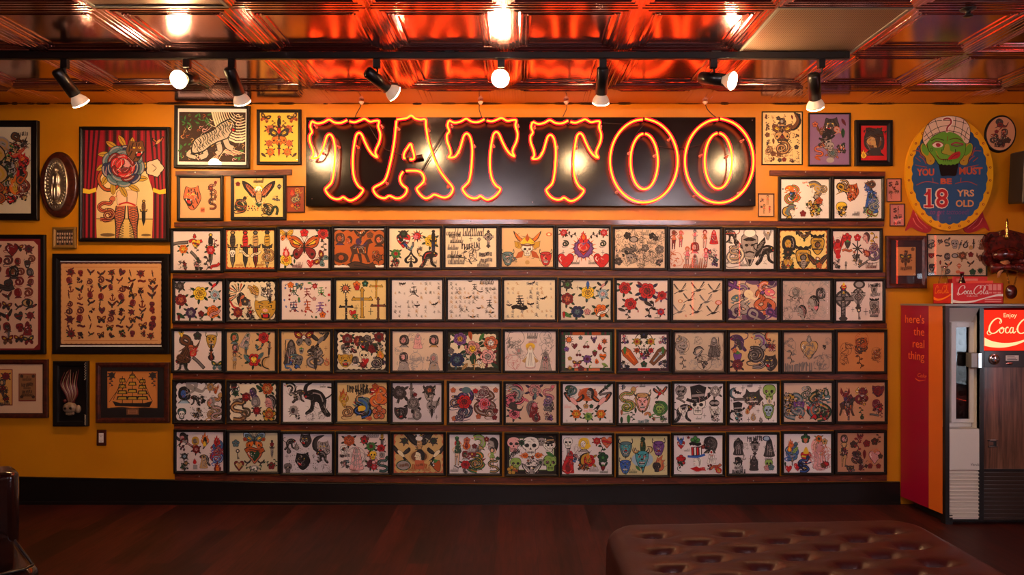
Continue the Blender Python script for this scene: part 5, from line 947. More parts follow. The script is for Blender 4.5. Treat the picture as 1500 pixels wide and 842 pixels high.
def manysheet(a):
    H = a.H; a.rnd = random.Random(7); a.rect(0, 0, 100, H, rgb(70,20,18)); a.rect(0, 0, 100, 1.2, 'w'); a.rect(0, H - 1.3, 100, H, 'w'); wavy(a, 1.2, 3, 98.8, H - 3, rgb(226,168,108), a.rnd, 20, .4)
    draw(a, '' + scatter(71, ['ink', 'ink', 'rose', 'heart', 'banner', 'swal', 'bfly', 'coil', 'skull', 'anchor', 'eagle', 'bust', 'dagger'], ['RK', 'mKR', 'RKm', 'KR', 'RG', 'mR'], 9, 9, 5, 8, 95, H - 8, 3.5, .16))
    for v in (6, H - 6): Pen(a, 50, v, 46).line([(-1, 0), (1, 0)], .006, 'O')
picture(76, 371.3, 246.6, 518.3, 10.6, 'wide black framed tan sheet with rows of many tiny red designs', manysheet, Hn=81, depth=.032)
def ship(a):
    a.rnd = random.Random(8); a.rect(0, 0, 100, a.H, rgb(206,120,50)); a.poly([(14, 4), (86, 4), (98, 40), (98, 72), (2, 72), (2, 40)], rgb(222,140,66)); m_ship(Pen(a, 50, 36, 40), ''); draw(a, 'rose 9,8,7 KNK;rose 91,8,7 KNK;vine 8,22,8 K;vine 92,22,8 K')
t = picture(139.4, 530.8, 246.6, 619.2, 7., 'dark framed drawing of a three-masted sailing ship with small plaque', ship, Hn=72, frame='red_frame', depth=.03, mat_=(rgb(22,14,14), 9.5, 6.5, 10.5, 14.5))
mb = MB(); k = DC / F; mb.rects(.088, .044, [(0, 0), (0, -.003), (.003, -.003), (.004, -.002)], 0, rgb(130,80,50), True); mb.rects(.07, .03, [(.0, -.0021), (.0, -.0024)], 0, rgb(170,110,70), True)
for i in range(3): mb.box(-.025, .025, -.0028, -.0024, .006 - i * .008, .0085 - i * .008, 0, rgb(90,50,30))
o = mb.build('plaque', 'ink', t, (0, -.0195, -.137))
def card(a):
    H = a.H; a.rnd = random.Random(9); a.rect(0, 0, 100, H, rgb(228,188,150)); a.rect(30, 6, 65.5, H - 9, 'R'); a.rect(31, 7, 64.5, H - 10, rgb(222,160,80))
    draw(a, 'rose 58,14,5 RmK;bust 54,22,5 KRa;cat 52,34,7 KO;ink 56,30,5 KRn;ink 44,20,8 RKn;ink 42,36,8 KRn;ink 58,40,5 KnR;bold 56,46,6 K')
    a.rect(72.5, 11, 92, H - 14, 'R'); a.rect(73.2, 12, 91.3, H - 15, rgb(150,100,58))
    draw(a, 'script 82,18,5 N;bold 82,24,6 N;script 82,28,4 N;bold 82,32,5 N;script 82,36,6 N;flower 76,14,2 N;flower 89,14,2 N;flower 76,38,2 N;flower 89,38,2 N')
picture(-76, 526.6, 68.6, 612.2, 7., 'wide framed card and brown certificate on pale mat, lowest at left', card, Hn=57, frame='red_frame', depth=.024)
# ---------------------------------------------------------------- plaques and signs on the wall
def lathe_xz(mb, cx, cz, rx, rz, prof, n=40, m=0, c=(1, 1, 1), wob=0., k=0, ph=0.):
    """stacked ellipse rings in XZ; prof: (scale, y)"""
    vs = []
    for s_, y in prof:
        for i in range(n):
            t = 2 * PI * i / n; q = 1 + wob * abs(math.sin(k * t / 2 + ph)); vs.append((cx + rx * s_ * q * math.cos(t), y, cz + rz * s_ * q * math.sin(t)))
    fs = [(j * n + i, j * n + (i + 1) % n, (j + 1) * n + (i + 1) % n, (j + 1) * n + i) for j in range(len(prof) - 1) for i in range(n)]
    mb.add(vs, fs, m, c, True); mb.add(vs[-n:], [tuple(range(n))], m, c)
# oval wooden plaque with silver relief of a robed figure
x, _, z = W(84.6, 270, -.03); t = thing('oval_plaque', 'oval mahogany plaque with silver relief of a robed praying figure', 'plaque', (x, 0, z))
mb = MB(); lathe_xz(mb, 0, 0, .134, .236, [(1, -.0002), (1, -.016), (.97, -.026), (.9, -.03), (.72, -.028)]); mb.build('backboard', 'red_frame', t)
mb = MB(); lathe_xz(mb, -.012, 0, .083, .19, [(1, -.028), (.99, -.036), (.93, -.038), (.88, -.033)])
for i in range(36):
    a = i * PI / 18; c_, s_ = math.cos(a), math.sin(a); mb.tube([(-.012 + .05 * c_, -.034, .13 * s_), (-.012 + .072 * c_, -.039, .168 * s_)], [.003, .0045], 6)
for dx, zz, rx, rz, d in ((0, .1, .016, .02, .03), (0, .03, .034, .06, .026), (0, -.05, .036, .075, .028), (-.012, .03, .01, .045, .034), (.012, .03, .01, .045, .034), (0, -.06, .008, .06, .036), (.02, -.05, .008, .06, .033), (-.02, -.05, .008, .06, .033), (0, -.135, .03, .018, .03), (-.02, -.14, .012, .012, .034), (.02, -.14, .012, .012, .034)):
    lathe_xz(mb, -.012 + dx, zz, rx, rz, [(1, -.034), (.92, -.034 - d * .25), (.7, -.034 - d * .42), (.4, -.034 - d * .5), (.1, -.034 - d * .52)], 14)
M['silver'] = mat('hammered_silver', rgb(205,190,165), .36, 1., .25, 60)
mb.build('relief', 'silver', t)
# tiny gold framed photo
def grp(a):
    a.rnd = random.Random(2); a.rect(0, 0, 100, a.H, rgb(70,48,34))
    for j in range(3):
        for i in range(7): p = Pen(a, 9 + i * 14, 18 + j * 20, 6); p.ell(0, 0, .8, 1, rgb(206,170,140), 8); p.poly([(-1, -1), (1, -1), (1.1, -2.6), (-1.1, -2.6)], rgb(120,80,60) if (i + j) % 2 else rgb(40,30,26))
picture(76.2, 332.4, 110.2, 363.4, 4.6, 'tiny bamboo-framed brown group photo under the oval plaque', grp, Hn=76, frame='gold_frame', depth=.02, cat='photo')
# dark tall relief picture with carved corners
p, q = W(76.8, 529, -.03), W(127.8, 624.6, -.03); w, h = q[0] - p[0], p[2] - q[2]
t = thing('carved_relief', 'tall dark carved relief of a skull and twisting smoke with silver corners', 'relief', ((p[0] + q[0]) / 2, 0, (p[2] + q[2]) / 2))
mb = MB(); mb.rects(w, h, [(0, -.002), (0, -.026), (.006, -.03), (.03, -.026), (.036, -.016), (.042, -.014)], 0, (1, 1, 1), True); mb.build('frame', 'black_frame', t)
mb = MB(); R = random.Random(11)
skc, redc, dkc = rgb(138,112,88), rgb(96,22,20), rgb(24,15,12)
for k_ in range(9):
    x0 = -.05 + k_ * .0125; pts = [(x0 * .3, -.02, -.06), (x0 * .8 + .01, -.026, .0), (x0 * 1.1 - .012, -.026, .07), (x0 * .9 + .012 * math.sin(k_), -.02, .15 + .01 * (k_ % 3))]
    mb.tube(crom(pts, 5, False), [.004 + .003 * math.sin(i * .3) for i in range(16)], 6, 0, skc if k_ % 2 else redc)
lathe_xz(mb, -.005, -.1, .048, .04, [(1, -.014), (.95, -.03), (.75, -.04), (.4, -.045), (.1, -.046)], 18, 0, skc)
for sx in (-.024, .014): lathe_xz(mb, sx, -.1, .011, .011, [(1, -.04), (.8, -.0475), (.1, -.048)], 12, 0, dkc)
lathe_xz(mb, -.005, -.14, .03, .016, [(1, -.014), (.9, -.028), (.4, -.034), (.1, -.034)], 14, 0, skc)
for k_ in range(6): mb.box(-.026 + k_ * .008, -.021 + k_ * .008, -.037, -.03, -.146, -.135, 0, skc)
for k_ in range(7): lathe_xz(mb, R.uniform(-.055, .055), R.uniform(-.15, -.03), .014, .014, [(1, -.012), (.8, -.022), (.1, -.026)], 10, 0, redc)
lathe_xz(mb, .05, -.11, .02, .03, [(1, -.012), (.9, -.026), (.4, -.032), (.1, -.033)], 12, 0, skc)
mb.build('skull_relief', 'enamel', t)
mb = MB()
for sx, sz in ((1, 1), (1, -1)):
    for k_ in range(14): lathe_xz(mb, sx * (w / 2 - .012 - .006 * (k_ % 2)), sz * (h / 2 - .012 - k_ * .009 * (1 if sz > 0 else .6)), .0045, .0045, [(1, -.026), (.8, -.032), (.1, -.033)], 8)
mb.build('corner_studs', 'silver', t)
# round plaque top right
x, _, z = W(1467, 195.5, -.028); t = thing('round_plaque', 'small oval wall plaque with dark figure under a tree, black rim', 'plaque', (x, 0, z)); t.rotation_euler = (0, math.radians(6), math.radians(-8))
mb = MB(); lathe_xz(mb, 0, 0, .104, .133, [(1, -.002), (1, -.02), (.95, -.028), (.9, -.026)]); mb.build('rim', 'black_frame', t)
a = Art(.188, .24, 128); a.rnd = random.Random(5); Pen(a, 50, 64, 50).ell(0, 0, .98, 1.26, rgb(200,140,105), 40)
draw(a, 'smoke 50,30,24 KK;smoke 54,36,20,20 NR;bust 62,60,16 NRu;robe 60,78,20 NRK;dragon 30,84,16 NRK;flower 76,88,12 N;vine 50,100,18,90 N;flower 34,58,8 R;ink 52,96,16 NKR;script 50,112,18 N')
mb = MB(); lathe_xz(mb, 0, 0, .092, .119, [(1, -.02), (1, -.0265)], 40, 0, rgb(200,140,105)); a.bake(mb, -.0267); mb.build('painting', 'ink', t)

# the age notice: painted board with a turbaned head
t = thing('age_notice_sign', 'oval painted notice with winking green turbaned head, blue and yellow', 'sign', (W(1391, 254.5, -.03)[0], 0, W(1391, 254.5, -.03)[2]))
kk = (DC - .03) / F
def px(u, v): return ((u - 1391) * kk, (254.5 - v) * kk)
def gz(u, v): return px(1290 + u / 4.21, 150 + v / 4.21)     # coordinates read off an enlarged view
mb = MB()
n = 96; outer = [(64.2 * kk * math.cos(2 * PI * i / n), 83.4 * kk * math.sin(2 * PI * i / n)) for i in range(n)]
mb.prism(outer, -.03, -.008, 0, rgb(240,170,20)); mb.build('board', 'enamel', t)
mb = MB(); inner = []
for i in range(n * 2):
    tt = 2 * PI * i / (n * 2); q = 1 + .035 * abs(math.sin(15 * tt)); inner.append((54 * kk * q * math.cos(tt), 72 * kk * q * math.sin(tt)))
mb.prism(inner, -.0312, -.0301, 0, rgb(40,85,135)); mb.build('blue_panel', 'enamel', t)
rd = None
for i in range(26):
    tt = 2 * PI * (i + .5) / 26
    if 60 < math.degrees(tt) < 120: continue
    cx_, cz_ = 60 * kk * math.cos(tt), 78.6 * kk * math.sin(tt)
    if rd: d = rd.copy(); COL.objects.link(d); d.parent = t; d.location = (cx_, 0, cz_); continue
    mb = MB(); px0_, pz0_, cx_, cz_ = cx_, cz_, 0, 0
    lathe_xz(mb, cx_, cz_, .0085, .0085, [(1, -.0301), (1, -.0308)], 12, 0, rgb(150,25,15)); lathe_xz(mb, cx_, cz_, .004, .004, [(1, -.0309), (1, -.0312)], 8, 0, rgb(245,180,60))
    rd = mb.build('rivet_dot', 'enamel', t); rd.location = (px0_, 0, pz0_)
# head: stacked cut-outs
def patch(mb, pts, y, c, th=.0012, sm=4): mb.prism(crom([gz(*p_) for p_ in pts], sm) if sm else [gz(*p_) for p_ in pts], y - th, y, 0, c)
def strok(mb, pts, y, w_, c, sm=4):
    P = crom([gz(*p_) for p_ in pts], sm, False) if sm else [gz(*p_) for p_ in pts]; L, Rr = [], []
    for i in range(len(P)):
        a_, b_ = P[max(0, i - 1)], P[min(len(P) - 1, i + 1)]; dx, dz = b_[0] - a_[0], b_[1] - a_[1]; l = math.hypot(dx, dz) or 1; h_ = w_ / 8.42 * kk
        L.append((P[i][0] - dz / l * h_, P[i][1] + dx / l * h_)); Rr.append((P[i][0] + dz / l * h_, P[i][1] - dx / l * h_))
    n_ = len(P); vs = [(a_[0], y, a_[1]) for a_ in L + Rr]; mb.add(vs, [(i, i + 1, n_ + i + 1, n_ + i) for i in range(n_ - 1)], 0, c)
mb = MB(); GR, GD = rgb(105,165,55), rgb(55,110,40)
ear = [(262, 250), (245, 270), (250, 310), (275, 340), (285, 375), (310, 385), (330, 365), (325, 330), (305, 290), (290, 262)]
ear2 = [(545, 250), (565, 265), (560, 310), (540, 345), (532, 380), (510, 388), (487, 375), (490, 340), (500, 300), (515, 265)]
patch(mb, [(p_[0] - 4 if p_[0] < 290 else p_[0] + 3, p_[1]) for p_ in ear], -.0316, rgb(20,20,20)); patch(mb, [(p_[0] + 4 if p_[0] > 520 else p_[0] - 3, p_[1]) for p_ in ear2], -.0316, rgb(20,20,20))
patch(mb, ear, -.033, rgb(190,150,50)); patch(mb, ear2, -.033, rgb(190,150,50)); patch(mb, [(262, 258), (250, 275), (256, 305), (285, 330), (295, 300)], -.0344, GR); patch(mb, [(545, 256), (560, 275), (553, 305), (520, 330), (512, 300)], -.0344, GR)
face = [(288, 240), (292, 290), (320, 330), (345, 365), (360, 385), (410, 395), (465, 385), (485, 360), (510, 325), (520, 280), (512, 235), (470, 200), (400, 180), (340, 200)]
patch(mb, [((p_[0] - 405) * 1.03 + 405, (p_[1] - 285) * 1.03 + 285) for p_ in face], -.0345, rgb(20,20,20)); patch(mb, face, -.036, GR)
mb.build('ears_and_face', 'enamel', t)
mb = MB(); tb = [(258, 235), (262, 190), (290, 135), (340, 100), (400, 88), (460, 90), (510, 110), (540, 150), (546, 200), (535, 250), (515, 250), (490, 215), (450, 190), (405, 182), (355, 190), (315, 210), (290, 240), (272, 262)]
patch(mb, [((p_[0] - 402) * 1.025 + 402, (p_[1] - 180) * 1.03 + 180) for p_ in tb], -.0365, rgb(25,20,20)); patch(mb, tb, -.038, rgb(232,200,180))
for L_ in ([(262, 215), (330, 165), (405, 145), (480, 160), (545, 205)], [(285, 140), (345, 115), (460, 115), (525, 135)], [(330, 105), (345, 150), (362, 190)], [(458, 92), (455, 140), (443, 188)], [(290, 138), (305, 180), (318, 208)], [(508, 110), (500, 160), (490, 212)], [(268, 180), (285, 210), (300, 230)], [(535, 155), (520, 195), (512, 235)], [(264, 240), (330, 195), (400, 178)], [(540, 235), (480, 190), (410, 176)]): strok(mb, L_, -.0395, 3.4, rgb(30,22,22))
strok(mb, [(372, 110), (400, 95), (430, 100), (435, 130), (415, 150), (405, 170), (405, 188)], -.0402, 13, rgb(245,225,215)); strok(mb, [(380, 108), (402, 100), (424, 106), (428, 130), (410, 150), (403, 165), (404, 182)], -.0408, 9, rgb(165,35,45))
mb.build('turban', 'enamel', t)
mb = MB(); K0 = rgb(22,18,16)
patch(mb, [(315, 262), (335, 248), (365, 250), (380, 262), (372, 275), (345, 280), (325, 276)], -.0375, rgb(240,215,205)); patch(mb, [(335, 258), (350, 252), (365, 262), (358, 275), (342, 274)], -.0388, rgb(165,40,60))
strok(mb, [(312, 262), (335, 245), (365, 247), (384, 262)], -.0392, 5, rgb(150,30,60)); strok(mb, [(428, 262), (460, 250), (505, 260)], -.0392, 9, rgb(170,40,80)); strok(mb, [(428, 262), (465, 272), (505, 262)], -.0392, 6, rgb(120,40,90))
strok(mb, [(305, 240), (340, 225), (385, 235)], -.0392, 4, K0); strok(mb, [(420, 232), (460, 222), (500, 240)], -.0392, 5, rgb(90,60,40)); strok(mb, [(408, 210), (406, 240)], -.0392, 4, rgb(150,50,40))
patch(mb, [(392, 262), (415, 262), (425, 300), (450, 308), (430, 325), (400, 322), (372, 310), (385, 295)], -.0385, rgb(170,160,60)); strok(mb, [(372, 292), (372, 312), (400, 322), (430, 322), (455, 310), (455, 290)], -.0396, 3.5, K0); strok(mb, [(395, 258), (378, 296)], -.0396, 3, K0)
strok(mb, [(340, 325), (360, 350), (400, 352), (440, 345), (470, 330)], -.0396, 5, rgb(120,40,30)); patch(mb, [(410, 352), (430, 325), (460, 308), (482, 305), (486, 325), (470, 345), (440, 352)], -.039, rgb(180,40,50)); strok(mb, [(428, 348), (450, 328), (475, 318)], -.0405, 3, rgb(90,15,25))
for xx in (380, 392, 404, 416, 428): strok(mb, [(xx, 350), (xx + 1, 366)], -.0397, 3, K0, 0)
strok(mb, [(300, 290), (312, 283), (318, 294), (308, 302), (300, 292)], -.0392, 3, rgb(40,90,50)); strok(mb, [(335, 300), (350, 330)], -.0392, 3, rgb(190,140,60)); strok(mb, [(478, 300), (470, 330)], -.0392, 3, rgb(190,140,60))
patch(mb, [(352, 378), (360, 385), (370, 380), (380, 388), (392, 384), (404, 390), (416, 384), (428, 390), (440, 382), (452, 386), (464, 378), (474, 382), (466, 420), (460, 450), (440, 455), (410, 452), (372, 456), (362, 430)], -.0388, rgb(14,12,12), sm=2)
for cx_, cz_ in ((306, 362), (509, 360)): strok(mb, [(cx_ - 4, cz_), (cx_ + 4, cz_)], -.0355, 6, rgb(150,40,30), 0)
mb.build('facial_features', 'enamel', t)
mb = MB()
for sgn in (1, -1):
    f_ = lambda u, v: (407 + sgn * (u - 407), v)
    for L_ in ([(212, 385), (240, 392), (285, 400)], [(235, 330), (262, 350), (280, 380)], [(215, 340), (245, 365)], [(232, 275), (252, 320), (275, 345)], [(220, 510), (280, 488), (355, 500)], [(320, 465), (322, 490)], [(195, 300), (235, 300), (250, 330)]): strok(mb, [f_(*p_) for p_ in L_], -.0322, 5, rgb(170,70,60))
mb.build('scrollwork', 'enamel', t)
def sign_text(txt, u, v, size, c, y=-.0322, bold=0., shear=0., fit=None, mb=None):
    vs, fs = text_tris(txt, 1., bold, shear); xs = [v_[0] for v_ in vs]; w0 = max(xs) - min(xs); kx = (fit / 4.21 * kk / w0) if fit else size * kk / 4.21; kz = size / 4.21 * kk
    cx_, cz_ = gz(u, v); mb.add([(cx_ + (v_[0] - (max(xs) + min(xs)) / 2) * kx, y, cz_ + v_[1] * kz) for v_ in vs], fs, 0, c)
mb = MB(); OT = rgb(200,90,60)
sign_text('YOU', 275, 450, 58, OT, bold=.04, fit=108, mb=mb); sign_text('MUST', 555, 442, 58, OT, bold=.04, fit=145, mb=mb); sign_text('BE', 403, 502, 46, OT, bold=.04, fit=70, mb=mb)
sign_text('YRS', 522, 578, 56, rgb(225,170,125), bold=.03, fit=108, mb=mb); sign_text('OLD', 518, 642, 56, rgb(225,160,105), bold=.03, fit=112, mb=mb)
sign_text('to get tattooed!', 425, 690, 46, rgb(120,70,130), fit=240, shear=.2, mb=mb); sign_text('!!', 425, 728, 34, rgb(120,70,130), mb=mb)
sign_text('18', 349, 645, 158, rgb(238,215,200), -.0322, .055, 0, None, mb); sign_text('18', 351, 645, 158, rgb(190,40,50), -.0332, .015, 0, None, mb)
for g_, c_, y_ in ((5, rgb(238,215,200), -.0323), (0, rgb(190,40,50), -.0333)):
    for P_ in ([(268, 568), (300, 536), (300, 560), (280, 574)], [(268, 634), (322, 634), (322, 646), (268, 646)]):
        cx_ = sum(p_[0] for p_ in P_) / 4; cz_ = sum(p_[1] for p_ in P_) / 4; patch(mb, [(p_[0] + (g_ if p_[0] > cx_ else -g_), p_[1] + (g_ if p_[1] > cz_ else -g_)) for p_ in P_], y_, c_, .0003, 0)

mb.build('lettering', 'enamel', t)
for sgn in (1, -1):
    f_ = lambda u, v: gz(425 + sgn * (u - 425), v)
    mb = MB(); pts = crom([f_(*p_) for p_ in ((215, 655), (245, 690), (300, 735), (325, 760), (320, 790), (290, 802), (240, 788), (200, 768), (165, 790), (180, 745), (200, 700))], 4)
    mb.prism(pts if sgn > 0 else pts[::-1], -.008, -.002, 0, rgb(170,40,50))
    for L_ in ([(225, 680), (250, 730), (300, 775)], [(210, 710), (230, 750), (270, 780)]): P_ = crom([f_(*p_) for p_ in L_], 3, False); mb.tube([(a_, -.0085, b_) for a_, b_ in P_], .003, 5, 0, rgb(220,110,110))
    mb.build('ribbon', 'enamel', t)

# ---------------------------------------------------------------- neon sign
NZ = lambda u, v: (440 + u / 4.412, 140 + v / 4.412)
NZ2 = lambda u, v: (770 + u / 4.286, 140 + v / 4.286)
YP = -.05; YT = -.115
a_, b_ = W(448, 171.6, YP), W(1107, 301.6, YP)
t = thing('neon_sign', 'long black sign board with glowing orange-red neon word TATTOO', 'sign', (0, 0, (a_[2] + b_[2]) / 2)); z0 = (a_[2] + b_[2]) / 2
M['sign_board'] = mat('sign_board', rgb(14,7,5), .18, .0, .05, 500, spec=.42)
mb = MB(); mb.box(a_[0], b_[0], YP, -.003, b_[2] - z0, a_[2] - z0, 0, (1, 1, 1), .002)
mb.build('sign_board', 'sign_board', t)
mb = MB()
for u, v in ((452.5, 176), (1102, 176), (457, 291), (1099, 293), (700, 176), (780, 296)): p_ = W(u, v, YP); mb.lathe((p_[0], YP, p_[2] - z0), (0, -1, 0), [(.004, 0), (.003, .002), (0, .0025)], 8)
mb.build('board_screws', 'steel', t)
T1 = [(75,165),(110,180),(150,172),(185,155),(220,173),(262,176),(303,158)]
T1b = [(318,166),(350,172),(385,160),(415,150),(450,168),(482,163),(508,165),(503,200),(517,250),(510,300),(490,345),(485,372),(497,398),(468,382),(440,345),(415,295),(398,255),(380,240),(362,255),(351,300),(342,360),(338,430),(342,500),(355,550),(378,587),(405,610),(380,648),(345,672),(320,678),(300,670),(276,655),(255,667),(225,668),(190,650),(162,610),(178,588),(202,560),(215,500),(221,430),(224,360),(218,300),(206,264),(188,250),(170,265),(156,310),(142,355),(120,393),(98,405),(70,403),(84,385),(80,350),(62,300),(60,260),(75,235),(64,200),(72,168)]
AO = [(622,155),(660,150),(690,144),(716,128),(741,147),(775,155),(808,155),(812,200),(825,280),(845,350),(870,420),(905,490),(945,545),(975,580),(986,605),(970,640),(940,658),(910,655),(885,645),(862,640),(840,655),(808,664),(775,640),(752,605),(765,588),(785,570),(799,548),(797,522),(782,498),(755,487),(720,485),(682,486)]
AO2 = [(664,490),(645,525),(648,558),(665,583),(688,602),(680,635),(650,660),(620,665),(595,655),(572,648),(545,663),(510,655),(485,635),(471,605),(485,588),(520,570),(545,548),(562,510),(580,440),(595,370),(608,290),(616,210),(621,163)]
AI = [(680,405),(668,402),(672,370),(690,340),(712,312),(724,345),(735,385),(732,410),(705,412)]
M['neon_core'] = emis('neon_core', (1., .15, .004), 7.)
def halo(name, col, s):
    m, nt, b, out = nmat(name); nt.nodes.remove(b); e = nt.nodes.new('ShaderNodeEmission'); e.inputs['Color'].default_value = (*col, 1); e.inputs['Strength'].default_value = s
    tr = nt.nodes.new('ShaderNodeBsdfTransparent'); ad = nt.nodes.new('ShaderNodeAddShader'); nt.links.new(e.outputs[0], ad.inputs[0]); nt.links.new(tr.outputs[0], ad.inputs[1]); nt.links.new(ad.outputs[0], out.inputs['Surface']); return m
M['neon_glow'] = halo('neon_glow', (1., .001, .01), 2.5)
def neon(name, paths, label, sup):
    """a letter bent from glass tube: bright core inside a see-through emissive shell imitating its red halo, with stand-off supports and dark ends"""
    mb = MB(); g = MB(); e = MB()
    for P, closed in paths:
        Q = [W(*p_, YT) for p_ in P]; C = crom(Q, 5, closed); C = [(c_[0], YT, c_[2] - z0) for c_ in C]
        mb.tube(C, .0058, 8, closed=closed); g.tube(C, .0125, 10, closed=closed, cap=False)
        if not closed:
            for i_ in (0, -1):
                d = C[i_]; j_ = C[1] if i_ == 0 else C[-2]; g_ = (Vector(d) - Vector(j_)).normalized() * .008; e.tube([d, (d[0] + g_.x, YT + .004, d[2] + g_.z), (d[0] + g_.x * 1.2, YP, d[2] + g_.z)], .0065, 7)
    o = mb.build('neon_tube', 'neon_core', t); o['label'] = label
    g.build('glow_shell', 'neon_glow', o)  # see-through emissive shell stands in for the red halo around the tube
    e.build('electrode_ends', 'cable', o)
    s = MB()
    for u, v in sup: p_ = W(u, v, YT); s.tube([(p_[0], YP, p_[2] - z0), (p_[0], YT + .012, p_[2] - z0)], .006, 8); s.lathe((p_[0], YP, p_[2] - z0), (0, -1, 0), [(.011, 0), (.009, .004), (.006, .006)], 10)
    s.build('tube_support', 'tube_glass', o)
M['tube_glass'] = mat('glass_support', rgb(190,150,140), .15, spec=.8)
off = lambda P, dx, dy: [(p_[0] + dx, p_[1] + dy) for p_ in P]
tp = lambda P: [NZ(*p_) for p_ in P]
for dx, dy, nm in ((0, 0, 'first letter T'), (201., -1.2, 'third letter T'), (323.5, .8, 'fourth letter T')):
    neon('neon', [(off(tp(T1), dx, dy), False), (off(tp(T1b), dx, dy), False)], nm, [(460 + dx, 183 + dy), (558 + dx, 183 + dy), (493.5 + dx, 213 + dy), (522 + dx, 213 + dy), (470 + dx, 222 + dy), (500 + dx, 289 + dy)])
neon('neon', [(tp(AO), False), (tp(AO2), False), (tp(AI), False)], 'second letter A', [(565, 267), (627, 188), (620.5, 267), (655, 272), (602, 232), (582, 186)])
def oval(cx_, cy_, rx, ry, top, gap=5, n=36):
    P = []
    for i in range(n + 1):
        tt = math.radians(90 - gap - (360 - 2 * gap) * i / n); P.append((cx_ + rx * math.cos(tt), cy_ - ry * math.sin(tt)))
    if top: P[0] = (cx_ + 1.6, cy_ - ry - 1); P[-1] = (cx_ - 1.8, cy_ - ry + .2)
    return P
neon('neon', [(oval(943.2, 235.6, 49.5, 60.9, 1, 2.5), False), (oval(943.6, 236.4, 20, 40.6, 0, 4), False)], 'fifth letter O', [(905, 280), (982, 202), (923, 222), (961, 226), (943, 296)])
neon('neon', [(oval(1053.5, 235.8, 50.2, 61.2, 1, 2.5), False), (oval(1052.2, 235.6, 20, 40.6, 0, 4), False)], 'last letter O', [(1020, 286), (1090, 204), (1029, 226), (1068, 227), (1086, 281)])
# dark leads across the board between letters
def lead(pts, r=.003): mb = MB(); mb.tube([(p_[0], p_[1], p_[2] - z0) for p_ in crom([W(u, v, y) for u, v, y in pts], 5, False)], r, 6); mb.build('lead_wire', 'cable', t)
lead([(619, 251, -.07), (636, 222, -.075), (655, 190, -.08)]); lead([(617, 250, -.065), (634, 219, -.07), (653, 187, -.075)])
lead([(540, 183, -.06), (560, 215, -.06), (575, 222, -.06), (592, 228, -.06)]); lead([(883, 180, -.06), (900, 181, -.06), (915, 182, -.06)]); lead([(965, 214, -.06), (985, 218, -.06), (1005, 217, -.06), (1026, 212, -.06)]); lead([(930, 200, -.06), (935, 192, -.06), (945, 180, -.07)])
mb = MB(); p_, q_ = W(604, 232, -.09), W(619, 229, -.09); mb.tube([(p_[0], -.09, p_[2] - z0), (q_[0], -.09, q_[2] - z0)], .016, 12); mb.tube([(p_[0] + .03, -.09, p_[2] - z0), (p_[0] + .03, YP, p_[2] - z0)], .006, 8); mb.build('transformer', 'black_metal', t)
# hanging cables
first = None
for k_, P in enumerate(([(529.5, 147.5), (529, 152), (527, 158), (522.5, 166), (520, 172)], [(704, 147), (702.5, 152), (702, 160), (704, 167), (706, 172)], [(829.5, 147), (830, 153), (830, 159), (827, 166), (824.5, 171)], [(1033, 149), (1034, 155), (1037, 161), (1044, 168), (1051, 173.5)])):
    Q = [W(*p_, YP + .01 - (len(P) - 1 - i) * .006) for i, p_ in enumerate(P)]; top = Vector((Q[0][0], Q[0][1], ROOM_H - .002)); Q[0] = tuple(top)
    c_ = thing('hanging_cable', ('dark cable from ceiling to the first letter of the neon sign', 'dark cable from ceiling to the third letter of the neon sign', 'dark cable from ceiling to the fourth letter of the neon sign', 'dark cable from ceiling to the last letter of the neon sign')[k_], 'cable', top, 'cables feeding the neon sign')
    mb = MB(); mb.tube([Vector(p_) - top for p_ in crom(Q, 5, False)], .0032, 6); mb.build('cable', 'cable', c_)
    mb = MB(); mb.lathe((0, 0, -.001), (0, 0, -1), [(.018, 0), (.018, .006), (.012, .012), (.007, .02), (.0, .021)], 12); mb.build('ceiling_cap', 'ceramic', c_)
# wall outlet
p_ = W(149.2, 640.8, 0); t = thing('wall_outlet', 'white power outlet on a dark wood cover plate, low on the yellow wall', 'outlet', (p_[0], 0, p_[2]))
mb = MB(); mb.box(-.035, .035, -.007, -.001, -.057, .057, 0, (1, 1, 1), .003); mb.build('cover_plate', 'red_frame', t)
mb = MB(); mb.box(-.017, .017, -.0095, -.007, -.034, .034, 0, rgb(230,215,205), .001)
for zz in (-.018, .018): mb.box(-.008, -.006, -.0105, -.0094, zz - .004, zz + .005, 0, rgb(30,30,30)); mb.box(.006, .008, -.0105, -.0094, zz - .004, zz + .005, 0, rgb(30,30,30)); mb.lathe((0, -.0094, zz - .009), (0, -1, 0), [(.0022, 0), (.0022, .001)], 8, 0, rgb(30,30,30))
mb.build('receptacle', 'ink', t)
# ---------------------------------------------------------------- red vending machine
YF = -.448; DF = DC + YF; kf = DF / F
def fx(px_): return (px_ - CX) * kf
def fz(py_): return HC + (CY - py_) * kf
XR = 3.60; ZT = fz(445.4); XB0, XB1 = 2.738, 2.786
M['machine_red'] = mat('machine_red', rgb(142,6,48), .35, coat=.3); M['machine_orange'] = mat('machine_orange', rgb(205,104,36), .35, coat=.3)
M['machine_black'] = mat('machine_black', rgb(18,18,18), .4, coat=.2)
M['laminate'] = wood('woodgrain_laminate', rgb(62,38,28), rgb(120,82,62), .3, (14, 14, 1), 3., .3, .05)
t = thing('vending_machine', 'old red soft drink vending machine with narrow bottle door and lit sign', 'vending machine', (3.1, -.22, 0))
O = Vector((3.1, -.22, 0))
def vb(mb, name, m, par=None):
    mb.v = [tuple(Vector(v) - O) for v in mb.v]; return mb.build(name, m, par or t)
Q_ = [W(1391, 451, YF), W(1435, 622, YF)]; AX0, AX1 = fx(1391), fx(1435); AZ0, AZ1 = fz(628), fz(451)
s0 = .66; XM, YM = XB0 + (XB1 - XB0) * s0, YF * s0
mb = MB()
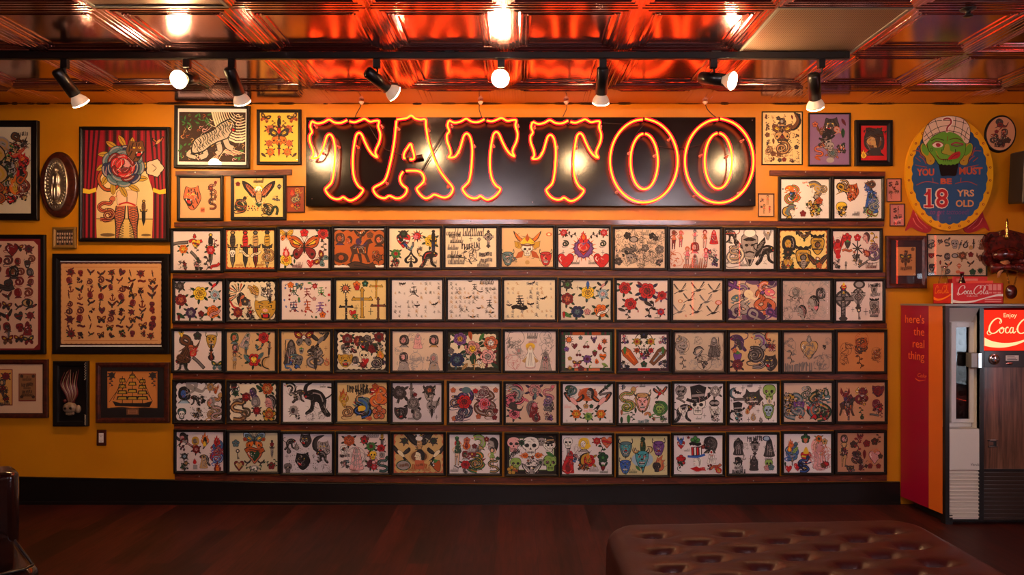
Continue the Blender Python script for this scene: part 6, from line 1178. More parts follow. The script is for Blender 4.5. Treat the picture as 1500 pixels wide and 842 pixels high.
mb.add([(XB0, -.02, .06), (XM, YM, .06), (XM, YM, ZT - .01), (XB0, -.02, ZT - .01)], [(0, 1, 2, 3)], 0)
mb.add([(XM, YM, .06), (XB1, YF + .03, .06), (XB1, YF + .03, ZT - .01), (XM, YM, ZT - .01)], [(0, 1, 2, 3)], 1)
mb.add([(XB0, -.02, .06), (XR, -.02, .06), (XR, YF + .03, .06), (XB1, YF + .03, .06), (XB0, -.02, ZT - .01), (XR, -.02, ZT - .01), (XR, YF + .03, ZT - .01), (XB1, YF + .03, ZT - .01)], [(0, 1, 5, 4), (1, 2, 6, 5), (4, 5, 6, 7), (0, 3, 2, 1)], 0)
vb(mb, 'cabinet', ['machine_red', 'machine_orange'])
mb = MB(); mb.add([(XB0 - .002, -.018, ZT - .012), (XR + .002, -.018, ZT - .012), (XR + .002, YF - .004, ZT - .012), (XB1 - .004, YF - .004, ZT - .012), (XB0 - .002, -.018, ZT), (XR + .002, -.018, ZT), (XR + .002, YF - .004, ZT), (XB1 - .004, YF - .004, ZT)], [(0, 1, 5, 4), (1, 2, 6, 5), (2, 3, 7, 6), (3, 0, 4, 7), (4, 5, 6, 7), (0, 3, 2, 1)]); vb(mb, 'top_trim', 'grey_metal')
mb = MB(); mb.box(XB1 + .03, XR - .03, YF + .05, -.05, 0., .06); mb.box(XB1 + .004, XB1 + .05, YF + .004, YF + .05, 0, .06); mb.box(XR - .06, XR - .01, YF + .004, YF + .05, 0, .06); vb(mb, 'plinth', 'machine_black')
mb = MB()  # black door surround with its openings left free
Z0 = fz(762); zt = ZT - .013
for x0, x1, z0_, z1_ in ((XB1, AX0, Z0, zt), (AX0, XR, AZ1, zt), (AX1, fx(1441.5), Z0, AZ1), (fx(1441.5), XR, fz(538), fz(513.8)), (fx(1441.5), XR, fz(690), fz(687)), (XR - .012, XR, Z0, AZ1), (AX0, XR, Z0 - .004, Z0)): mb.box(x0, x1, YF, YF + .03, z0_, z1_, 0, (1, 1, 1), .0015)
vb(mb, 'door_surround', 'machine_black')
# alcove with the bottle door
mb = MB(); yb = YF + .075; XI = AX1 - .004
mb.add([(AX0, YF + .001, AZ1), (AX1, YF + .001, AZ1), (AX1, yb, fz(471)), (AX0, yb, fz(471))], [(0, 1, 2, 3)]); mb.add([(AX1, YF + .001, AZ0), (AX1, yb, AZ0), (AX1, yb, fz(471)), (AX1, YF + .001, AZ1)], [(0, 1, 2, 3)])
mb.add([(AX0, YF + .001, AZ0), (AX1, YF + .001, AZ0), (AX1, yb, AZ0), (AX0, yb, AZ0)], [(0, 1, 2, 3)]); mb.add([(AX0, yb + .002, AZ0), (AX1, yb + .002, AZ0), (AX1, yb + .002, AZ1), (AX0, yb + .002, AZ1)], [(0, 1, 2, 3)]); mb.add([(AX0, YF + .001, AZ0), (AX0, yb, AZ0), (AX0, yb, AZ1), (AX0, YF + .001, AZ1)], [(0, 1, 2, 3)])
mb.box(AX0, AX1, YF + .001, YF + .02, fz(688.5), AZ0, 0, (1, 1, 1), .002)
M['white_enamel2'] = mat('door_enamel', rgb(214,208,198), .4, coat=.2)
vb(mb, 'alcove', 'white_enamel2')
kb = (DC + yb) / F; wx = lambda u: (u - CX) * kb; wz = lambda v: HC + (CY - v) * kb
d = MB(); x0, x1, z0_, z1_ = wx(1391), wx(1424), wz(618), wz(472); g0, g1, h0, h1 = wx(1398), wx(1418), wz(613), wz(479)
y0_, y1_ = yb - .018, yb
for a0, a1, b0, b1 in ((x0, g0, z0_, z1_), (g1, x1, z0_, z1_), (g0, g1, z0_, h0), (g0, g1, h1, z1_)): d.box(a0, a1, y0_, y1_, b0, b1, 0, (1, 1, 1), .001)
dd = vb(d, 'bottle_door', 'white_metal')
g = MB(); g.box(g0, g1, yb - .009, yb - .006, h0, h1); g.v = [tuple(Vector(v) - O) for v in g.v]; g.build('door_window', glass('door_glass', (.7, .66, .66), k=1.2), dd)
g = MB(); g.box(g0 - .002, g1 + .002, yb - .003, yb + .001, h0, h1)
for i in range(9): zc = h0 + (h1 - h0) * (i + .5) / 9; g.lathe(((g0 + g1) / 2, yb - .002, zc), (0, -1, 0), [(.02, 0), (.018, .003), (.0, .0032)], 12)
vb(g, 'bottle_rack', 'machine_black')
h = MB(); h.box(fx(1422), fx(1431.5), YF - .006, YF + .05, fz(538), fz(517), 0, (1, 1, 1), .002); h.box(fx(1431.5), fx(1436), YF - .014, YF + .01, fz(538.5), fz(517), 1, (1, 1, 1), .001); h.v = [tuple(Vector(v) - O) for v in h.v]; h.build('handle', ['grey_metal', 'chrome'], dd)
mb = MB(); g0_ = fz(690); mb.box(AX0, AX1, YF + .012, YF + .02, Z0 + .004, g0_)
n = 13
for i in range(n): zc = g0_ - (g0_ - Z0 - .01) * (i + .5) / n; mb.box(AX0 + .001, AX1 - .001, YF + .001, YF + .013, zc - .0045, zc + .0045, 0, (1, 1, 1), .002)
vb(mb, 'vent_grille', mat('cream_grille', rgb(205,196,182), .4, coat=.1))
mb = MB(); mb.box(fx(1441.5), XR - .012, YF + .006, YF + .02, fz(687), fz(538)); vb(mb, 'woodgrain_panel', 'laminate')
mb = MB(); mb.box(fx(1441.5), XR - .012, YF + .014, YF + .02, Z0, fz(690))
for i in range(12): zc = fz(690) - (fz(690) - Z0) * (i + .5) / 12; mb.box(fx(1442), XR - .013, YF + .003, YF + .015, zc - .008, zc + .003)
vb(mb, 'lower_grille', mat('dark_grille', rgb(52,38,30), .35, coat=.2))
mb = MB(); a0, a1, b0, b1 = fx(1447.5), fx(1461), fz(655), fz(644.5)
for c0, c1, e0, e1 in ((a0, a1, b1 - .006, b1), (a0, a1, b0, b0 + .006), (a0, a0 + .008, b0, b1), (a1 - .008, a1, b0, b1)): mb.box(c0, c1, YF - .003, YF + .007, e0, e1)
mb.box(a0 + .01, a0 + .035, YF + .001, YF + .006, b0 + .012, b1 - .012)
vb(mb, 'door_pull', 'chrome'); mb = MB(); mb.box(a0 + .006, a1 - .006, YF + .0035, YF + .006, b0 + .005, b1 - .005); vb(mb, 'pull_recess', 'machine_black')
# coin controls
mb = MB(); c_ = (fx(1456), YF, fz(526)); mb.lathe(c_, (0, -1, 0), [(.036, 0), (.036, .004), (.031, .008), (.026, .006), (.024, .012), (.016, .015), (0, .016)], 28); vb(mb, 'coin_dial', 'chrome')
mb = MB(); mb.box(c_[0] - .018, c_[0] + .016, YF - .0175, YF - .0155, c_[2] - .003, c_[2] + .004); mb.box(c_[0] - .018, c_[0] - .01, YF - .0178, YF - .0155, c_[2] - .012, c_[2] + .004); vb(mb, 'dial_slot', 'machine_black')
mb = MB(); mb.box(fx(1473), fx(1492), YF - .002, YF, fz(528.5), fz(520.5), 0, rgb(225,215,210), .0005)
for i in range(3): mb.box(fx(1475), fx(1490 - i * 2), YF - .0024, YF - .002, fz(527 - i * 2.4), fz(526.2 - i * 2.4), 0, rgb(90,70,70))
vb(mb, 'price_label', 'ink')
mb = MB(); mb.add([(fx(1472), YF - .001, fz(533)), (fx(1482), YF - .012, fz(531.5)), (fx(1482), YF - .001, fz(534.5)), (fx(1476), YF - .004, fz(530.5))], [(0, 1, 3), (0, 2, 1), (1, 2, 3), (0, 3, 2)]); vb(mb, 'coin_return', 'chrome')
# flowing script lettering, drawn as pen strokes
SCRIPT = [
 ([(9.2, 6.6), (8.6, 8.4), (6.6, 9.2), (3.6, 7.6), (1.5, 4.6), (1.2, 1.8), (3, .3), (5.6, .9), (7.6, 2.7)], .95), ([(9.2, 6.6), (8.1, 6.2), (8.2, 7.6)], .5), ([(3, .3), (1, -.6), (-.2, .6), (.6, 2.2)], .5),
 ([(9.6, 3.9), (8.2, 3), (8, 1.2), (9.2, .4), (10.5, 1.5), (10.6, 3.1), (9.6, 3.9), (9.3, 2.9), (11.6, 3.4)], .7),
 ([(13.6, 3.3), (13.2, 4), (12.1, 3.2), (11.9, 1.3), (13, .5), (14.6, 1.6)], .75),
 ([(16.8, 3.6), (15.6, 3.7), (14.6, 2), (15.2, .5), (16.5, 1.5), (17, 3.9)], .7), ([(17, 3.9), (16.7, 1.4), (17.4, .5), (18.6, 1.6)], .75), ([(18.6, 2.7), (20, 3.1)], .7)]
SCRIPT2 = [
 ([(9.4, 6.8), (9.2, 8.6), (7.2, 9.2), (4, 7.6), (1.5, 4.6), (1.2, 1.8), (3, .3), (5.6, .9), (7.6, 2.7)], .95), ([(9.4, 6.8), (8.3, 6.2), (8.6, 7.8), (10.4, 9.5), (13.5, 8.6), (16.4, 9.8), (18.2, 8.6)], .55),
 ([(9.6, 3.9), (8.2, 3), (8, 1.2), (9.2, .4), (10.5, 1.5), (10.6, 3.1), (9.6, 3.9), (9.3, 2.9), (11.6, 2.2)], .7),
 ([(11.6, 2.2), (13.9, 5), (14.4, 7.8), (13.4, 8), (12.5, 4.6), (12.4, 1.2), (13.4, .5), (14.8, 1.6)], .75),
 ([(17.4, 3.6), (16, 3.7), (15, 2), (15.6, .5), (17, 1.5), (17.5, 3.9)], .7), ([(17.5, 3.9), (17.2, 1.4), (17.9, .5), (19.4, 1.8)], .75)]
def script(mb, place, c, both=True, w=1.):
    for grp_, dx in ((SCRIPT, 0), (SCRIPT2, 18.6)) if both else ((SCRIPT, 0),):
        for P, ww in grp_:
            p_ = crom(P, 6, False); N = len(p_); L, R_ = [], []
            for i in range(N):
                a_, b_ = p_[max(0, i - 1)], p_[min(N - 1, i + 1)]; ux, uy = b_[0] - a_[0], b_[1] - a_[1]; l = math.hypot(ux, uy) or 1
                hw = ww * w / 2 * (.45 + .55 * abs(uy) / l) * (.5 + .5 * min(1, i / 4, (N - 1 - i) / 4)); L.append((p_[i][0] + dx - uy / l * hw, p_[i][1] + ux / l * hw)); R_.append((p_[i][0] + dx + uy / l * hw, p_[i][1] - ux / l * hw))
            mb.add([place(*q_) for q_ in L + R_], [(i, i + 1, N + i + 1, N + i) for i in range(N - 1)], 0, c)
def ribbon(mb, place, pts, c):
    """pts: (x, y_low, y_high)"""
    P = crom(pts, 6, False); N = len(P); mb.add([place(a_, b_) for a_, b_, _ in P] + [place(a_, c__) for a_, _, c__ in P], [(i, i + 1, N + i + 1, N + i) for i in range(N - 1)], 0, c)
def plain(mb, txt, place, c, size=1., right=None, bold=0., shear=0.):
    vs, fs = text_tris(txt, size, bold, shear); w_ = max(v_[0] for v_ in vs)
    mb.add([place(v_[0] - (w_ if right else 0), v_[1]) for v_ in vs], fs, 0, c)
def sidept(y_along, z, off=.0015):
    s_ = s0 * (-y_along - .02) / (-YM - .02); return (XB0 + (XB1 - XB0) * s_ - off, y_along, z)
mb = MB(); OR = rgb(225,105,50)
for i, txt in enumerate(("here's", 'the', 'real', 'thing')): plain(mb, txt, lambda a_, b_, i=i: sidept(-.256 - a_, 1.297 - i * .0835 + b_), OR, .081, right=True)
# mirror guard: x grows towards the front edge
plain(mb, 'Coke', lambda a_, b_: sidept(-.185 - a_, .93 + b_), OR, .04, shear=.4)
ribbon(mb, lambda a_, b_: sidept(-.17 - a_, .905 + b_), [(0, .008, .014), (.03, -.004, .004), (.06, .0, .004), (.1, .012, .014)], OR)
vb(mb, 'side_lettering', 'enamel')
mb = MB(); plain(mb, 'Vendo', lambda a_, b_: (fx(1421) + a_, YF - .0005, fz(682) + b_), rgb(30,25,30), .024, shear=.25); vb(mb, 'maker_lettering', 'ink')
# backlit sign
M['lit_red'] = emis('lit_red', (1., .03, .012), 1.0); M['lit_white'] = emis('lit_cream', (1., .62, .28), 1.35)
mb = MB(); sx0, sx1, sz0, sz1 = fx(1442.5), XR - .02, fz(513.5), fz(454); mb.box(sx0, sx1, YF + .004, YF + .02, sz0, sz1); sg = vb(mb, 'lit_sign', 'lit_red')
mb = MB(); k_ = .0099; script(mb, lambda a_, b_: (fx(1447) + a_ * k_, YF + .003, fz(489) + b_ * k_ * 1.12), (1, 1, 1), w=1.1)
ribbon(mb, lambda a_, b_: (sx0 + a_, YF + .003, sz0 + b_), [(0, .032, .085), (.05, .022, .062), (.12, .02, .05), (.2, .035, .055), (.32, .075, .085), (sx1 - sx0, .088, .1)], (1, 1, 1))
plain(mb, 'Enjoy', lambda a_, b_: (fx(1470) + a_, YF + .003, fz(464.5) + b_), (1, 1, 1), .04)
mb.v = [tuple(Vector(v) - O) for v in mb.v]; mb.build('sign_lettering', 'lit_white', sg)

# ---------------------------------------------------------------- bottle carton and bottles on the machine
ZM = ZT + .001; x0, x1, y0_, y1_ = 2.895, 3.24, -.34, -.14; cz = ZM; ch = .138
t = thing('bottle_carton', 'red cardboard drink carton with white script on top of the vending machine', 'carton', ((x0 + x1) / 2, (y0_ + y1_) / 2, cz)); O = Vector(t.location)
RC, RC2, WC = rgb(215,40,50), rgb(190,30,30), rgb(250,235,230)
mb = MB(); mb.box(x0, x1, y0_, y0_ + .004, cz, cz + ch, 0, RC); mb.box(x0, x1, y1_ - .004, y1_, cz, cz + ch, 0, RC); mb.box(x0, x0 + .004, y0_, y1_, cz, cz + ch, 0, RC2); mb.box(x1 - .004, x1, y0_, y1_, cz, cz + ch, 0, RC); mb.box(x0, x1, y0_, y1_, cz, cz + .004, 0, RC); vb(mb, 'box', 'ink')
mb = MB(); mb.box(x0 + .075, x1 - .035, -.235, -.232, cz + .01, cz + .185, 0, rgb(220,60,60)); mb.box(x0 + .1, x1 - .1, -.2355, -.2315, cz + .15, cz + .172, 0, rgb(235,140,130))
for i in range(3): xx = x0 + .16 + i * .06; mb.box(xx, xx + .003, y0_ + .01, y1_ - .01, cz + .01, cz + .155, 0, rgb(225,90,85))
mb.box(x0 + .08, x1 - .05, -.175, -.172, cz + .01, cz + .17, 0, rgb(205,50,50)); vb(mb, 'dividers', 'ink')
mb = MB(); f2 = lambda a_, b_: (x0 + .038 + a_ * .0056, y0_ - .0008, cz + .062 + b_ * .0066); script(mb, f2, WC, w=1.15)
ribbon(mb, lambda a_, b_: (x0 + a_, y0_ - .0008, cz + b_), [(.004, .008, .03), (.06, .004, .018), (.14, .01, .022), (.22, .034, .042), (.3, .05, .064), (.341, .05, .066)], WC)
for i in range(3): mb.box(x0 + .245 + i * .03, x0 + .268 + i * .03, y0_ - .001, y0_ - .0004, cz + .09, cz + .13, 0, rgb(240,150,145)); mb.box(x0 + .245 + i * .03, x0 + .268 + i * .03, y0_ - .001, y0_ - .0004, cz + .07, cz + .08, 0, rgb(240,150,145))
for i in range(2): mb.box(x0 + .22, x0 + .33, y0_ - .001, y0_ - .0004, cz + .012 + i * .014, cz + .018 + i * .014, 0, rgb(240,160,155))
plain(mb, 'trade-mark', lambda a_, b_: (x0 + .1 + a_, y0_ - .0008, cz + .048 + b_), WC, .016)
OY = rgb(235,130,30); script(mb, lambda a_, b_: (x0 - .0008, y1_ - .02 - a_ * .004, cz + .07 + b_ * .006), OY, w=1.15); ribbon(mb, lambda a_, b_: (x0 - .0008, y1_ - a_, cz + b_), [(.004, .03, .05), (.06, .02, .034), (.13, .035, .045), (.196, .06, .07)], OY)
vb(mb, 'lettering', 'ink')
mb = MB(); mb.box(x0 - .001, x0 + .008, y0_ - .0015, y0_ + .004, cz, cz + ch); vb(mb, 'corner_strip', 'white_metal')
def bottle(x, y, z, h, m, label):
    t = thing('soda_bottle', label, 'bottle', (x, y, z))
    s_ = h / .24; pr = [(.0, .002), (.026, 0), (.03, .006), (.03, .06), (.026, .08), (.03, .1), (.031, .13), (.026, .155), (.017, .18), (.0125, .2), (.012, .225), (.0145, .228), (.0145, .238), (.0125, .24), (.0105, .236), (.0105, .2), (.0, .199)]
    mb = MB(); mb.lathe((0, 0, 0), (0, 0, 1), [(a_ * s_, b_ * s_) for a_, b_ in pr], 20, cap=False); mb.build('glass_body', m, t)
    mb = MB(); mb.lathe((0, 0, .238 * s_), (0, 0, 1), [(.0165 * s_, -.008), (.016 * s_, .0), (.012 * s_, .004), (0, .0045)], 18); mb.build('bottle_cap', 'chrome' if m == 'clear_glass' else 'machine_red', t)
M['clear_glass'] = glass('clear_bottle', (.93, .95, .93), .03, 3.); M['brown_glass'] = mat('brown_bottle', rgb(40,14,10), .08, spec=.8)
bottle(2.936, -.19, ZM + .006, .252, 'clear_glass', 'clear glass bottle standing in the back of the red carton')
bottle(3.0, -.285, ZM + .006, .208, 'brown_glass', 'dark brown bottle standing in the front of the red carton')

# ---------------------------------------------------------------- speaker
p_ = W(1481, 215, -.34); q_ = W(1478, 293, -.34); cxs = p_[0] + .15
t = thing('wall_speaker', 'black loudspeaker hanging at the right edge above the carved clock', 'speaker', (cxs + .13, -.2, (p_[2] + q_[2]) / 2)); t.rotation_euler = (math.radians(6), 0, math.radians(-14))
h_ = (p_[2] - q_[2]) / 2
mb = MB(); mb.box(-.13, .13, -.12, .1, -h_, h_, 0, (1, 1, 1), .008); mb.build('cabinet', 'black_plastic', t)
mb = MB(); mb.box(-.12, .12, -.128, -.12, -h_ + .012, h_ - .012, 0, (1, 1, 1), .004); mb.build('grille', mat('grille_cloth', rgb(14,14,15), .9, bump=.8, scale=600), t)
mb = MB(); mb.tube([(0, .09, .02), (0, .2, .02)], .014, 10); mb.box(-.03, .03, .19, .2, -.04, .08); mb.build('bracket', 'black_metal', t)
mb = MB(); mb.box(-.12, -.08, -.1295, -.1275, -h_ + .02, -h_ + .03); mb.build('badge', 'grey_metal', t)

# ---------------------------------------------------------------- carved clock
M['lacquer'] = wood('red_lacquer_wood', rgb(46,10,10), rgb(104,28,22), .22, (3, 3, 3), 7., .6, .5)
M['brass'] = mat('brass', rgb(190,150,80), .25, 1.)
o_ = W(1487, 388, -.1); t = thing('carved_wall_clock', 'dark red carved wooden wall clock with horn, brass chains and oval pendulum', 'clock', (o_[0], 0, o_[2])); kc = (DC - .06) / F
cxp = lambda u, v: ((u - 1487) * kc, (388 - v) * kc)
mb = MB(); pts = [cxp(*p_) for p_ in ((1452, 352), (1458, 340), (1472, 338), (1484, 335), (1500, 338), (1516, 344), (1522, 360), (1518, 378), (1512, 394), (1498, 400), (1484, 398), (1474, 400), (1466, 390), (1456, 388), (1450, 376), (1456, 364))]
mb.prism(crom(pts, 4), -.03, -.002); mb.prism([(a_ * .86, b_ * .86 + .003) for a_, b_ in crom(pts, 4)], -.05, -.028); mb.build('backboard', 'lacquer', t)
mb = MB(); R = random.Random(8); mb.tube(crom([(-.13, -.06, .06), (-.05, -.09, .075), (.05, -.1, .06), (.15, -.08, .05)], 5, False), [.03 + .018 * math.sin(i * .35) for i in range(16)], 12)
mb.tube(crom([(-.14, -.05, -.02), (-.04, -.09, -.01), (.08, -.1, -.025), (.16, -.07, -.02)], 5, False), [.035 + .012 * math.cos(i * .6) for i in range(16)], 12)
mb.lathe((.03, -.05, .03), (0, -1, 0), [(.075, 0), (.072, .03), (.055, .04), (.05, .035), (0, .036)], 26)
for i in range(11): a_ = R.uniform(0, 6.28); r_ = R.uniform(.06, .13); lathe_xz(mb, r_ * math.cos(a_), .02 + r_ * .7 * math.sin(a_), R.uniform(.018, .035), R.uniform(.015, .03), [(1, -.045), (.85, -.068), (.5, -.08), (.1, -.083)], 10)
mb.build('carving', 'lacquer', t)
mb = MB(); P = [cxp(*p_) for p_ in ((1476, 382), (1471, 390), (1467, 398), (1465, 406))]; mb.tube([(a_, -.08, b_) for a_, b_ in P], [.03, .022, .014, .006], 10); mb.build('horn', mat('horn', rgb(190,130,90), .3), t)
mb = MB(); a_, b_ = cxp(1481, 346); mb.lathe((a_, -.06, b_), (0, 0, 1), [(.012, -.02), (.016, 0), (.008, .02), (.014, .045), (.008, .07), (.01, .1), (.004, .125), (0, .13)], 12); mb.build('finial', 'brass', t)
for u0, v0, u1, v1 in ((1479, 396, 1483, 416), (1496, 396, 1490, 418)):
    mb = MB(); a_, b_ = cxp(u0, v0), cxp(u1, v1); N = 12
    for i in range(N):
        q = i / N; c0 = (a_[0] + (b_[0] - a_[0]) * q, a_[1] + (b_[1] - a_[1]) * q); ang = i % 2; L = [(c0[0] + (.005 * math.cos(s_) if ang else 0), -.07 + (0 if ang else .005 * math.cos(s_)), c0[1] + .007 * math.sin(s_)) for s_ in (k__ * PI / 4 for k__ in range(8))]; mb.tube(L, .0016, 5, closed=True)
    mb.build('chain', 'brass', t)
mb = MB(); a_, b_ = cxp(1486, 427); lathe_xz(mb, a_, b_, .036, .05, [(1, -.06), (1, -.075), (.9, -.084), (.7, -.082), (.6, -.088), (.1, -.09)], 26); mb.build('pendulum', 'lacquer', t)

# ---------------------------------------------------------------- tufted leather ottoman
M['leather'] = mat('oxblood_leather', rgb(54,12,12), .4, bump=.2, scale=140, coat=.08, spec=.3)
OX0, OX1, OY0, OY1, OZ = .405, 1.91, -3.35, -1.665, .42
t = thing('tufted_ottoman', 'large brown leather ottoman with deep button tufting in front of the wall', 'ottoman', ((OX0 + OX1) / 2, (OY0 + OY1) / 2, 0)); t.rotation_euler = (0, 0, 0); O = Vector(t.location)
rowsD = [3.02 - .093 * i for i in range(15)]; btn = []
for j, D in enumerate(rowsD):
    for x in ([.61, .97, 1.33, 1.675] if j % 2 == 0 else [.79, 1.15, 1.505]): btn.append((x, D - DC))
segs = []
for i, (x, y) in enumerate(btn):
    for (u, v) in btn[i + 1:i + 9]:
        if .08 < y - v < .1 and abs(abs(x - u) - .18) < .03: segs.append((x, y, u, v))
def top(x, y):
    z = OZ; bx = min(x - OX0, OX1 - x); by = min(y - OY0, OY1 - y); r = .075
    for b in (bx, by):
        if b < r: z -= r - math.sqrt(max(0, r * r - (r - b) ** 2))
    best = 9; h = 0
    for u, v in btn:
        d = math.hypot((x - u) * .62, (y - v) * 1.5)
        if d < best: best = d
    c = 9
    for a_, b_, u, v in segs:
        if abs(x - (a_ + u) / 2) > .14 or abs(y - (b_ + v) / 2) > .09: continue
        tt = max(0, min(1, ((x - a_) * (u - a_) + (y - b_) * (v - b_)) / ((u - a_) ** 2 + (v - b_) ** 2))); d = math.hypot(x - a_ - tt * (u - a_), y - b_ - tt * (v - b_)); e = abs(tt - .5) * 2; c = min(c, d + .02 * (1 - e))
    z -= .1 * math.exp(-(best / .022) ** 1.0) + .010 * math.exp(-(c / .012) ** 2)
    if best < .09 and best > .008:
        u, v = min(btn, key=lambda q: (q[0] - x) ** 2 + (q[1] - y) ** 2); z += .0022 * math.sin(11 * math.atan2(y - v, x - u)) * math.exp(-((best - .035) / .025) ** 2)
    return z
xs = [OX0 + (OX1 - OX0) * i / 150 for i in range(151)]; ys = [OY0 + (OY1 - OY0) * i / 170 for i in range(171)]
def edge(v, a_, b_):   # squash the grid so that the rounded rim is well sampled
    q = (v - a_) / (b_ - a_); return a_ + (b_ - a_) * (q - .035 * math.sin(2 * PI * q))
xs = [edge(x, OX0, OX1) for x in xs]; ys = [edge(y, OY0, OY1) for y in ys]
mb = MB(); vs = []; RC_ = .16
for y in ys:
    for x in xs:
        # round the corners in plan
        X_, Y_ = x, y; dx = max(OX0 + RC_ - x, x - (OX1 - RC_), 0); dy = max(OY0 + RC_ - y, y - (OY1 - RC_), 0)
        if dx > 0 and dy > 0:
            m_ = max(dx, dy); l = math.hypot(dx, dy); s_ = m_ / l; sx = 1 if x > (OX0 + OX1) / 2 else -1; sy = 1 if y > (OY0 + OY1) / 2 else -1
            X_ = x - sx * dx * (1 - s_); Y_ = y - sy * dy * (1 - s_)
        vs.append((X_ - O.x, Y_ - O.y + (X_ - OX0) * .05, top(x, y)))
nx, ny = len(xs), len(ys); fs = [(j * nx + i, j * nx + i + 1, (j + 1) * nx + i + 1, (j + 1) * nx + i) for j in range(ny - 1) for i in range(nx - 1)]
mb.add(vs, fs, 0, (1, 1, 1), True)
rim = [i for i in range(nx)] + [j * nx + nx - 1 for j in range(1, ny)] + [(ny - 1) * nx + i for i in range(nx - 2, -1, -1)] + [j * nx for j in range(ny - 2, 0, -1)]
for (za, zb, sa, sb) in ((None, .2, 1, 1.004), (.2, .06, 1.004, .995)):
    A = [(vs[i][0] * sa, vs[i][1] * sa, vs[i][2] if za is None else za) for i in rim]; B = [(vs[i][0] * sb, vs[i][1] * sb, zb) for i in rim]; n = len(rim)
    mb.add(A + B, [(i, n + i, n + (i + 1) % n, (i + 1) % n) for i in range(n)], 0, (1, 1, 1), True)
mb.build('cushion_top', 'leather', t)
first = None
for x, y in btn:
    if first is None:
        b = MB(); b.lathe((0, 0, -.002), (0, 0, 1), [(.013, 0), (.0125, .003), (.008, .006), (0, .0075)], 12); first = b.build('button', 'leather', t, (x - O.x, y - O.y + (x - OX0) * .05, top(x, y)))
    else: d = first.copy(); COL.objects.link(d); d.parent = t; d.location = (x - O.x, y - O.y + (x - OX0) * .05, top(x, y))
first = None
for sx in (-1, 1):
    for sy in (-1, 1):
        b = MB(); b.lathe((0, 0, 0), (0, 0, 1), [(.02, 0), (.028, .06), (.03, .075)], 14); b.build('leg', 'black_metal', t, (sx * .62, sy * .72, 0))

# ---------------------------------------------------------------- dark glossy chair at lower left
M['black_lacquer'] = wood('dark_lacquer', rgb(6,4,4), rgb(40,15,9), .12, (2, 2, 2), 3., .9, .05)
t = thing('lacquered_chair', 'glossy dark lacquered chair with rounded back, cut off at lower left', 'chair', (-2.13, -1.958, 0)); t.rotation_euler = (0, 0, math.radians(-45))
def rbox(name, x0, x1, y0_, y1_, z0_, z1_, r, par):
    """box with well rounded upright and top edges"""
    mb = MB(); n = 6; ring = []
    for cx_, cy_, a0 in ((x1 - r, y1_ - r, 0), (x0 + r, y1_ - r, 90), (x0 + r, y0_ + r, 180), (x1 - r, y0_ + r, 270)):
        for i in range(n + 1): ring.append((cx_, cy_, math.radians(a0 + 90 * i / n)))
    L = [(r, z0_), (r, z1_ - r * .6)] + [(r - r * .6 * (1 - math.cos(a_)), z1_ - r * .6 * (1 - math.sin(a_))) for a_ in (math.radians(15 * i) for i in range(1, 7))]
    vs = [(cx_ + q * math.cos(a_), cy_ + q * math.sin(a_), z) for q, z in L for cx_, cy_, a_ in ring]; N = len(ring)
    mb.add(vs, [(j * N + i, j * N + (i + 1) % N, (j + 1) * N + (i + 1) % N, (j + 1) * N + i) for j in range(len(L) - 1) for i in range(N)], 0, (1, 1, 1), True); mb.add(vs[-N:], [tuple(range(N))]); mb.add(vs[:N], [tuple(range(N))[::-1]])
    return mb.build(name, 'black_lacquer', par)
rbox('seat', 0, .47, -.62, 0, .28, .45, .06, t); rbox('backrest', -.17, 0.005, -.62, 0.01, .2, .73, .05, t)
mb = MB(); mb.tube([(.05, -.018, .449), (.42, -.018, .449), (.452, -.05, .449), (.452, -.57, .449)], .004, 8); mb.build('piping', 'black_metal', t)
for lx in (.05, .42):
    for ly in (-.05, -.57): b = MB(); b.tube([(lx, ly, 0), (lx, ly, .3)], [.018, .024], 12); b.build('leg', 'black_lacquer', t)
# ---------------------------------------------------------------- track lights
YTR = -1.03; DT = DC + YTR; kt = DT / F
def tx(px_): return (px_ - CX) * kt
def tz(py_): return HC + (CY - py_) * kt
t = thing('light_track', 'long black ceiling track carrying eight spotlights', 'light track', (-.6, YTR, ROOM_H))
mb = MB(); xa, xb = -4.1 + .6, tx(1235) + .6; mb.box(xa, xb, -.018, .018, -.043, -.006, 0, (1, 1, 1), .002); mb.box(xa, xb, -.012, .012, -.0445, -.043); mb.build('track_bar', 'black_metal', t)
mb = MB(); mb.box(xb, xb + .03, -.02, .02, -.045, -.004, 0, (1, 1, 1), .003); mb.build('end_cap', 'black_metal', t)
mb = MB()
for x in (-2.9, -1.4, .2, 1.7): mb.box(x, x + .05, -.02, .02, -.006, 0)
mb.build('mounting_clips', 'black_metal', t)
M['lens'] = emis('lamp_lens', (1., .60, .28), 520.)
M['bulb_glass'] = mat('bulb_white_glass', rgb(225,205,190), .3, emit=(1, .6, .35), es=.25)
LAMPS = [(95, 84, 104, (.27, .62, -.73), 'leftmost track spotlight, black can with white bulb pointing down'),
 (274, 268, 108, (-.12, -.9, -.34), 'lit track spotlight facing the room above the tiger print'),
 (340, 336, 101, (.1, .66, -.74), 'black can spotlight pointing down beside the tiger print'),
 (552, 538, 105, (.66, .6, -.44), 'black can spotlight tilted sideways above the first sign letters'),
 (734, 733, 106, (.02, -.9, -.3), 'lit track spotlight facing the room above the sign centre'),
 (883, 883, 100, (.02, .62, -.78), 'black can spotlight hanging straight down above the fourth letter'),
 (1045, 1036, 112, (.72, -.62, -.3), 'lit track spotlight turned to the right above the last letter'),
 (1203, 1192, 110, (.32, .62, -.71), 'rightmost track spotlight tilted down over the framed prints')]
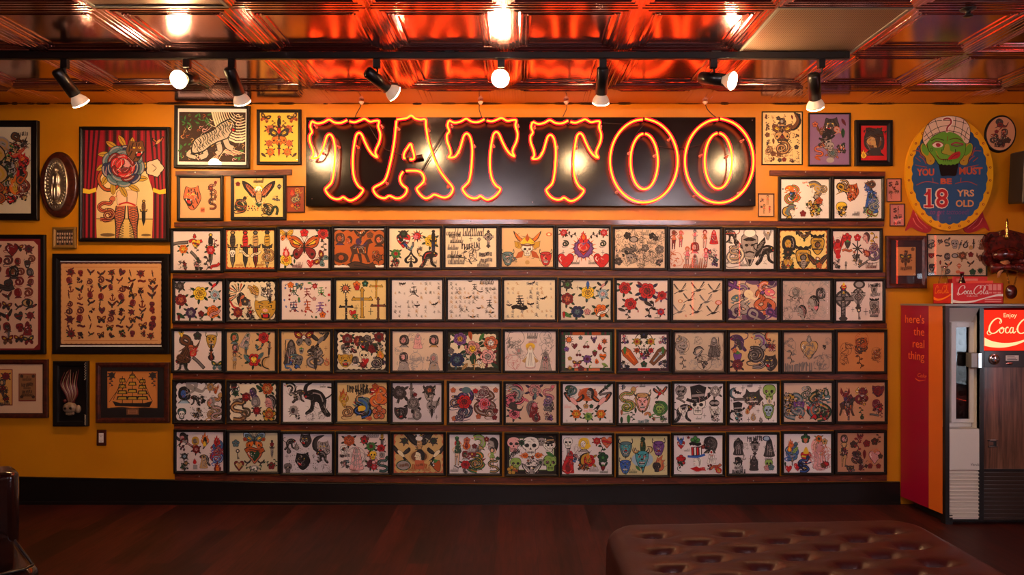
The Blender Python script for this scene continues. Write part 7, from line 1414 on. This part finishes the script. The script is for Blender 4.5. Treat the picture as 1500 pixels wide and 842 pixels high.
for ax, cx_, cy_, dr, lab in LAMPS:
    X = tx(ax); t = thing('track_spotlight', lab, 'spotlight', (X, YTR, ROOM_H - .0445), 'spotlights on the ceiling track')
    o = Vector(t.location); d = Vector(dr).normalized(); b = Vector((tx(cx_), YTR, tz(cy_))) - o
    if d.y < -.5:      # these face the room: the bulb's front sits just wall-side of the track
        bx_, by_ = {274: (265, 116), 734: (733, 115), 1045: (1059, 117)}[ax]; D_ = 3.875; b = Vector(((bx_ - CX) / F * D_, D_ - DC, HC + (CY - by_) / F * D_)) - o - d * .14
    mb = MB(); mb.box(-.02, .02, -.014, .014, -.05, 0, 0, (1, 1, 1), .003); mb.build('adapter', 'black_metal', t)
    mb = MB(); m1 = Vector((0, 0, -.05)); mid_ = b + d * .03; mb.tube(crom([m1 + Vector((0, 0, .01)), m1 + Vector((.004, 0, -.02)), (m1 + mid_) / 2 + Vector((.008, .01, 0)), mid_], 5, False), .006, 8); mb.build('arm', 'black_metal', t)
    L = .155 if abs(d.y) < .8 else .12
    mb = MB(); mb.lathe(b - d * .008, d, [(0, 0), (.026, .001), (.034, .01), (.034, L), (.031, L), (.029, L - .02), (0, L - .02)], 26, cap=False)
    mb.build('lamp_housing', 'black_metal', t)
    e = b + d * (L - .025)
    mb = MB(); mb.lathe(e, d, [(.018, 0), (.02, .012), (.028, .024), (.042, .044), (.0485, .06), (.0492, .068)], 26, cap=False); bu = mb.build('bulb', 'bulb_glass', t)
    mb = MB(); mb.lathe(e, d, [(.0492, .068), (.047, .0725), (.038, .0765), (.022, .079), (0, .08)], 26); mb.build('lens', 'lens', bu)

# ---------------------------------------------------------------- ceiling of pressed metal tiles
TP, TQ, TX0, TY0 = .654, .62, -.0585, -.376
XL, XRt, YFR = -4.7, 4.3, -8.0
m, nt, b, out = nmat('pressed_tin'); L = nt.links
b.inputs['Metallic'].default_value = 1.; b.inputs['Base Color'].default_value = (*rgb(202,154,160), 1); b.inputs['Roughness'].default_value = .2
tc = nt.nodes.new('ShaderNodeTexCoord'); mp = nt.nodes.new('ShaderNodeMapping'); mp.inputs['Scale'].default_value = (5, 1.4, 1); n1 = nt.nodes.new('ShaderNodeTexNoise'); n1.inputs['Scale'].default_value = 1.; n1.inputs['Detail'].default_value = 1.5
bm = nt.nodes.new('ShaderNodeBump'); bm.inputs['Strength'].default_value = .08; bm.inputs['Distance'].default_value = .012
L.new(tc.outputs['Object'], mp.inputs['Vector']); L.new(mp.outputs[0], n1.inputs['Vector']); L.new(n1.outputs['Fac'], bm.inputs['Height']); L.new(bm.outputs[0], b.inputs['Normal'])
n2 = nt.nodes.new('ShaderNodeTexNoise'); n2.inputs['Scale'].default_value = 3; n2.inputs['Detail'].default_value = 5; mr = nt.nodes.new('ShaderNodeMapRange'); mr.inputs['To Min'].default_value = .1; mr.inputs['To Max'].default_value = .22
L.new(tc.outputs['Object'], n2.inputs['Vector']); L.new(n2.outputs['Fac'], mr.inputs['Value']); L.new(mr.outputs[0], b.inputs['Roughness']); M['tin'] = m
PROF = [(0, 0), (.008, 0), (.011, -.005), (.017, -.005), (.02, 0), (.034, .0), (.037, .006), (.047, .006), (.05, .001), (.053, .001), (.056, .011), (.07, .011), (.073, .016), (.08, .013), (.087, .016), (.09, .012), (.093, .02), (.108, .02), (.112, .014), (.122, .014), (.126, .024), (.134, .026)]
VENTS = {(2, 1), (-3, 2)}
mb = MB(); nxs = range(-8, 7)
rows = [(0., TY0, 0)] + [(TY0 - i * TQ, TY0 - (i + 1) * TQ, 1) for i in range(12)]
for i in nxs:
    xa, xb = TX0 + i * TP, TX0 + (i + 1) * TP
    for j, (ya, yb_, kind) in enumerate(rows):
        xa_, xb_ = max(xa, XL), min(xb, XRt); yl = max(yb_, YFR)
        if xb_ - xa_ < .3 or ya - yl < .3:
            if xb_ > xa_ and ya > yl: mb.add([(xa_, ya, ROOM_H), (xb_, ya, ROOM_H), (xb_, yl, ROOM_H), (xa_, yl, ROOM_H)], [(0, 1, 2, 3)])
            continue
        if (i, j - 1) in VENTS: mb.add([(xa_, ya, ROOM_H + .02), (xb_, ya, ROOM_H + .02), (xb_, yl, ROOM_H + .02), (xa_, yl, ROOM_H + .02)], [(0, 1, 2, 3)]); continue
        vs = []
        for ins, h_ in PROF:
            back = 0 if kind == 0 else ins      # the cut row at the wall keeps its moulding on three sides
            vs += [(xa_ + ins, ya - back, ROOM_H + h_ * (.6 if kind else .08)), (xb_ - ins, ya - back, ROOM_H + h_ * (.6 if kind else .08)), (xb_ - ins, yl + ins, ROOM_H + h_ * .6), (xa_ + ins, yl + ins, ROOM_H + h_ * .6)]
        fs = []
        for q in range(len(PROF) - 1):
            for k_ in range(4): l = (k_ + 1) % 4; fs.append((q * 4 + k_, q * 4 + l, q * 4 + 4 + l, q * 4 + 4 + k_))
        n = (len(PROF) - 1) * 4; fs.append((n, n + 1, n + 2, n + 3)); mb.add(vs, fs)
        if kind and -6 < i < 5 and j < 5:    # little studs at the panel corners
            for u in (xa_ + .1, xb_ - .1):
                for v in (ya - .1, yl + .1):
                    for q in range(3): mb.lathe((u + (q - 1) * .018, v, ROOM_H + .01), (0, 0, -1), [(.006, 0), (.004, .006), (0, .008)], 6)
o = mb.build('ceiling', 'tin'); tag(o, kind='structure')
mb = MB(); mb.box(XL, XRt, YFR, 0, ROOM_H + .05, ROOM_H + .1); o = mb.build('ceiling_slab', mat('slab', rgb(60,50,45), .9)); tag(o, kind='structure')
m, nt, b, out = nmat('perforated_steel'); L = nt.links
tc = nt.nodes.new('ShaderNodeTexCoord'); mp = nt.nodes.new('ShaderNodeMapping'); mp.inputs['Scale'].default_value = (90, 90, 90); vo = nt.nodes.new('ShaderNodeTexVoronoi'); vo.inputs['Randomness'].default_value = 0; vo.inputs['Scale'].default_value = 1
cr = nt.nodes.new('ShaderNodeValToRGB'); cr.color_ramp.elements[0].position = .26; cr.color_ramp.elements[1].position = .34; cr.color_ramp.elements[0].color = (*rgb(24,16,12), 1); cr.color_ramp.elements[1].color = (*rgb(170,140,118), 1)
L.new(tc.outputs['Object'], mp.inputs['Vector']); L.new(mp.outputs[0], vo.inputs['Vector']); L.new(vo.outputs['Distance'], cr.inputs['Fac']); L.new(cr.outputs[0], b.inputs['Base Color']); b.inputs['Metallic'].default_value = .7; b.inputs['Roughness'].default_value = .38; M['perf'] = m
for (i, j), lab in zip(sorted(VENTS), ('flat perforated ceiling vent at the upper left corner', 'flat perforated ceiling vent right of the neon glow')):
    xa, xb, ya, yb_ = TX0 + i * TP, TX0 + (i + 1) * TP, TY0 - j * TQ, TY0 - (j + 1) * TQ
    t = thing('ceiling_vent', lab, 'vent', ((xa + xb) / 2, (ya + yb_) / 2, ROOM_H), 'perforated ceiling vents'); w, h = TP / 2, TQ / 2
    mb = MB(); mb.box(-w + .02, w - .02, -h + .02, h - .02, .0, .004); mb.build('perforated_panel', 'perf', t)
    mb = MB()
    for a0, a1, b0, b1 in ((-w + .002, w - .002, -h + .002, -h + .02), (-w + .002, w - .002, h - .02, h - .002), (-w + .002, -w + .02, -h + .02, h - .02), (w - .02, w - .002, -h + .02, h - .02)): mb.box(a0, a1, b0, b1, -.005, .006, 0, (1, 1, 1), .001)
    mb.build('vent_rim', 'grey_metal', t)
t = thing('sprinkler_head', 'small black sprinkler head at the top right of the ceiling', 'sprinkler', (2.17, -1.6, ROOM_H))
mb = MB(); mb.lathe((0, 0, .001), (0, 0, -1), [(.035, 0), (.034, .008), (.012, .012), (.012, .03), (.02, .034), (.022, .04), (0, .042)], 16); mb.build('sprinkler_body', 'black_metal', t)
# crumbled black gap where the tiles meet the wall
mb = MB(); R = random.Random(12); x = XL
while x < XRt - .1:
    l = R.uniform(.03, .28); h_ = R.uniform(.002, .007)
    if R.random() < .6: mb.add([(x, -.001, ROOM_H), (x + l, -.001, ROOM_H), (x + l * .85, -.0015, ROOM_H - h_), (x + l * .5, -.0015, ROOM_H - h_ * 1.3), (x + l * .15, -.0015, ROOM_H - h_)], [(0, 1, 2, 3, 4)])
    x += l * 1.1
o = mb.build('trim_1', mat('caulk_gap', rgb(20,12,8), .9)); tag(o, kind='structure')

# ---------------------------------------------------------------- the room shell
m, nt, b, out = nmat('ochre_wall'); L = nt.links
tc = nt.nodes.new('ShaderNodeTexCoord'); n1 = nt.nodes.new('ShaderNodeTexNoise'); n1.inputs['Scale'].default_value = 2.2; n1.inputs['Detail'].default_value = 5; cr = nt.nodes.new('ShaderNodeValToRGB')
cr.color_ramp.elements[0].color = (.58, .205, .0025, 1); cr.color_ramp.elements[1].color = (.66, .25, .0035, 1); cr.color_ramp.elements[0].position = .3; cr.color_ramp.elements[1].position = .7
n2 = nt.nodes.new('ShaderNodeTexNoise'); n2.inputs['Scale'].default_value = 90; bm = nt.nodes.new('ShaderNodeBump'); bm.inputs['Strength'].default_value = .12; bm.inputs['Distance'].default_value = .002
L.new(tc.outputs['Object'], n1.inputs['Vector']); L.new(tc.outputs['Object'], n2.inputs['Vector']); L.new(n1.outputs['Fac'], cr.inputs['Fac']); L.new(cr.outputs[0], b.inputs['Base Color']); L.new(n2.outputs['Fac'], bm.inputs['Height']); L.new(bm.outputs[0], b.inputs['Normal']); b.inputs['Roughness'].default_value = .42; M['ochre'] = m
def struct(name, mb, m_): o = mb.build(name, m_); tag(o, kind='structure'); return o
mb = MB(); mb.box(XL, XRt, 0, .12, -.1, ROOM_H + .1); struct('wall_back', mb, 'ochre')
M['dim_wall'] = mat('dim_wall', rgb(104,66,40), .7)
mb = MB(); mb.box(XL - .12, XL, YFR, .12, -.1, ROOM_H + .1); struct('wall_left', mb, 'dim_wall')
mb = MB(); mb.box(XL - .12, XRt + .12, YFR - .12, YFR, -.1, ROOM_H + .1); struct('wall_front', mb, 'dim_wall')
WIN = [(-2.75, -2.15, .6, 1.78), (-4.85, -4.58, 1.2, 2.3)]
mb = MB(); x0, x1 = XRt, XRt + .12; ylast = .12
for ya, yb_, za, zb in ((-2.15, .12, -.1, 3), (-2.75, -2.15, -.1, .6), (-2.75, -2.15, 1.78, 3), (-4.58, -2.75, -.1, 3), (-4.85, -4.58, -.1, 1.2), (-4.85, -4.58, 2.3, 3), (YFR, -4.85, -.1, 3)): mb.box(x0, x1, ya, yb_, za, min(zb, ROOM_H + .1))
struct('wall_right', mb, 'dim_wall')
for i, (ya, yb_, za, zb) in enumerate(WIN):
    mb = MB(); f_ = .04
    for a0, a1, b0, b1 in ((ya, yb_, za, za + f_), (ya, yb_, zb - f_, zb), (ya, ya + f_, za, zb), (yb_ - f_, yb_, za, zb), (ya, yb_, zb - .36, zb - .33)): mb.box(XRt + .03, XRt + .09, a0, a1, b0, b1)
    wnd = struct('window_%d' % (i + 1), mb, 'black_metal')
    g = MB(); g.box(XRt + .055, XRt + .06, ya + f_, yb_ - f_, za + f_, zb - f_); o = g.build('window_pane', 'glass', wnd)
    lt = bpy.data.lights.new('daylight_portal', 'AREA'); lt.shape = 'RECTANGLE'; lt.size = yb_ - ya - .08; lt.size_y = zb - za - .08; lt.cycles.is_portal = True
    lo = bpy.data.objects.new('daylight_portal', lt); COL.objects.link(lo); lo.location = (XRt + .1, (ya + yb_) / 2, (za + zb) / 2); lo.rotation_euler = (0, math.radians(90), 0); lo.rotation_euler = Vector((-1, 0, 0)).to_track_quat('-Z', 'Y').to_euler()
t = thing('window_neon_border', 'thin red neon line around the window, seen as a reflection in glass', 'neon', (XRt - .03, -2.45, 0))
M['border_neon'] = emis('border_neon', (1., .06, .02), 14.)
mb = MB(); mb.tube([(0, .36, 2.35), (0, .36, .5), (0, -.36, .5), (0, -.36, 2.35)], .009, 8, closed=True); mb.build('neon_tube', 'border_neon', t)
mb = MB()
for yy, zz in ((.36, 1.9), (.36, 1.0), (-.36, 1.9), (-.36, 1.0)): mb.tube([(0, yy, zz), (.03, yy, zz)], .006, 6)
mb.build('tube_support', 'black_metal', t)
t = thing('window_neon_border', 'tall red neon outline behind the viewer, reflected in the upper right sheets', 'neon', (3.75, YFR + .04, 0))
mb = MB(); mb.tube([(-.44, 0, 1.15), (-.44, 0, 2.7), (.44, 0, 2.7), (.44, 0, 1.15)], .014, 8); mb.build('neon_tube', 'border_neon', t)
mb = MB()
for xx, zz in ((-.44, 1.4), (-.44, 2.4), (.44, 1.4), (.44, 2.4)): mb.tube([(xx, 0, zz), (xx, -.035, zz)], .006, 6)
mb.build('tube_support', 'black_metal', t)
# unseen fill lights, added behind the camera to brighten the lower sheets
M['fill_emitter'] = emis('fill_emitter', (1., .86, .9), 100.)
for k_, x in enumerate((-.5, 2.3)):
    t = thing('fill_light', 'long white fill light, added unseen behind the viewer, ' + ('left', 'right')[k_] + ' of two', 'fill light', (x, -6.6, ROOM_H), 'added fill lights behind the viewer')
    mb = MB(); mb.box(-.64, .64, -.08, .08, -.03, .0, 0, (1, 1, 1), .006); mb.build('housing', 'white_metal', t)
    mb = MB(); mb.box(-.6, .6, -.06, .06, -.14, -.0305, 0, (1, 1, 1), .02); mb.build('diffuser', 'fill_emitter', t)
# baseboards: black board with a cap moulding
M['black_board'] = mat('black_baseboard', rgb(14,10,10), .35, coat=.2)
mb = MB(); zl = lambda X: HC + (CY - (698.5 + (756 + X * 205) * .0055)) * DC / F
pr = [(-.001, 1.0), (-.012, 1.0), (-.018, .97), (-.014, .93), (-.016, .12), (-.024, .1), (-.024, 0.)]
vs = []
BX = [XL, (0 - 756) / 205, -1.5, 0, 1.5, 2.735]; BP = {0: 694, 1: 697, 2: 705.5, 3: 709.5, 4: 708, 5: 704.5}
for k_, X in enumerate(BX):
    for y, f_ in pr: vs.append((X, y, (HC + (CY - BP[k_]) * DC / F) * f_))
n = len(pr); mb.add(vs, [(q * n + i, q * n + i + 1, q * n + n + i + 1, q * n + n + i) for q in range(5) for i in range(n - 1)] + [tuple(range(n)), tuple(range(5 * n, 6 * n))[::-1]]); struct('baseboard_back', mb, 'black_board')
# floor: narrow reddish boards running to the wall
m, nt, b, out = nmat('floor_boards'); L = nt.links
tc = nt.nodes.new('ShaderNodeTexCoord'); mp = nt.nodes.new('ShaderNodeMapping'); mp.inputs['Rotation'].default_value = (0, 0, math.radians(90)); br = nt.nodes.new('ShaderNodeTexBrick')
br.inputs['Color1'].default_value = (*rgb(70,24,18), 1); br.inputs['Color2'].default_value = (*rgb(42,14,11), 1); br.inputs['Mortar'].default_value = (*rgb(34,14,12), 1); br.inputs['Scale'].default_value = 1; br.inputs['Brick Width'].default_value = 1.1; br.inputs['Row Height'].default_value = .12; br.inputs['Mortar Size'].default_value = .0015
n1 = nt.nodes.new('ShaderNodeTexNoise'); mp2 = nt.nodes.new('ShaderNodeMapping'); mp2.inputs['Scale'].default_value = (14, 1.6, 1); n1.inputs['Scale'].default_value = 2.5; n1.inputs['Detail'].default_value = 7; n1.inputs['Distortion'].default_value = .8
mx = nt.nodes.new('ShaderNodeMix'); mx.data_type = 'RGBA'; mx.blend_type = 'MULTIPLY'; mx.inputs['Factor'].default_value = .85; cr = nt.nodes.new('ShaderNodeValToRGB'); cr.color_ramp.elements[0].position = .3; cr.color_ramp.elements[1].position = .7; cr.color_ramp.elements[0].color = (.35, .3, .28, 1); cr.color_ramp.elements[1].color = (1.25, 1.15, 1.1, 1)
L.new(tc.outputs['Object'], mp.inputs['Vector']); L.new(mp.outputs[0], br.inputs['Vector']); L.new(tc.outputs['Object'], mp2.inputs['Vector']); L.new(mp2.outputs[0], n1.inputs['Vector']); L.new(n1.outputs['Fac'], cr.inputs['Fac'])
L.new(br.outputs['Color'], mx.inputs['A']); L.new(cr.outputs[0], mx.inputs['B']); L.new(mx.outputs['Result'], b.inputs['Base Color']); b.inputs['Roughness'].default_value = .5; b.inputs['Specular IOR Level'].default_value = .3
bm = nt.nodes.new('ShaderNodeBump'); bm.inputs['Strength'].default_value = .2; bm.inputs['Distance'].default_value = .003; L.new(n1.outputs['Fac'], bm.inputs['Height']); L.new(bm.outputs[0], b.inputs['Normal']); M['floor'] = m
mb = MB(); mb.box(XL - .1, XRt + .1, YFR - .1, .1, -.1, 0); struct('floor', mb, 'floor')
mb = MB(); mb.box(XRt + .15, XRt + 12, -14, 6, -.3, -.2); struct('ground_outside', mb, mat('pavement', rgb(120,116,110), .9))

# ---------------------------------------------------------------- sky, camera, colour
w = bpy.data.worlds.new('sky'); sc.world = w; w.use_nodes = True; bg = w.node_tree.nodes['Background']; bg.inputs['Color'].default_value = (.72, .86, 1., 1); bg.inputs['Strength'].default_value = 10.
cam = bpy.data.cameras.new('camera'); cam.sensor_width = 36; cam.lens = F / 1500 * 36; cam.shift_x = -6 / 1500; cam.shift_y = 17 / 1500; cam.clip_start = .05
co = bpy.data.objects.new('camera', cam); COL.objects.link(co); co.location = (0, -DC, HC); co.rotation_euler = (math.radians(90), 0, 0); sc.camera = co
sc.view_settings.view_transform = 'Standard'; sc.view_settings.look = 'None'; sc.view_settings.gamma = 1; sc.view_settings.exposure = 0.; sc.view_settings.use_curve_mapping = False
sc.cycles.use_denoising = True; sc.cycles.denoising_input_passes = 'RGB_ALBEDO_NORMAL'; sc.cycles.max_bounces = 8; sc.cycles.transparent_max_bounces = 16; sc.cycles.sample_clamp_indirect = 6; sc.cycles.caustics_reflective = True; sc.cycles.caustics_refractive = False
